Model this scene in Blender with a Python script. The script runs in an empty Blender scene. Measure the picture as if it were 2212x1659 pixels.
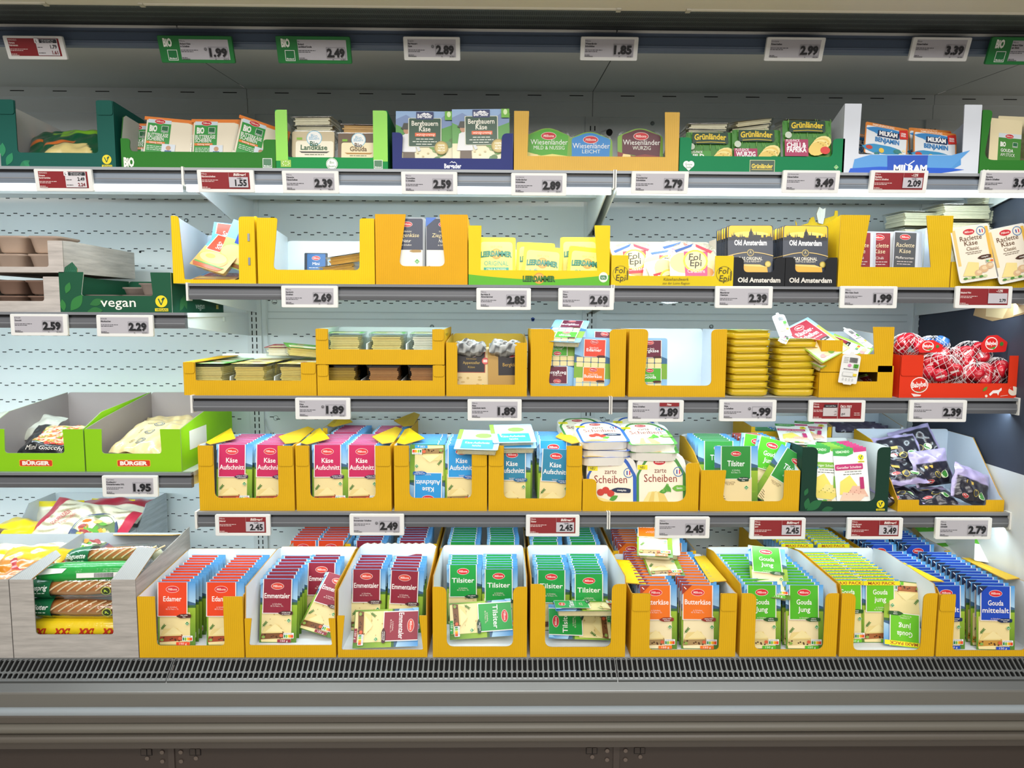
import bpy, math, random
from mathutils import Vector, Matrix, Euler
random.seed(7)
R = math.radians
sc = bpy.context.scene
COL = sc.collection

# ------------------------------------------------------------------ camera
CAM = Vector((0.9235, -2.1583, 1.5))
F = 1560.0
_p, _w, _r = R(5.678), R(0.784), R(0.281)
_fw = Vector((math.sin(_w) * math.cos(_p), math.cos(_w) * math.cos(_p), -math.sin(_p)))
_ri = Vector((math.cos(_w), -math.sin(_w), 0))
_up = _ri.cross(_fw)
RI = _ri * math.cos(_r) + _up * math.sin(_r)
UP = -_ri * math.sin(_r) + _up * math.cos(_r)
FW = _fw
cd = bpy.data.cameras.new('camera')
cd.sensor_width = 36.0
cd.lens = F / 2212 * 36.0
cd.clip_start = 0.05
cam = bpy.data.objects.new('camera', cd)
m = Matrix((RI, UP, -FW)).transposed().to_4x4()
m.translation = CAM
cam.matrix_world = m
COL.objects.link(cam)
sc.camera = cam

# ------------------------------------------------------------------ light
sc.view_settings.view_transform = 'Standard'
sc.view_settings.look = 'None'
sc.view_settings.exposure = 0.0
sc.view_settings.gamma = 1.0
sc.view_settings.use_curve_mapping = False
wd = bpy.data.worlds.new('store')
sc.world = wd
wd.use_nodes = True
wd.node_tree.nodes['Background'].inputs[0].default_value = (1.0, 0.90, 0.84, 1)
wd.node_tree.nodes['Background'].inputs[1].default_value = 0.20


def area(name, loc, rot, sx, sy, power, color, spread=180):
    d = bpy.data.lights.new(name, 'AREA')
    d.shape = 'RECTANGLE'
    d.size, d.size_y = sx, sy
    d.energy, d.color = power, color
    d.spread = R(spread)
    o = bpy.data.objects.new(name, d)
    o.location, o.rotation_euler = loc, rot
    COL.objects.link(o)
    return o


# rows of store ceiling lamps over the aisle
WARM = (1.0, 0.965, 0.92)
area('aisle_lamp', (0.9, -1.6, 3.3), (R(22), 0, 0), 5.0, 0.5, 46, WARM)
area('aisle_lamp', (0.9, -3.6, 3.3), (R(38), 0, 0), 6.0, 0.6, 100, WARM)
area('aisle_lamp', (0.9, -6.5, 3.3), (R(55), 0, 0), 7.0, 0.8, 150, WARM)
# top shelf LED line first; the rows below get added fill lights
LED = (0.77, 0.93, 1.0)
area('shelf_led_or_fill', (0.6, 0.035, 1.868), (R(28), 0, 0), 3.7, 0.03, 8, LED)
area('shelf_led_or_fill', (1.25, 0.04, 1.535), (R(30), 0, 0), 2.5, 0.03, 4.2, LED)
area('shelf_led_or_fill', (-0.62, 0.04, 1.445), (R(30), 0, 0), 1.2, 0.03, 4.2, LED)
area('shelf_led_or_fill', (1.25, 0.04, 1.20), (R(30), 0, 0), 2.5, 0.03, 5.0, LED)
area('shelf_led_or_fill', (-0.62, 0.04, 0.96), (R(30), 0, 0), 1.2, 0.03, 4.4, LED)
area('shelf_led_or_fill', (1.25, 0.03, 0.84), (R(15), 0, 0), 2.5, 0.03, 3.4, LED)

# ------------------------------------------------------------------ pixel ray helper (camera solve -> real points)


def at(px, py, y):
    d = RI * ((px - 1106) / F) - UP * ((py - 829.5) / F) + FW
    t = (y - CAM.y) / d.y
    return CAM + d * t


def PY(x, y, z):
    d = Vector((x, y, z)) - CAM
    return 829.5 - F * d.dot(UP) / d.dot(FW)


def X(px, y, z):
    d = RI * ((px - 1106) / F) + FW
    # solve on the plane y, height z:  (d - UP*v).z relation, two fixed point steps
    py = 829.5
    for _ in range(4):
        p = at(px, py, y)
        py = PY(p.x, y, z)
    return at(px, py, y).x


def Zat(py, y, x=0.95):
    px = 1106
    for _ in range(4):
        p = at(px, py, y)
        d = Vector((x, y, p.z)) - CAM
        px = 1106 + F * d.dot(RI) / d.dot(FW)
    return at(px, py, y).z


# ------------------------------------------------------------------ colours and materials
_lin = {}


def lin(c):
    if isinstance(c, tuple):
        return c
    if c not in _lin:
        v = [int(c[i:i + 2], 16) / 255 for i in (1, 3, 5)]
        _lin[c] = tuple((x / 12.92 if x <= 0.04045 else ((x + 0.055) / 1.055) ** 2.4) for x in v) + (1.0,)
    return _lin[c]


MAT = {}


def newmat(name):
    m = bpy.data.materials.new(name)
    m.use_nodes = True
    nt = m.node_tree
    b = nt.nodes['Principled BSDF']
    MAT[name] = m
    return m, nt, b


def node(nt, t, **kw):
    n = nt.nodes.new(t)
    for k, v in kw.items():
        setattr(n, k, v)
    return n


def attr_mat(name, rough=0.5, coat=0.0, metal=0.0, noise=0.06, nscale=30, bump=0.0, bscale=200, spec=0.5, alpha=1.0, coat_rough=0.1):
    """surface colour from the 'col' attribute, broken up with a little noise"""
    m, nt, b = newmat(name)
    L = nt.links.new
    a = node(nt, 'ShaderNodeAttribute', attribute_name='col')
    tc = node(nt, 'ShaderNodeTexCoord')
    n = node(nt, 'ShaderNodeTexNoise')
    n.inputs['Scale'].default_value = nscale
    L(tc.outputs['Object'], n.inputs['Vector'])
    mr = node(nt, 'ShaderNodeMapRange')
    mr.inputs['To Min'].default_value = 1 - noise
    mr.inputs['To Max'].default_value = 1 + noise
    L(n.outputs['Fac'], mr.inputs['Value'])
    mx = node(nt, 'ShaderNodeMix', data_type='RGBA', blend_type='MULTIPLY')
    mx.inputs[0].default_value = 1
    L(a.outputs['Color'], mx.inputs[6])
    L(mr.outputs['Result'], mx.inputs[7])
    L(mx.outputs[2], b.inputs['Base Color'])
    b.inputs['Roughness'].default_value = rough
    b.inputs['Metallic'].default_value = metal
    b.inputs['Coat Weight'].default_value = coat
    b.inputs['Coat Roughness'].default_value = coat_rough
    b.inputs['Specular IOR Level'].default_value = spec
    if bump:
        n2 = node(nt, 'ShaderNodeTexNoise')
        n2.inputs['Scale'].default_value = bscale
        L(tc.outputs['Object'], n2.inputs['Vector'])
        bp = node(nt, 'ShaderNodeBump')
        bp.inputs['Strength'].default_value = bump
        bp.inputs['Distance'].default_value = 0.002
        L(n2.outputs['Fac'], bp.inputs['Height'])
        L(bp.outputs['Normal'], b.inputs['Normal'])
        if coat:
            L(bp.outputs['Normal'], b.inputs['Coat Normal'])
    return m


attr_mat('print', rough=0.45, coat=0.25, noise=0.02, coat_rough=0.15)
attr_mat('foil', rough=0.28, coat=0.5, noise=0.05, nscale=60, bump=0.55, bscale=55, coat_rough=0.08)
attr_mat('plastic', rough=0.38, noise=0.02)
attr_mat('food', rough=0.5, coat=0.3, noise=0.10, nscale=70, bump=0.15, bscale=150)
attr_mat('paint', rough=0.42, noise=0.03, nscale=6)
attr_mat('carton_plain', rough=0.62, noise=0.04, nscale=12, spec=0.3)
attr_mat('metal', rough=0.34, metal=0.75, noise=0.06, nscale=4)
attr_mat('dark', rough=0.8, noise=0.05)
attr_mat('slate', rough=0.6, noise=0.45, nscale=5, bump=0.2, bscale=40)

# corrugated carton: fine vertical flutes
m, nt, b = newmat('carton')
L = nt.links.new
a = node(nt, 'ShaderNodeAttribute', attribute_name='col')
tc = node(nt, 'ShaderNodeTexCoord')
sp = node(nt, 'ShaderNodeSeparateXYZ')
L(tc.outputs['Object'], sp.inputs[0])
ad = node(nt, 'ShaderNodeMath', operation='ADD')
L(sp.outputs[0], ad.inputs[0])
L(sp.outputs[1], ad.inputs[1])
mu = node(nt, 'ShaderNodeMath', operation='MULTIPLY')
mu.inputs[1].default_value = 2 * math.pi / 0.0056
L(ad.outputs[0], mu.inputs[0])
si = node(nt, 'ShaderNodeMath', operation='SINE')
L(mu.outputs[0], si.inputs[0])
ns = node(nt, 'ShaderNodeTexNoise')
ns.inputs['Scale'].default_value = 14
L(tc.outputs['Object'], ns.inputs['Vector'])
ma = node(nt, 'ShaderNodeMath', operation='MULTIPLY_ADD')
ma.inputs[1].default_value = 0.045
ma.inputs[2].default_value = 0.955
L(si.outputs[0], ma.inputs[0])
mb = node(nt, 'ShaderNodeMath', operation='MULTIPLY_ADD')
mb.inputs[1].default_value = 0.12
mb.inputs[2].default_value = -0.06
L(ns.outputs['Fac'], mb.inputs[0])
mc = node(nt, 'ShaderNodeMath', operation='ADD')
L(ma.outputs[0], mc.inputs[0])
L(mb.outputs[0], mc.inputs[1])
mx = node(nt, 'ShaderNodeMix', data_type='RGBA', blend_type='MULTIPLY')
mx.inputs[0].default_value = 1
L(a.outputs['Color'], mx.inputs[6])
L(mc.outputs[0], mx.inputs[7])
L(mx.outputs[2], b.inputs['Base Color'])
bp = node(nt, 'ShaderNodeBump')
bp.inputs['Strength'].default_value = 0.25
bp.inputs['Distance'].default_value = 0.001
L(si.outputs[0], bp.inputs['Height'])
L(bp.outputs['Normal'], b.inputs['Normal'])
b.inputs['Roughness'].default_value = 0.6
b.inputs['Specular IOR Level'].default_value = 0.3

# whitewashed-wood printed carton
m, nt, b = newmat('wood_print')
L = nt.links.new
a = node(nt, 'ShaderNodeAttribute', attribute_name='col')
tc = node(nt, 'ShaderNodeTexCoord')
mp = node(nt, 'ShaderNodeMapping')
mp.inputs['Scale'].default_value = (2.5, 2.5, 34)
L(tc.outputs['Object'], mp.inputs['Vector'])
ns = node(nt, 'ShaderNodeTexNoise')
ns.inputs['Scale'].default_value = 2.2
ns.inputs['Detail'].default_value = 6
ns.inputs['Roughness'].default_value = 0.7
L(mp.outputs[0], ns.inputs['Vector'])
mr = node(nt, 'ShaderNodeMapRange')
mr.inputs['From Min'].default_value = 0.3
mr.inputs['From Max'].default_value = 0.75
mr.inputs['To Min'].default_value = 0.62
mr.inputs['To Max'].default_value = 1.1
L(ns.outputs['Fac'], mr.inputs['Value'])
mx = node(nt, 'ShaderNodeMix', data_type='RGBA', blend_type='MULTIPLY')
mx.inputs[0].default_value = 1
L(a.outputs['Color'], mx.inputs[6])
L(mr.outputs[0], mx.inputs[7])
L(mx.outputs[2], b.inputs['Base Color'])
b.inputs['Roughness'].default_value = 0.55


def clear_mat(name, tint, lo, hi, rough=0.08, bump=0.0, bscale=60, body=0.0):
    """thin clear plastic: mostly see-through, glossy towards grazing angles"""
    m = bpy.data.materials.new(name)
    m.use_nodes = True
    MAT[name] = m
    nt = m.node_tree
    nt.nodes.remove(nt.nodes['Principled BSDF'])
    out = nt.nodes['Material Output']
    L = nt.links.new
    t = node(nt, 'ShaderNodeBsdfTransparent')
    t.inputs[0].default_value = tint
    g = node(nt, 'ShaderNodeBsdfGlossy')
    g.inputs['Roughness'].default_value = rough
    lw = node(nt, 'ShaderNodeLayerWeight')
    lw.inputs[0].default_value = 0.35
    mr = node(nt, 'ShaderNodeMapRange')
    mr.inputs['To Min'].default_value = lo
    mr.inputs['To Max'].default_value = hi
    L(lw.outputs['Facing'], mr.inputs['Value'])
    tc = node(nt, 'ShaderNodeTexCoord')
    n2 = node(nt, 'ShaderNodeTexNoise')
    n2.inputs['Scale'].default_value = bscale
    L(tc.outputs['Object'], n2.inputs['Vector'])
    bp = node(nt, 'ShaderNodeBump')
    bp.inputs['Strength'].default_value = bump
    bp.inputs['Distance'].default_value = 0.003
    L(n2.outputs['Fac'], bp.inputs['Height'])
    L(bp.outputs['Normal'], g.inputs['Normal'])
    mx = node(nt, 'ShaderNodeMixShader')
    L(mr.outputs[0], mx.inputs[0])
    L(t.outputs[0], mx.inputs[1])
    L(g.outputs[0], mx.inputs[2])
    if body:
        d = node(nt, 'ShaderNodeBsdfDiffuse')
        d.inputs[0].default_value = tint
        m2 = node(nt, 'ShaderNodeMixShader')
        m2.inputs[0].default_value = body
        L(mx.outputs[0], m2.inputs[1])
        L(d.outputs[0], m2.inputs[2])
        L(m2.outputs[0], out.inputs[0])
    else:
        L(mx.outputs[0], out.inputs[0])
    return m


clear_mat('clear', (0.93, 0.96, 0.97, 1), 0.05, 0.6, 0.1, 0.3, 40)
clear_mat('film', (0.97, 0.98, 0.98, 1), 0.06, 0.55, 0.12, 0.9, 45)
clear_mat('clear_yellow', (0.95, 0.80, 0.05, 1), 0.06, 0.4, 0.15, 0.3, 40, body=0.45)

m, nt, b = newmat('led')
b.inputs['Base Color'].default_value = (1, 1, 1, 1)
b.inputs['Emission Color'].default_value = (0.93, 1.0, 0.97, 1)
b.inputs['Emission Strength'].default_value = 1.1

# honeycomb air outlet
m, nt, b = newmat('honeycomb')
L = nt.links.new
tc = node(nt, 'ShaderNodeTexCoord')
vo = node(nt, 'ShaderNodeTexVoronoi')
vo.feature = 'DISTANCE_TO_EDGE'
vo.inputs['Scale'].default_value = 170
vo.inputs['Randomness'].default_value = 0.12
L(tc.outputs['Object'], vo.inputs['Vector'])
cr = node(nt, 'ShaderNodeMapRange')
cr.inputs['From Max'].default_value = 0.22
cr.inputs['To Min'].default_value = 1
cr.inputs['To Max'].default_value = 0
L(vo.outputs['Distance'], cr.inputs['Value'])
mx = node(nt, 'ShaderNodeMix', data_type='RGBA')
mx.inputs[6].default_value = lin('#161b1b')
mx.inputs[7].default_value = lin('#565e5b')
L(cr.outputs[0], mx.inputs[0])
L(mx.outputs[2], b.inputs['Base Color'])
b.inputs['Roughness'].default_value = 0.6


# ------------------------------------------------------------------ mesh builder
class M:
    def __init__(s):
        s.v, s.f, s.c, s.mi, s.mats, s.sm = [], [], [], [], [], []

    def _m(s, mat):
        if mat not in s.mats:
            s.mats.append(mat)
        return s.mats.index(mat)

    def face(s, pts, col, mat='print', smooth=False):
        """col: one colour, or one per point"""
        i = len(s.v)
        s.v += [tuple(p) for p in pts]
        if isinstance(col, list):
            s.c += [lin(c) for c in col]
        else:
            s.c += [lin(col)] * len(pts)
        s.f.append(tuple(range(i, i + len(pts))))
        s.mi.append(s._m(mat))
        s.sm.append(smooth)

    def mesh_(s, vs, fs, col, mat, smooth=True):
        i = len(s.v)
        s.v += [tuple(p) for p in vs]
        if isinstance(col, list):
            s.c += [lin(c) for c in col]
        else:
            s.c += [lin(col)] * len(vs)
        k = s._m(mat)
        for f in fs:
            s.f.append(tuple(i + j for j in f))
            s.mi.append(k)
            s.sm.append(smooth)

    def box(s, x0, y0, z0, x1, y1, z1, col, mat='plastic'):
        p = [(x, y, z) for z in (z0, z1) for y in (y0, y1) for x in (x0, x1)]
        for f in ((0, 1, 5, 4), (1, 3, 7, 5), (3, 2, 6, 7), (2, 0, 4, 6), (4, 5, 7, 6), (2, 3, 1, 0)):
            s.face([p[i] for i in f], col, mat)

    def prism(s, poly, fn0, fn1, c0, c1=None, ce=None, mat='carton', mat1=None, mate=None):
        """poly: 2-D outline (counter-clockwise seen from side 0); fn0/fn1 map (u,v) to the two skins"""
        c1, ce = c1 or c0, ce or c0
        a = [fn0(u, v) for u, v in poly]
        b = [fn1(u, v) for u, v in poly]
        s.face(a, c0, mat)
        s.face(b[::-1], c1, mat1 or mat)
        n = len(poly)
        for i in range(n):
            j = (i + 1) % n
            s.face([a[j], a[i], b[i], b[j]], ce, mate or mat)

    def loft(s, rings, col, mat, cap0=True, cap1=True, smooth=True, closed=True):
        n = len(rings[0])
        vs = [p for r in rings for p in r]
        fs = []
        for k in range(len(rings) - 1):
            for i in range(n if closed else n - 1):
                j = (i + 1) % n
                fs.append((k * n + i, k * n + j, (k + 1) * n + j, (k + 1) * n + i))
        s.mesh_(vs, fs, col, mat, smooth)
        if cap0:
            s.face(rings[0][::-1], col if not isinstance(col, list) else col[0], mat)
        if cap1:
            s.face(rings[-1], col if not isinstance(col, list) else col[-1], mat)

    def tube(s, pts, rad, col, mat='plastic', n=6):
        rings = []
        for i, p in enumerate(pts):
            p = Vector(p)
            d = (Vector(pts[min(i + 1, len(pts) - 1)]) - Vector(pts[max(i - 1, 0)])).normalized()
            u = d.orthogonal().normalized() if i == 0 else (u - d * u.dot(d)).normalized()
            w = d.cross(u)
            rings.append([tuple(p + (u * math.cos(2 * math.pi * k / n) + w * math.sin(2 * math.pi * k / n)) * rad) for k in range(n)])
        s.loft(rings, col, mat)

    def build(s, name, parent=None, loc=None):
        me = bpy.data.meshes.new(name)
        me.from_pydata(s.v, [], s.f)
        at_ = me.attributes.new('col', 'FLOAT_COLOR', 'POINT')
        at_.data.foreach_set('color', [x for c in s.c for x in c])
        for mname in s.mats:
            me.materials.append(MAT[mname])
        me.polygons.foreach_set('material_index', s.mi)
        me.polygons.foreach_set('use_smooth', s.sm)
        me.update()
        return link(name, me, parent, loc)

    def merge(s, o):
        i = len(s.v)
        s.v += o.v
        s.c += o.c
        s.sm += o.sm
        mp = [s._m(x) for x in o.mats]
        s.f += [tuple(i + j for j in f) for f in o.f]
        s.mi += [mp[k] for k in o.mi]
        return s


def link(name, me, parent=None, loc=None, rot=None):
    o = bpy.data.objects.new(name, me)
    COL.objects.link(o)
    if parent is not None:
        o.parent = parent
    if loc is not None:
        o.location = loc
    if rot is not None:
        o.rotation_euler = rot
    return o


def tag(o, label=None, cat=None, group=None, kind=None):
    for k, v in (('label', label), ('category', cat), ('group', group), ('kind', kind)):
        if v:
            o[k] = v
    return o


def thing(name, label, cat, loc=(0, 0, 0), rot=(0, 0, 0), group=None):
    o = link(name, None, None, loc, rot)
    o.empty_display_size = 0.02
    return tag(o, label, cat, group)


# ------------------------------------------------------------------ outlines
def fillet(poly, rad, n=4):
    """round the corners of a 2-D outline; rad is one number or one per corner"""
    out = []
    N = len(poly)
    for i, p in enumerate(poly):
        r = rad[i] if isinstance(rad, (list, tuple)) else rad
        if not r:
            out.append(p)
            continue
        P, A, B = Vector(p), Vector(poly[i - 1]), Vector(poly[(i + 1) % N])
        a, b = A - P, B - P
        la, lb = a.length, b.length
        if la < 1e-6 or lb < 1e-6:
            out.append(p)
            continue
        a, b = a / la, b / lb
        ang = math.acos(max(-1, min(1, a.dot(b))))
        t = min(r / max(math.tan(ang / 2), 0.2), la * 0.49, lb * 0.49)
        p0, p1 = P + a * t, P + b * t
        for k in range(n + 1):
            f = k / n
            q = p0 * (1 - f) ** 2 + P * (2 * f * (1 - f)) + p1 * f ** 2
            out.append((q.x, q.y))
    return out


def rrect(x0, y0, x1, y1, r, n=4):
    return fillet([(x0, y0), (x1, y0), (x1, y1), (x0, y1)], r, n)


# ------------------------------------------------------------------ lettering
_txt = {}
_cu = bpy.data.curves.new('lettering', 'FONT')
_to = bpy.data.objects.new('lettering', _cu)


def glyphs(s, bold):
    k = (s, bold)
    if k not in _txt:
        _cu.body = s
        _cu.size = 1.0
        _cu.resolution_u = 2
        _cu.offset = bold
        _cu.fill_mode = 'FRONT'
        me = bpy.data.meshes.new_from_object(_to)
        vs = [(v.co.x, v.co.y) for v in me.vertices]
        fs = [tuple(p.vertices) for p in me.polygons]
        # fonts come out facing +z; keep winding
        bpy.data.meshes.remove(me)
        if not vs:
            vs, fs = [(0, 0)], []
        x0, x1 = min(v[0] for v in vs), max(v[0] for v in vs)
        _txt[k] = ([(v[0] - x0, v[1]) for v in vs], fs, max(x1 - x0, 1e-4))
    return _txt[k]


class Art:
    """flat print: layered outlines on a face that looks along -y; u to the right, v up (metres)"""
    STEP = 0.00012

    def __init__(s, mat='print', y=0.0, mesh=None, fn=None):
        s.m = mesh or M()
        s.mat, s.y, s.n = mat, y, 0
        s.fn = fn

    def P(s, u, v):
        d = s.y - s.STEP * s.n
        return s.fn(u, v, d) if s.fn else (u, d, v)

    def poly(s, pts, col):
        s.n += 1
        s.m.face([s.P(u, v) for u, v in pts], col, s.mat)

    def rect(s, u0, v0, u1, v1, c, c2=None):
        s.poly([(u0, v0), (u1, v0), (u1, v1), (u0, v1)], c if c2 is None else [c, c, c2, c2])

    def rr(s, u0, v0, u1, v1, r, c):
        s.poly(rrect(u0, v0, u1, v1, r), c)

    def ell(s, u, v, ru, rv, c, n=18, rot=0):
        ca, sa = math.cos(rot), math.sin(rot)
        s.poly([(u + ru * math.cos(t) * ca - rv * math.sin(t) * sa, v + ru * math.cos(t) * sa + rv * math.sin(t) * ca)
                for t in (2 * math.pi * k / n for k in range(n))], c)

    def ring(s, u, v, r, w, c, n=24):
        s.n += 1
        for k in range(n):
            t0, t1 = 2 * math.pi * k / n, 2 * math.pi * (k + 1) / n
            s.m.face([s.P(u + q * math.cos(t), v + q * math.sin(t)) for q, t in ((r - w, t0), (r, t0), (r, t1), (r - w, t1))], c, s.mat)

    def line(s, u0, v0, u1, v1, w, c):
        d = Vector((u1 - u0, v1 - v0))
        if d.length < 1e-7:
            return
        q = Vector((-d.y, d.x)).normalized() * w / 2
        s.poly([(u0 - q.x, v0 - q.y), (u1 - q.x, v1 - q.y), (u1 + q.x, v1 + q.y), (u0 + q.x, v0 + q.y)], c)

    def text(s, t, u, v, h, c, al='c', w=None, bold=0.0, sx=0.85, shear=0.0, rot=0.0, arc=0.0):
        """h: cap height; v: baseline; w: fit to this width"""
        vs, fs, W = glyphs(t, bold)
        k = h / 0.70
        kx = k * sx if w is None else w / W
        wid = W * kx
        off = {'c': -wid / 2, 'l': 0, 'r': -wid}[al]
        s.n += 1
        ca, sa = math.cos(rot), math.sin(rot)
        pts = []
        for x, y in vs:
            a, b = x * kx + off + y * k * shear, y * k
            if arc:
                b += arc * (1 - (2 * a / max(wid, 1e-6)) ** 2)
            pts.append(s.P(u + a * ca - b * sa, v + a * sa + b * ca))
        s.m.mesh_(pts, fs, c, s.mat, False)

    def small(s, u0, u1, v, h, c, seed=0):
        """a line of print too small to read: word-long dashes"""
        rnd = random.Random(seed + int(u0 * 1e4) + int(v * 1e4))
        s.n += 1
        x = u0
        while x < u1 - h:
            w = min(rnd.uniform(1.5, 5) * h, u1 - x)
            s.m.face([s.P(x, v), s.P(x + w, v), s.P(x + w, v + h * .8), s.P(x, v + h * .8)], c, s.mat)
            x += w + h * 0.7
# ================================================================== THE FRIDGE
Z1, Z2, Z3, Z4 = 1.912, 1.580, 1.247, 0.892      # shelf tops of the two right bays
ZL2, ZL3 = 1.494, 1.013                           # shelf tops of the bay on the left
ZD = 0.522                                        # deck
YB = 0.560                                        # back wall
WHITE = '#dde5e6'

# ---- back wall with punched slots, one panel per bay plus posts between
w = M()
XS = (-1.25, 0.0, 1.25, 2.5, 3.4)
for a, b_ in zip(XS, XS[1:]):
    w.face([(a, YB, 0.45), (b_, YB, 0.45), (b_, YB, 2.21), (a, YB, 2.21)], WHITE, 'paint')
    w.box(a, YB - 0.006, 2.21, b_ - 0.002, YB + 0.03, 2.262, WHITE, 'paint')
    w.box(a, YB - 0.012, 2.262, b_ - 0.002, YB + 0.03, 2.30, WHITE, 'paint')
    # long slots of the upper duct
    for k in range(8):
        x = a + 0.10 + k * 0.152
        if x + .05 < b_ - .03:
            w.face([(x, YB - 0.0125, 2.281), (x + .05, YB - 0.0125, 2.281), (x + .05, YB - 0.0125, 2.284), (x, YB - 0.0125, 2.284)], '#15181a', 'dark')
    z = 0.60
    while z < 2.03:
        plain = any(abs(z - q) < 0.035 for q in (0.96, 1.45, 1.14)) and a >= 0
        for k in range(25):
            x = a + 0.045 + k * 0.048
            if a >= 0 and k in (1, 22, 23):
                continue
            for dx, dz in ((0, 0), (0.024, -0.0085)):
                if plain or x + dx + 0.015 > b_ - 0.045:
                    continue
                w.face([(x + dx, YB - .0006, z + dz), (x + dx + .0145, YB - .0006, z + dz), (x + dx + .0145, YB - .0006, z + dz + .0032), (x + dx, YB - .0006, z + dz + .0032)], '#14201f', 'dark')
        z += 0.0625
    # seam grooves of the sheet panels
    for zz in ((1.495, 1.47, 1.03) if a >= 0 else (2.10,)):
        w.box(a + .05, YB - 0.004, zz, b_ - .05, YB, zz + .004, '#c3cccd', 'paint')
for px_, py_, r_ in ((303, 544, .0045), (375, 544, .0045)):
    c_ = at(px_, py_, YB)
    w.face([(c_.x + r_ * math.cos(t), YB - .0008, c_.z + r_ * math.sin(t)) for t in (2 * math.pi * k / 12 for k in range(12))], '#0c1012', 'dark')
for px_, py_ in ((593, 652), (596, 903), (1303, 906)):
    c_ = at(px_, py_, YB)
    for k in range(20):
        t0, t1 = 2 * math.pi * k / 20, 2 * math.pi * (k + 1) / 20
        w.face([(c_.x + r_ * math.cos(t), YB - .0008, c_.z + r_ * math.sin(t)) for r_, t in ((.0085, t0), (.0098, t0), (.0098, t1), (.0085, t1))], '#4a5456', 'dark')
wall = tag(w.build('wall_back'), 'white sheet metal back wall of the fridge with rows of punched slots', 'wall', kind='structure')
for x in (0.0, 1.25, 2.5):
    p = M()
    p.box(x - .026, YB - .010, 0.5, x + .026, YB, 2.21, '#d3dadb', 'paint')
    z = 0.56
    while z < 2.18:
        for dx in (-.010, .006):
            p.face([(x + dx, YB - .0105, z), (x + dx + .004, YB - .0105, z), (x + dx + .004, YB - .0105, z + .017), (x + dx, YB - .0105, z + .017)], '#10181a', 'dark')
        z += 0.025
    o = p.build('trim_1')
    tag(o, 'white slotted upright post of the fridge back wall', 'post', kind='structure')
for x, z in ((.33, 2.185), (1.47, 2.19), (.66, 1.445), (-.24, 1.83), (1.71, 1.45), (.61, 2.185)):
    s_ = M()
    s_.loft([[(x + r * math.cos(t), YB - d, z + r * math.sin(t)) for t in (2 * math.pi * k / 12 for k in range(12))][::-1] for r, d in ((.0075, 0), (.0075, .003), (.004, .004))], '#8e9798', 'metal')
    tag(s_.build('screw'), 'small screw head in the white back wall', 'screw', 'screws in the back wall')
# blue plug
s_ = M()
px_ = at(1151, 690, YB)
s_.loft([[(px_.x + r * math.cos(t), YB - d, px_.z + r * math.sin(t)) for t in (2 * math.pi * k / 14 for k in range(14))][::-1] for r, d in ((.0075, 0), (.0075, .003), (.006, .004))], '#12439a', 'plastic')
tag(s_.build('wall_plug'), 'blue round plug in the white back wall under the middle shelf', 'plug')

# pipe mouth in the back wall behind the pale yellow box
pm = thing('drain_pipe', 'white pipe with black mouth on the back wall behind the arched packs', 'pipe')
c_ = at(1312, 289, YB - .02)
q = M()
q.tube([(c_.x - .03, YB - .005, c_.z - .012), (c_.x - .016, YB - .02, c_.z - .003), (c_.x, YB - .03, c_.z)], .013, '#d5dadb', n=14)
q.build('pipe', pm)
q = M()
q.loft([[(c_.x + r_ * math.cos(t) + .004, YB - .045 + d_, c_.z + r_ * math.sin(t)) for t in (2 * math.pi * k / 16 for k in range(16))][::-1] for r_, d_ in ((.012, .012), (.0115, 0))], '#0b0c0d', 'dark', smooth=False)
q.build('pipe_mouth', pm)

# ---- inner ceiling
c = M()
for a, b_ in zip(XS, XS[1:]):
    c.face([(a, .02, 2.252), (a, YB, 2.297), (b_ - .003, YB, 2.297), (b_ - .003, .02, 2.252)], '#b9bdb8', 'paint')
    c.box(a, .0, 2.32, b_, YB + .02, 2.34, '#6a6f70', 'paint')
    c.face([(b_ - .003, .02, 2.253), (b_ - .003, YB, 2.298), (b_, YB, 2.298), (b_, .02, 2.253)], '#3d4242', 'dark')
tag(c.build('ceiling'), 'grey sheet metal inner ceiling of the fridge', 'ceiling', kind='structure')

# ---- canopy: honeycomb air outlet and beige front
h = M()
h.face([(-1.3, -.205, 2.2865), (-1.3, -.004, 2.312), (3.4, -.004, 2.312), (3.4, -.205, 2.2865)], '#8d948e', 'honeycomb')
tag(h.build('air_outlet'), 'grey honeycomb air outlet strip under the top of the fridge', 'air outlet')
t = thing('canopy', 'beige front edge of the fridge canopy with narrow lamp covers', 'canopy')
cv = M()
prof = [(-.203, 2.279), (-.199, 2.300), (-.26, 2.320), (-.40, 2.345), (-.40, 2.32), (-.245, 2.282), (-.216, 2.276)]
cv.prism(prof[::-1], lambda u, v: (-1.3, u, v), lambda u, v: (3.4, u, v), '#cfc9b4', mat='paint')
cv.build('fascia', t)
for a, b_ in ((-1.3, -.245), (.0, 1.22), (1.40, 3.3)):
    lm = M()
    ring = lambda x: [(x, -.216 + .008 * math.cos(q), 2.2795 + .005 * math.sin(q)) for q in (2 * math.pi * k / 10 for k in range(10))]
    lm.loft([ring(a), ring(b_)], '#cdc8b6', 'plastic')
    for e in (a, b_):
        lm.box(e - .006, -.225, 2.2735, e + .006, -.206, 2.287, '#b3ae9b', 'plastic')
    lm.build('lamp_cover', t)


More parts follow.
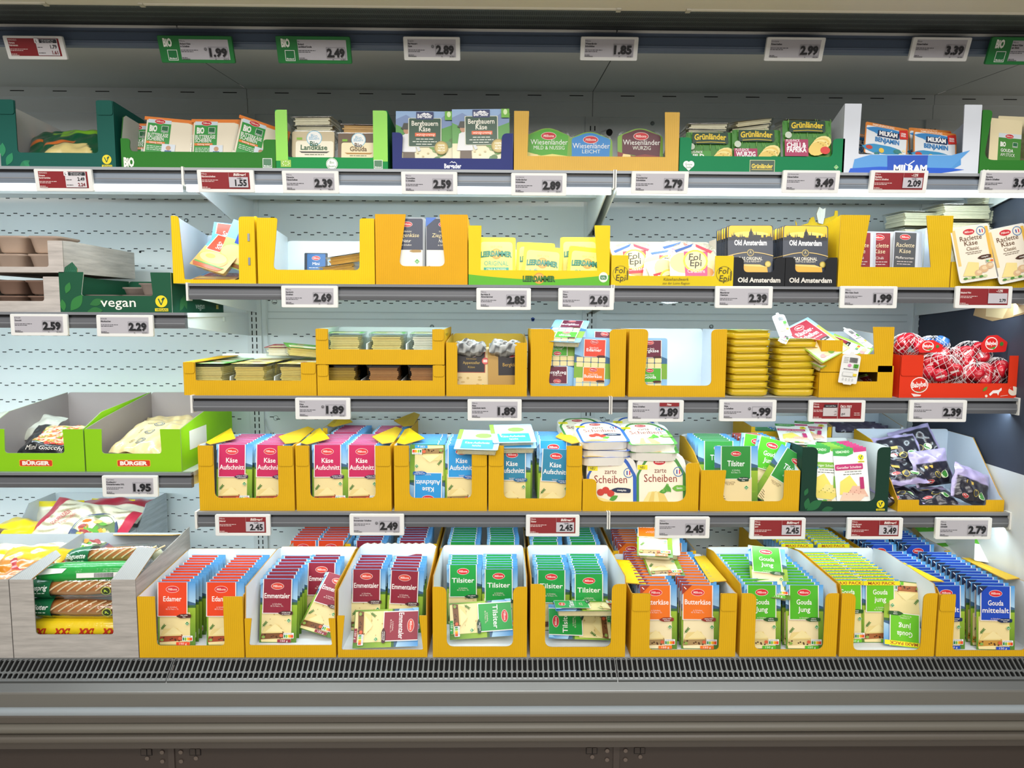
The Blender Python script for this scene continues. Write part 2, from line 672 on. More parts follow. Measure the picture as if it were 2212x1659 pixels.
# ---- price rails and shelves
def rail(parent, x0, x1, z, col='#6d7177', led=False, capl=True, capr=True, hh=0.047):
    r = M()
    r.box(x0, -.006, z - .008, x1, .012, z, '#9aa0a5' if led else '#7d8186', 'plastic')
    r.box(x0, .002, z - .016, x1, .014, z - .008, '#1b1d20', 'plastic')
    pr = [(.002, z - .016), (-.004, z - .020), (-.005, z - hh + .010), (-.001, z - hh), (.014, z - hh), (.014, z - .016)]
    r.prism(pr, lambda u, v: (x0, u, v), lambda u, v: (x1, u, v), col, mat='plastic')
    r.box(x0, -.0062, z - hh + .013, x1, -.004, z - hh + .016, '#83878c', 'plastic')
    r.build('price_rail', parent)
    for x, s, on in ((x0, -1, capl), (x1, 1, capr)):
        if on:
            k = M()
            k.box(min(x, x + s * .006), -.009, z - hh - .004, max(x, x + s * .006), .02, z + .002, '#e6e6e0', 'plastic')
            k.build('rail_end_cap', parent)


def bracket(parent, x, z, up=0.0, drop=.075):
    k = M()
    pr = [(.012, z - .004), (.012, z - .042), (.40, z - drop), (.545, z - drop - .01), (.552, z - drop - .01), (.552, z - .004)]
    k.prism(pr, lambda u, v: (x - .002, u, v), lambda u, v: (x + .002, u, v), '#dfe5e6', mat='paint')
    k.build('bracket', parent)


def shelf(label, x0, x1, z, led=False, drop=.075, capl=True, capr=True, depth=.50):
    t = thing('fridge_shelf', label, 'shelf', group='fridge shelves')
    p = M()
    p.box(x0, .012, z - .014, x1, depth, z - .0005, '#d9dfe0', 'paint')
    p.box(x0, .30, z - .030, x1, .315, z - .014, '#ccd2d3', 'paint')
    p.build('shelf_plate', t)
    rail(t, x0, x1, z, '#7c8794' if led else '#63666b', led, capl, capr)
    if led:
        l = M()
        l.box(x0 + .004, -.003, z - .067, x1 - .004, .012, z - .0475, '#ffffff', 'led')
        l.build('led_strip', t)
    for x in (x0 + .008, x1 - .008):
        bracket(t, x, z, drop=drop)
    return t


shelf('top shelf of the bay by the vegan boxes, with lit white strip', -1.25, -.008, Z1, True, capr=False)
shelf('top shelf of the middle bay, with lit white strip, two brackets', .0, 1.245, Z1, True, drop=.12)
shelf('top shelf of the bay with the white blue box, lit white strip', 1.255, 2.487, Z1, True, drop=.12)
shelf('grey railed shelf under the wood-look crates and the vegan tray', -1.25, -.014, ZL2, capr=False)
shelf('grey railed shelf under the two lime green boxes', -1.25, -.014, ZL3, capr=False)
shelf('second shelf from the top, middle bay, grey rail', .0, 1.245, Z2)
shelf('second shelf from the top, bay with the black twin boxes', 1.255, 2.487, Z2)
shelf('third shelf from the top, middle bay, grey rail', .0, 1.245, Z3, depth=.46)
shelf('third shelf from the top, bay with the red net-bag box', 1.255, 2.487, Z3, depth=.46)
shelf('lowest shelf of the middle bay, under magenta and blue packs', .0, 1.245, Z4)
shelf('lowest shelf of the bay with the dark green vegan box', 1.255, 2.487, Z4)

# rail above the top row, hung from the canopy
t = thing('canopy_rail', 'blue grey price rail along the top of the fridge', 'price rail')
for a, b_ in zip(XS[:-1], XS[1:]):
    r = M()
    r.box(a, -.010, 2.298, b_ - .004, .016, 2.303, '#e4e6e2', 'plastic')
    r.box(a, -.002, 2.288, b_, .016, 2.298, '#5d6c82', 'plastic')
    pr = [(-.004, 2.288), (-.008, 2.284), (-.008, 2.256), (-.002, 2.249), (.016, 2.249), (.016, 2.288)]
    r.prism(pr, lambda u, v: (a, u, v), lambda u, v: (b_, u, v), '#5a6a80', mat='plastic')
    r.box(a, -.0095, 2.258, b_, -.008, 2.261, '#74849a', 'plastic')
    r.build('rail_section', t)

# ---- deck
d = M()
d.box(-1.25, -.172, ZD - .03, 2.6, YB, ZD - .001, '#d5dadb', 'paint')
tag(d.build('fridge_deck'), 'white deck at the bottom of the fridge under all the boxes', 'deck')
d = M()
d.box(-2.2, -3.6, -.02, 4.2, YB + .05, 0, '#b9b2a8', 'paint')
tag(d.build('floor'), 'pale tiled floor of the store aisle', 'floor', kind='structure')

# ---- air intake grille, one section per bay
G0, G1 = (-.190, .5215), (-.243, .482)


def gp(x, t, d=0.0):
    dy, dz = G1[0] - G0[0], G1[1] - G0[1]
    n = Vector((dz, -dy)).normalized()
    return (x, G0[0] + dy * t + n.x * d, G0[1] + dz * t + n.y * d)


def grille(x0, x1, label):
    g = M()
    N = 16
    rows = ((.00, .62, .035, .59), (.62, 1.0, .65, .95))
    n = round((x1 - x0) / .0147)
    cw = (x1 - x0) / n
    dz = math.hypot(G1[0] - G0[0], G1[1] - G0[1])
    for ra, rb, a, b_ in rows:
        for k in range(n):
            xa, xb = x0 + k * cw, x0 + (k + 1) * cw
            xm, r = (xa + xb) / 2, .0053
            st = []
            for i in range(N):
                q = 2 * math.pi * (i + .5) / N
                cx, sy = math.cos(q) * r, math.sin(q) * r / dz
                tt = (b_ - r / dz + sy) if sy > 0 else (a + r / dz + sy)
                st.append((xm + cx, tt))
            out = []
            for x, tt in st:
                # nearest point of the cell edge in the same direction
                dx, dt = x - xm, tt - (a + b_) / 2
                sx = (cw / 2) / max(abs(dx), 1e-9)
                sy = ((rb - ra) / 2) / max(abs(dt), 1e-9)
                e = min(sx, sy)
                X_, T_ = (xm + dx * e, (ra + rb) / 2 + dt * e)
                out.append((X_, T_))
            # snap the four diagonal points to the corners
            for cxn, ctn in ((xa, ra), (xb, ra), (xb, rb), (xa, rb)):
                j = min(range(N), key=lambda i: (out[i][0] - cxn) ** 2 + ((out[i][1] - ctn) * dz) ** 2 + (0 if (st[i][0] - xm) * (cxn - xm) > 0 and (st[i][1] - (a + b_) / 2) * (ctn - (ra + rb) / 2) > 0 else 1))
                out[j] = (cxn, ctn)
            vs = [gp(x, tt) for x, tt in st] + [gp(x, tt) for x, tt in out] + [gp(x, tt, -.004) for x, tt in st]
            fs = []
            for i in range(N):
                j = (i + 1) % N
                fs.append((i, j, N + j, N + i))
                fs.append((2 * N + i, 2 * N + j, j, i))
            g.mesh_(vs, fs, '#8a8f90', 'metal', False)
    g.face([gp(x0, 0, -.014), gp(x0, 1, -.014), gp(x1, 1, -.014), gp(x1, 0, -.014)], '#070808', 'dark')
    g.face([gp(x0, 1), gp(x1, 1), gp(x1, 1.08, -.006), gp(x0, 1.08, -.006)], '#5e6364', 'metal')
    tag(g.build('air_grille'), label, 'grille', 'air intake grille sections')


grille(-1.25, -.003, 'slotted grey air grille below the baguette crate')
grille(.0, 1.247, 'slotted grey air grille below the yellow boxes of the middle bay')
grille(1.25, 2.55, 'slotted grey air grille below the orange, lime and blue packs')

# ---- bumper profile and kick plates
t = thing('bumper', 'long grey metal front bumper of the fridge with rounded rails', 'bumper')


def extr(name, pts, col, mat='metal', smooth=False, x0=-1.4, x1=3.4):
    q = M()
    vs, fs = [], []
    for y, z in pts:
        vs += [(x0, y, z), (x1, y, z)]
    for i in range(len(pts) - 1):
        fs.append((2 * i, 2 * i + 2, 2 * i + 3, 2 * i + 1))
    q.mesh_(vs, fs, col, mat, smooth)
    return q.build(name, t)


extr('top_ledge', [(-.235, .486), (-.244, .476), (-.262, .462), (-.264, .459)], '#8a8e8e')
extr('front_plate', [(-.2635, .461), (-.266, .457), (-.270, .421)], '#66655f', 'paint')
extr('chrome_trim', [(-.2695, .4225), (-.276, .4215), (-.283, .416), (-.285, .409), (-.284, .406)], '#8d969b', 'paint', True)
extr('lower_plate', [(-.283, .408), (-.286, .402), (-.286, .386), (-.274, .382)], '#524d46', 'paint')
arc = lambda cy, cz, ry, rz, n=10: [(cy - ry * math.cos(a_), cz + rz * math.sin(a_)) for a_ in (math.pi / 2 * .98 - math.pi * .98 * k / n for k in range(n + 1))]
extr('bumper_rail', arc(-.272, .3685, .024, .0155), '#656259', 'paint', True)
extr('bumper_rail', arc(-.272, .338, .020, .0145), '#5b564e', 'paint', True)
extr('bottom_skirt', [(-.270, .3235), (-.287, .329), (-.286, .312), (-.21, .309)], '#48423c', 'paint')
for i, (a, b_, lab) in enumerate(((-1.4, -.008, 'brown grey kick plate below the baguette crate'), (.008, 1.242, 'brown grey kick plate below the middle bay'), (1.258, 3.4, 'brown grey kick plate below the blue packs'))):
    k = thing('kick_plate', lab, 'kick plate', group='kick plates')
    q = M()
    q.box(a, -.232, .05, b_, -.225, .318, '#3c332e', 'paint')
    q.build('plate', k)
    for e in (a, b_):
        if -.1 < e < 1.3:
            s = 1 if e == a else -1
            if e == a and a < -.1 or (a > 1 and e == b_):
                continue
            q = M()
            x = e + s * .060
            q.box(x - .018, -.2335, .258, x + .014, -.232, .275, '#15110f', 'dark')
            q.box(x - .016, -.2345, .2605, x - .0015, -.2332, .2775, '#3c332e', 'paint')
            q.box(x + .0015, -.2345, .2605, x + .012, -.2332, .2775, '#3c332e', 'paint')
            q.build('latch', k)
            for dx, z in ((.060, .250), (.018, .268), (.018, .241)):
                q = M()
                xx = e + s * dx
                q.loft([[(xx + r * math.cos(v), -.232 - dd, z + r * math.sin(v)) for v in (2 * math.pi * j / 10 for j in range(10))][::-1] for r, dd in ((.007, 0), (.006, .003))], '#7b7069', 'metal')
                q.build('screw', k)
for x in (0.0, 1.25):
    q = M()
    q.box(x - .0085, -.236, .05, x + .0085, -.228, .318, '#463d38', 'paint')
    tag(q.build('kick_post'), 'narrow post between two kick plates ' + ('near the baguette crate' if x < .5 else 'below the orange packs'), 'post')

# ---- side panel on the right: slate poster above a white base
q = M()
XR = 2.492
q.box(XR, -.12, 1.02, XR + .02, YB, 1.885, '#3a4150', 'slate')
q.box(XR, -.15, .50, XR + .02, YB, 1.02, '#dfe4e4', 'paint')
o = q.build('wall_right')
tag(o, 'slate grey poster panel at the end of the fridge over a white base', 'wall', kind='structure')
yz = lambda u, v: (.22 - u * .8, 1.515 + v * .6)
cp = thing('cheese_picture', 'printed picture of cheese pieces on the slate side panel', 'picture')
for kk, (nm, pts, c_) in enumerate((('wooden_board', [(-.02, -.03), (.10, -.06), (.20, -.04), (.36, .0), (.40, .05), (.0, .05)], '#c8a878'), ('cheese_piece', [(.06, -.035), (.16, -.045), (.20, .04), (.06, .045)], '#efd9a6'), ('cheese_piece', [(.22, -.03), (.34, .005), (.36, .045), (.22, .045)], '#f0dcae'))):
    q = M()
    x1_ = XR - .0005 - .001 * kk
    q.prism([yz(u, v) for u, v in pts], lambda a, b_: (x1_ - .001, a, b_), lambda a, b_: (x1_, a, b_), c_, mat='print')
    q.build(nm, cp)

# ---- a length of cable on the back wall
for (pts, lab) in (([(577, 640), (577, 700), (579, 742), (592, 762)], 'thin grey cable hanging on the back wall above the low yellow tray'),
                   ([(574, 905), (578, 925), (590, 938), (588, 962)], 'thin grey cable on the back wall above the magenta packs')):
    q = M()
    q.tube([at(x, y, YB - .008) for x, y in pts], .002, '#cfd6d6')
    tag(q.build('cable'), lab, 'cable')
# ================================================================== CARTONS
YEL, YEL2 = '#dfae0e', '#f2cc08'
ORD = ('front', 'second', 'third', 'fourth', 'fifth', 'sixth', 'seventh', 'eighth', 'ninth', 'tenth', 'eleventh', 'twelfth', 'thirteenth', 'fourteenth', 'fifteenth', 'sixteenth')


class Box:
    pass


def panel(name, root, poly, ax, o0, o1, co, ci, ce, mat, mati):
    """ax 'x': outline in (x,z), skins at y=o0/o1;  ax 'y': outline in (y,z), skins at x=o0/o1"""
    q = M()
    if ax == 'x':
        q.prism(poly, lambda u, v: (u, o0, v), lambda u, v: (u, o1, v), co, ci, ce, mat, mati, 'carton_plain')
    else:
        q.prism(poly, lambda u, v: (o0, u, v), lambda u, v: (o1, u, v), co, ci, ce, mat, mati, 'carton_plain')
    return q.build(name, root)


def marks(q, name, root, gap=.004):
    """one part per separate printed mark"""
    bb = []
    for f in q.f:
        xs, zs = [q.v[i][0] for i in f], [q.v[i][2] for i in f]
        bb.append((min(xs) - gap, min(zs) - gap, max(xs) + gap, max(zs) + gap))
    up = list(range(len(bb)))

    def root_of(i):
        while up[i] != i:
            up[i] = up[up[i]]
            i = up[i]
        return i
    for i in range(len(bb)):
        for j in range(i):
            a, b = bb[i], bb[j]
            if a[0] < b[2] and b[0] < a[2] and a[1] < b[3] and b[1] < a[3]:
                up[root_of(i)] = root_of(j)
    groups = {}
    for i in range(len(bb)):
        groups.setdefault(root_of(i), []).append(i)
    made = []
    for g in groups.values():
        o = M()
        for i in g:
            o.v += [q.v[k] for k in q.f[i]]
            o.c += [q.c[k] for k in q.f[i]]
            n = len(o.v)
            o.f.append(tuple(range(n - len(q.f[i]), n)))
            o.mi.append(o._m(q.mats[q.mi[i]]))
            o.sm.append(False)
        made.append(o.build(name, root))
    return made


def carton(label, z, yf, px0, px1, top, lip, lw, rw, D=.30, col=YEL, ins='#e6ebee', edge='#b98d3a', topL=None, topR=None, r=8, sh=0,
           sl=(0, 0), side=None, back=None, mat='carton', flaps='', rot=0, roll=0, name='carton', cat='cardboard box', group=None, front=True,
           backcol=None, art=None, base=True, fh=42, scallop=False, sidemat=None, sideart=None):
    B = Box()
    B.x0, B.x1 = X(px0, yf, z), X(px1, yf, z)
    B.W = W = B.x1 - B.x0
    B.s = s = W / (px1 - px0)
    xm = (B.x0 + B.x1) / 2
    hz = lambda p: Zat(p, yf, xm) - z
    tl, tr = (hz(topL) if topL else hz(top)), (hz(topR) if topR else hz(top))
    B.H = H = hz(top)
    B.lip = lp = hz(lip)
    B.z, B.yf, B.D, B.xm = z, yf, D, xm
    T = .003
    root = thing(name, label, cat, (xm, yf, z), (0, R(roll), R(rot)), group)
    B.root = root
    a, b_ = lw * s, rw * s
    w2 = W / 2
    sa, sb = sl[0] * s, sl[1] * s
    poly = [(-w2, 0), (w2, 0), (w2, tr), (w2 - b_ + sb, tr), (w2 - b_, lp), (-w2 + a, lp), (-w2 + a - sa, tl), (-w2, tl)]
    rr_ = r * s
    B.fpoly = fillet(poly, [0, 0, 1.5 * s, max(sh * s, 1.5 * s), rr_, rr_, max(sh * s, 1.5 * s), 1.5 * s], 6)
    if front:
        panel('front_panel', root, B.fpoly, 'x', 0, T, col, ins, edge, mat, 'carton_plain')
    side = side or [(0, 1), (1, 1)]
    sd = side if isinstance(side, dict) else {'L': side, 'R': side}
    pxh = lambda d_, h_: (Zat(h_, yf + D * d_, xm) - z) / H if h_ > 50 else h_
    sd = {k: [(d_, pxh(d_, h_)) for d_, h_ in v] for k, v in sd.items()}
    back = pxh(1, back) if back is not None else None
    for k, x, x2 in (('L', -w2, -w2 + T), ('R', w2, w2 - T)):
        pts = [(T, 0), (D - T, 0)] + [(T + (D - 2 * T) * d_, H * h_) for d_, h_ in reversed(sd[k])]
        panel('side_panel', root, pts, 'y', x, x2, col, ins, edge, sidemat or mat, 'carton_plain')
    def topz(d_, k='R'):
        pr_ = sd[k]
        for (a0, h0), (a1, h1) in zip(pr_, pr_[1:]):
            if a0 <= d_ / D <= a1:
                return H * (h0 + (h1 - h0) * (d_ / D - a0) / max(a1 - a0, 1e-6))
        return H * pr_[-1][1]
    B.topz = topz
    hb = (back if back is not None else max(sd['L'][-1][1], sd['R'][-1][1])) * H
    bp_ = fillet([(-w2 + T, 0), (w2 - T, 0), (w2 - T, hb), (-w2 + T, hb)], [0, 0, 8 * s, 8 * s])
    if scallop:
        n = 22
        bp_ = [(-w2 + T, 0), (w2 - T, 0)] + [(w2 - T - (W - 2 * T) * k / n, hb - (0.004 if k % 2 else 0) - (.012 if k in (0, n) else 0)) for k in range(n + 1)]
    panel('back_panel', root, bp_, 'x', D, D - T, backcol or col, ins, edge, mat, 'carton_plain')
    if base:
        q = M()
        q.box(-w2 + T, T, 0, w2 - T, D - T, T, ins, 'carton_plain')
        q.build('base', root)
    for k in flaps:
        x0_, x1_ = (-w2 + 1 * s, -w2 + a - sa - 1 * s) if k == 'L' else (w2 - b_ + sb + 1 * s, w2 - 1 * s)
        t_ = tl if k == 'L' else tr
        q = M()
        q.prism(rrect(x0_, t_ - fh * s, x1_, t_ + .001, 6 * s), lambda u, v: (u, -.0028, v), lambda u, v: (u, -.0004, v), col, ins, '#8a6a20' if col in (YEL, YEL2) else edge, mat, mat, 'carton_plain')
        q.build('folded_flap', root)
    if art:
        A = Art('print', y=-.0006)
        A.fn = lambda u, v, d: (u - w2, d, v)
        art(A, W, H, lp, s)
        marks(A.m, 'printed_mark', root)
    if sideart:
        A = Art('print', y=0)
        A.fn = lambda u, v, d: (w2 + .0006 - d, u, v)
        sideart(A, D, H)
        A.m.v = [(y_, x_, z_) for x_, y_, z_ in A.m.v]
        n0 = len(bpy.data.objects)
        for o_ in marks(A.m, 'printed_side_mark', root):
            o_.data.transform(Matrix(((0, 1, 0, 0), (1, 0, 0, 0), (0, 0, 1, 0), (0, 0, 0, 1))))
    return B


def lid_flap(B, pts, col=YEL2, name='top_flap'):
    """a torn or folded piece of board: points in box space (x from the centre, y depth, z)"""
    q = M()
    n = (Vector(pts[1]) - Vector(pts[0])).cross(Vector(pts[2]) - Vector(pts[0])).normalized() * .0025
    q.face(pts, col, 'carton')
    q.face([tuple(Vector(p) - n) for p in pts][::-1], '#d6b028' if col in (YEL, YEL2) else col, 'carton_plain')
    k = len(pts)
    for i in range(k):
        j = (i + 1) % k
        q.face([pts[j], pts[i], tuple(Vector(pts[i]) - n), tuple(Vector(pts[j]) - n)], '#b98d3a', 'carton_plain')
    return q.build(name, B.root)


# ---------------------------------------------------------------- marks used on several boxes
def vegan_seal(A, u, v, r, dark='#14523f', word=True):
    A.ell(u, v, r, r, '#f2dc1c', 20)
    A.line(u - r * .5, v + r * .45, u - r * .05, v - r * .6, r * .2, dark)
    A.line(u - r * .05, v - r * .6, u + r * .35, v + r * .35, r * .16, dark)
    A.ell(u + r * .3, v + r * .4, r * .34, r * .18, dark, 10, .7)
    if word:
        A.rect(u - r * 1.1, v - r * 1.65, u + r * 1.1, v - r * 1.15, '#f2dc1c')
        A.text('VEGAN', u, v - r * 1.58, r * .34, dark, w=r * 1.9, bold=.02)


def leaf(A, u, v, l, ang, c):
    ca, sa = math.cos(ang), math.sin(ang)
    pts = []
    n = 8
    for k in range(n + 1):
        t = k / n
        pts.append((t * l, math.sin(math.pi * t) * l * .24))
    for k in range(n - 1, 0, -1):
        t = k / n
        pts.append((t * l, -math.sin(math.pi * t) * l * .24))
    A.poly([(u + x * ca - y * sa, v + x * sa + y * ca) for x, y in pts][::-1], c)


def bioland(A, u, v, k, fill='#176a3c'):
    A.rect(u - k * .06, v - k * .06, u + k * 1.06, v + k * 1.06, '#eef4ee')
    A.rect(u, v, u + k, v + k, fill)
    A.text('Bioland', u + k / 2, v + k * .08, k * .17, '#ffffff', w=k * .8, bold=.02)


def bio_word(A, u, v, h, c='#f4f7ee'):
    A.text('BiO', u, v, h, c, al='l', w=h * 1.25, bold=.055)


def milbona(A, u, v, ru, ink='#f6d8d0', fill='#c8212c'):
    A.ell(u, v, ru * 1.06, ru * .56, '#f3e3dc', 18)
    A.ell(u, v, ru, ru * .5, fill, 18)
    A.text('Milbona', u, v - ru * .16, ru * .36, ink, w=ru * 1.45, bold=.02, shear=.15)


def nutri(A, u, v, w, hot=1):
    A.rr(u, v, u + w, v + w * .52, w * .05, '#f4f4f2')
    cs = ('#1a7d48', '#78b62e', '#f2c51c', '#ee8a20', '#e2411e')
    for k, c in enumerate(cs):
        x0 = u + w * (.05 + .18 * k)
        A.rect(x0, v + w * .06, x0 + w * .18, v + w * .34, c)
    x0 = u + w * (.05 + .18 * hot)
    A.rr(x0 - w * .03, v + w * .02, x0 + w * .21, v + w * .38, w * .06, '#ffffff')
    A.rr(x0, v + w * .05, x0 + w * .18, v + w * .35, w * .05, cs[hot])
    A.text('NUTRI-SCORE', u + w * .06, v + w * .40, w * .085, '#555a5a', al='l', w=w * .8)


def diamond(A, u, v, r, c='#2f8f3c'):
    A.poly([(u - r, v), (u, v - r), (u + r, v), (u, v + r)], '#dff0d8')
    A.poly([(u - r * .85, v), (u, v - r * .85), (u + r * .85, v), (u, v + r * .85)], c)
    A.rect(u - r * .45, v - r * .08, u + r * .45, v + r * .08, '#e8f5e0')
    A.line(u - r * .3, v - r * .35, u + r * .3, v - r * .35, r * .1, '#e8f5e0')


def blob(A, u, v, ru, rv, c, rot=0.0, txt=None, seed=3):
    rnd = random.Random(seed)
    n = 14
    pts = []
    for k in range(n):
        t = 2 * math.pi * k / n
        q = rnd.uniform(.85, 1.1)
        sx = math.copysign(abs(math.cos(t)) ** .6, math.cos(t)) * ru * q
        sy = math.copysign(abs(math.sin(t)) ** .6, math.sin(t)) * rv * q
        pts.append((u + sx * math.cos(rot) - sy * math.sin(rot), v + sx * math.sin(rot) + sy * math.cos(rot)))
    A.poly(pts, c)
    if txt:
        for i, t in enumerate(txt):
            A.text(t, u, v + rv * (.15 if i == 0 and len(txt) > 1 else -.3 if len(txt) == 1 else -.68), rv * (.5 if len(txt) > 1 else .7), '#f0eee6', w=min(ru * 1.5, len(t) * rv * .33), bold=.02, rot=rot)


def sprig(A, u, v, l, ang, c='#3f7a2a'):
    A.line(u, v, u + l * math.cos(ang), v + l * math.sin(ang), l * .06, c)
    for k in range(1, 5):
        t = k / 4
        for s_ in (-1, 1):
            leaf(A, u + l * t * math.cos(ang), v + l * t * math.sin(ang), l * .32, ang + s_ * .8, c)


# ================================================================== PRICE LABELS
def price_label(label, px, py_, pw, z=None, y=-.0125, price='2.49', name='', sub='', style='w', tilt=0, bio=False, old=None, flag=None, sym=False, mini=None, frame=None):
    """px, py_: top-left corner in the photograph, pw: its width there; stands in front of the rail at depth y"""
    p = at(px, py_, y)
    q2 = at(px + pw, py_, y)
    W = q2.x - p.x
    s = W / (pw)
    H = (57 if bio else 47) * s if not bio else 54 * s
    t = thing('price_label', label, 'price label', ((p.x + q2.x) / 2, y, p.z - H / 2), (R(tilt), 0, 0), 'electronic price labels')
    fcol = frame or ('#1f7a3a' if bio else '#e9ebe8')
    f = M()
    o1 = rrect(-W / 2, -H / 2, W / 2, H / 2, 3.2 * s)
    o2 = rrect(-W / 2 + .0008, -H / 2 + .0008, W / 2 - .0008, H / 2 - .0008, 3.2 * s)
    n = len(o1)
    f.loft([[(u, .004, v) for u, v in o1], [(u, -.0035, v) for u, v in o1], [(u, -.0046, v) for u, v in o2]], fcol, 'plastic', smooth=False)
    f.build('frame', t)
    if y > -.02:
        k = M()
        k.box(-W * .2, .004, -H * .2, W * .2, .0075, H * .3, '#c9ccc9', 'plastic')
        k.build('clip', t)
    A = Art('print', y=-.0047)
    x0 = -W / 2 + (46 * s if bio else 9 * s)
    x1, v0, v1 = W / 2 - (9 * s), -H / 2 + 7 * s, H / 2 - (5 if not bio else 7) * s
    bg = {'w': '#b9b8bf', 'r': '#8b2026'}[style]
    A.rect(x0, v0, x1, v1, bg)
    w, h = x1 - x0, v1 - v0
    ink = '#1d1f24' if style == 'w' else '#e8d8d4'
    if bio:
        B0 = Art('print', y=-.0047)
        bio_word(B0, -W / 2 + 11 * s, 6 * s, 15 * s)
        bioland(B0, -W / 2 + 18 * s, -H / 2 + 6 * s, 19 * s, '#15743c')
        B0.m.build('bio_print', t)
    A.text(name[0] if name else 'Milbona', x0 + 1 * s, v1 - 5 * s, 3.2 * s, ink, al='l', sx=.8)
    for i, l in enumerate(name[1:]):
        A.text(l, x0 + 1 * s, v1 - (10.5 + 5 * i) * s, 3.4 * s, ink, al='l', sx=.9, bold=.035)
    yy = v1 - (12 + 5 * len(name[1:])) * s
    A.small(x0 + 1 * s, x0 + w * .36, yy, 1.4 * s, ink, 1)
    A.small(x0 + 1 * s, x0 + w * .26, yy - 3 * s, 1.4 * s, ink, 2)
    A.small(x0 + 1 * s, x0 + w * .12, v0 + 3.2 * s, 1.3 * s, ink, 3)
    for k in range(14):
        A.rect(x0 + (1 + k * 1.25) * s, v0 + .3 * s, x0 + (1.8 + k * 1.25) * s, v0 + 2 * s, ink)
    if mini == 'app':       # app price: white field with two prices
        A.rect(x0 + w * .55, v0 + 1.5 * s, x1 - 3 * s, v1 - 1 * s, '#d9d6da')
        A.rr(x0 + w * .62, v1 - 9 * s, x1 - 4 * s, v1 - 1.5 * s, 1.5 * s, '#22252c')
        A.text('-10% günstiger mit', x0 + w * .78, v1 - 4.6 * s, 2.2 * s, '#e9e9ec', w=w * .25)
        A.text('der Lidl Plus App', x0 + w * .78, v1 - 8 * s, 2.2 * s, '#e9e9ec', w=w * .22)
        A.rr(x0 + w * .53, v1 - 9.5 * s, x0 + w * .61, v1 - 0 * s, 1.5 * s, '#e9e7ea')
        A.text('L', x0 + w * .57, v1 - 7.5 * s, 5 * s, '#22252c', bold=.03)
        A.text(price, x1 - 6 * s, v0 + 15.5 * s, 7 * s, '#1d1f24', al='r', sx=.9, bold=.03)
        A.text(old, x1 - 6 * s, v0 + 4 * s, 7 * s, '#7a1d24', al='r', sx=.9, bold=.03)
        A.small(x0 + w * .57, x0 + w * .68, v0 + 17 * s, 1.3 * s, '#1d1f24')
        A.small(x0 + w * .57, x0 + w * .70, v0 + 6 * s, 1.3 * s, '#1d1f24')
    elif mini == 'test':
        A.rect(x0 + w * .5, v0, x0 + w * .507, v1, '#d8c8c6')
        A.rect(x0 + w * .2, v0 + 6 * s, x0 + w * .49, v1 - 11 * s, '#c9c3c4')
        A.rr(x0 + w * .22, v1 - 10 * s, x0 + w * .49, v1 - 4 * s, 1.5 * s, '#22252c')
        A.text('mit Lidl Plus', x0 + w * .355, v1 - 8.5 * s, 2.6 * s, '#e9e9ec', w=w * .2)
        A.text('-.99', x0 + w * .475, v0 + 14 * s, 3.5 * s, '#1d1f24', al='r')
        A.text('-.89', x0 + w * .475, v0 + 8 * s, 3.5 * s, '#7a1d24', al='r')
        A.text('ÖKO-TEST', x0 + w * .55, v1 - 11 * s, 5 * s, '#f0e6e4', al='l', w=w * .24, bold=.03)
        A.rect(x0 + w * .56, v0 + 5 * s, x0 + w * .76, v0 + 23 * s, '#c9c3c4')
        A.text('gut', x0 + w * .58, v0 + 9 * s, 5 * s, '#1d1f24', al='l', bold=.02)
        A.small(x0 + w * .84, x0 + w * .97, v0 + 8 * s, 1.5 * s, ink)
        A.small(x0 + w * .84, x0 + w * .97, v0 + 12 * s, 1.5 * s, ink)
    elif style == 'r':
        A.rect(x0 + w * .575, v1 - 10 * s, x0 + w * .58, v1, '#c89a98')
        A.text(flag or 'Billiger!', x0 + w * .80, v1 - 7.5 * s, 5.2 * s, '#efe3de', bold=.03, shear=.2, w=min(w * .25, 27 * s) if (flag or 'B')[0] == 'B' else 14 * s)
        A.rect(x0 + w * .575, v0 + 3.5 * s, x1 - 3 * s, v1 - 10 * s, '#c4c1c8')
        if old:
            A.text(old, x0 + w * .80, v1 - 14.5 * s, 3.6 * s, '#1d1f24', bold=.02, sx=.9)
            A.line(x0 + w * .74, v1 - 12.5 * s, x0 + w * .87, v1 - 13 * s, .6 * s, '#1d1f24')
        A.text(price, x1 - 6 * s, v0 + 7 * s, (12.5 if old else 6) * s, '#1d1f24', al='r', bold=.045, sx=.92)
    else:
        if flag:
            A.rect(x0 + w * .57, v1 - 8 * s, x1 - 2 * s, v1 - 0 * s, '#8b2026')
            A.text(flag, x0 + w * .77, v1 - 6 * s, 4.4 * s, '#efe3de', bold=.03, shear=.15)
        bx0, bx1, bv0, bv1 = x1 - 44 * s, x1 - 3 * s, v0 + 3.5 * s, v0 + 25 * s
        for (a, b_, c, d_) in ((bx0, bv0, bx1, bv0 + .5 * s), (bx0, bv1, bx1, bv1 + .5 * s), (bx0, bv0, bx0 + .5 * s, bv1), (bx1, bv0, bx1 + .5 * s, bv1)):
            A.rect(a, b_, c, d_, '#6e6d75')
        A.text(price, (bx0 + bx1) / 2, v0 + 7 * s, 15.5 * s, '#17191e', w=38.5 * s, bold=.05)
        if sym:
            A.ring(bx0 - 6 * s, bv1 - 4 * s, 3 * s, .8 * s, '#1d1f24', 12)
            A.text('@', bx0 - 6 * s, bv1 - 5.4 * s, 2.8 * s, '#1d1f24')
        A.small(x1 - 14 * s, x1 - 2 * s, v0 + .8 * s, 1.2 * s, ink, 5)
        A.small(x1 - 32 * s, x1 - 29 * s, v0 + .8 * s, 1.2 * s, ink, 6)
    A.m.build('screen', t)
    return t


PL = price_label
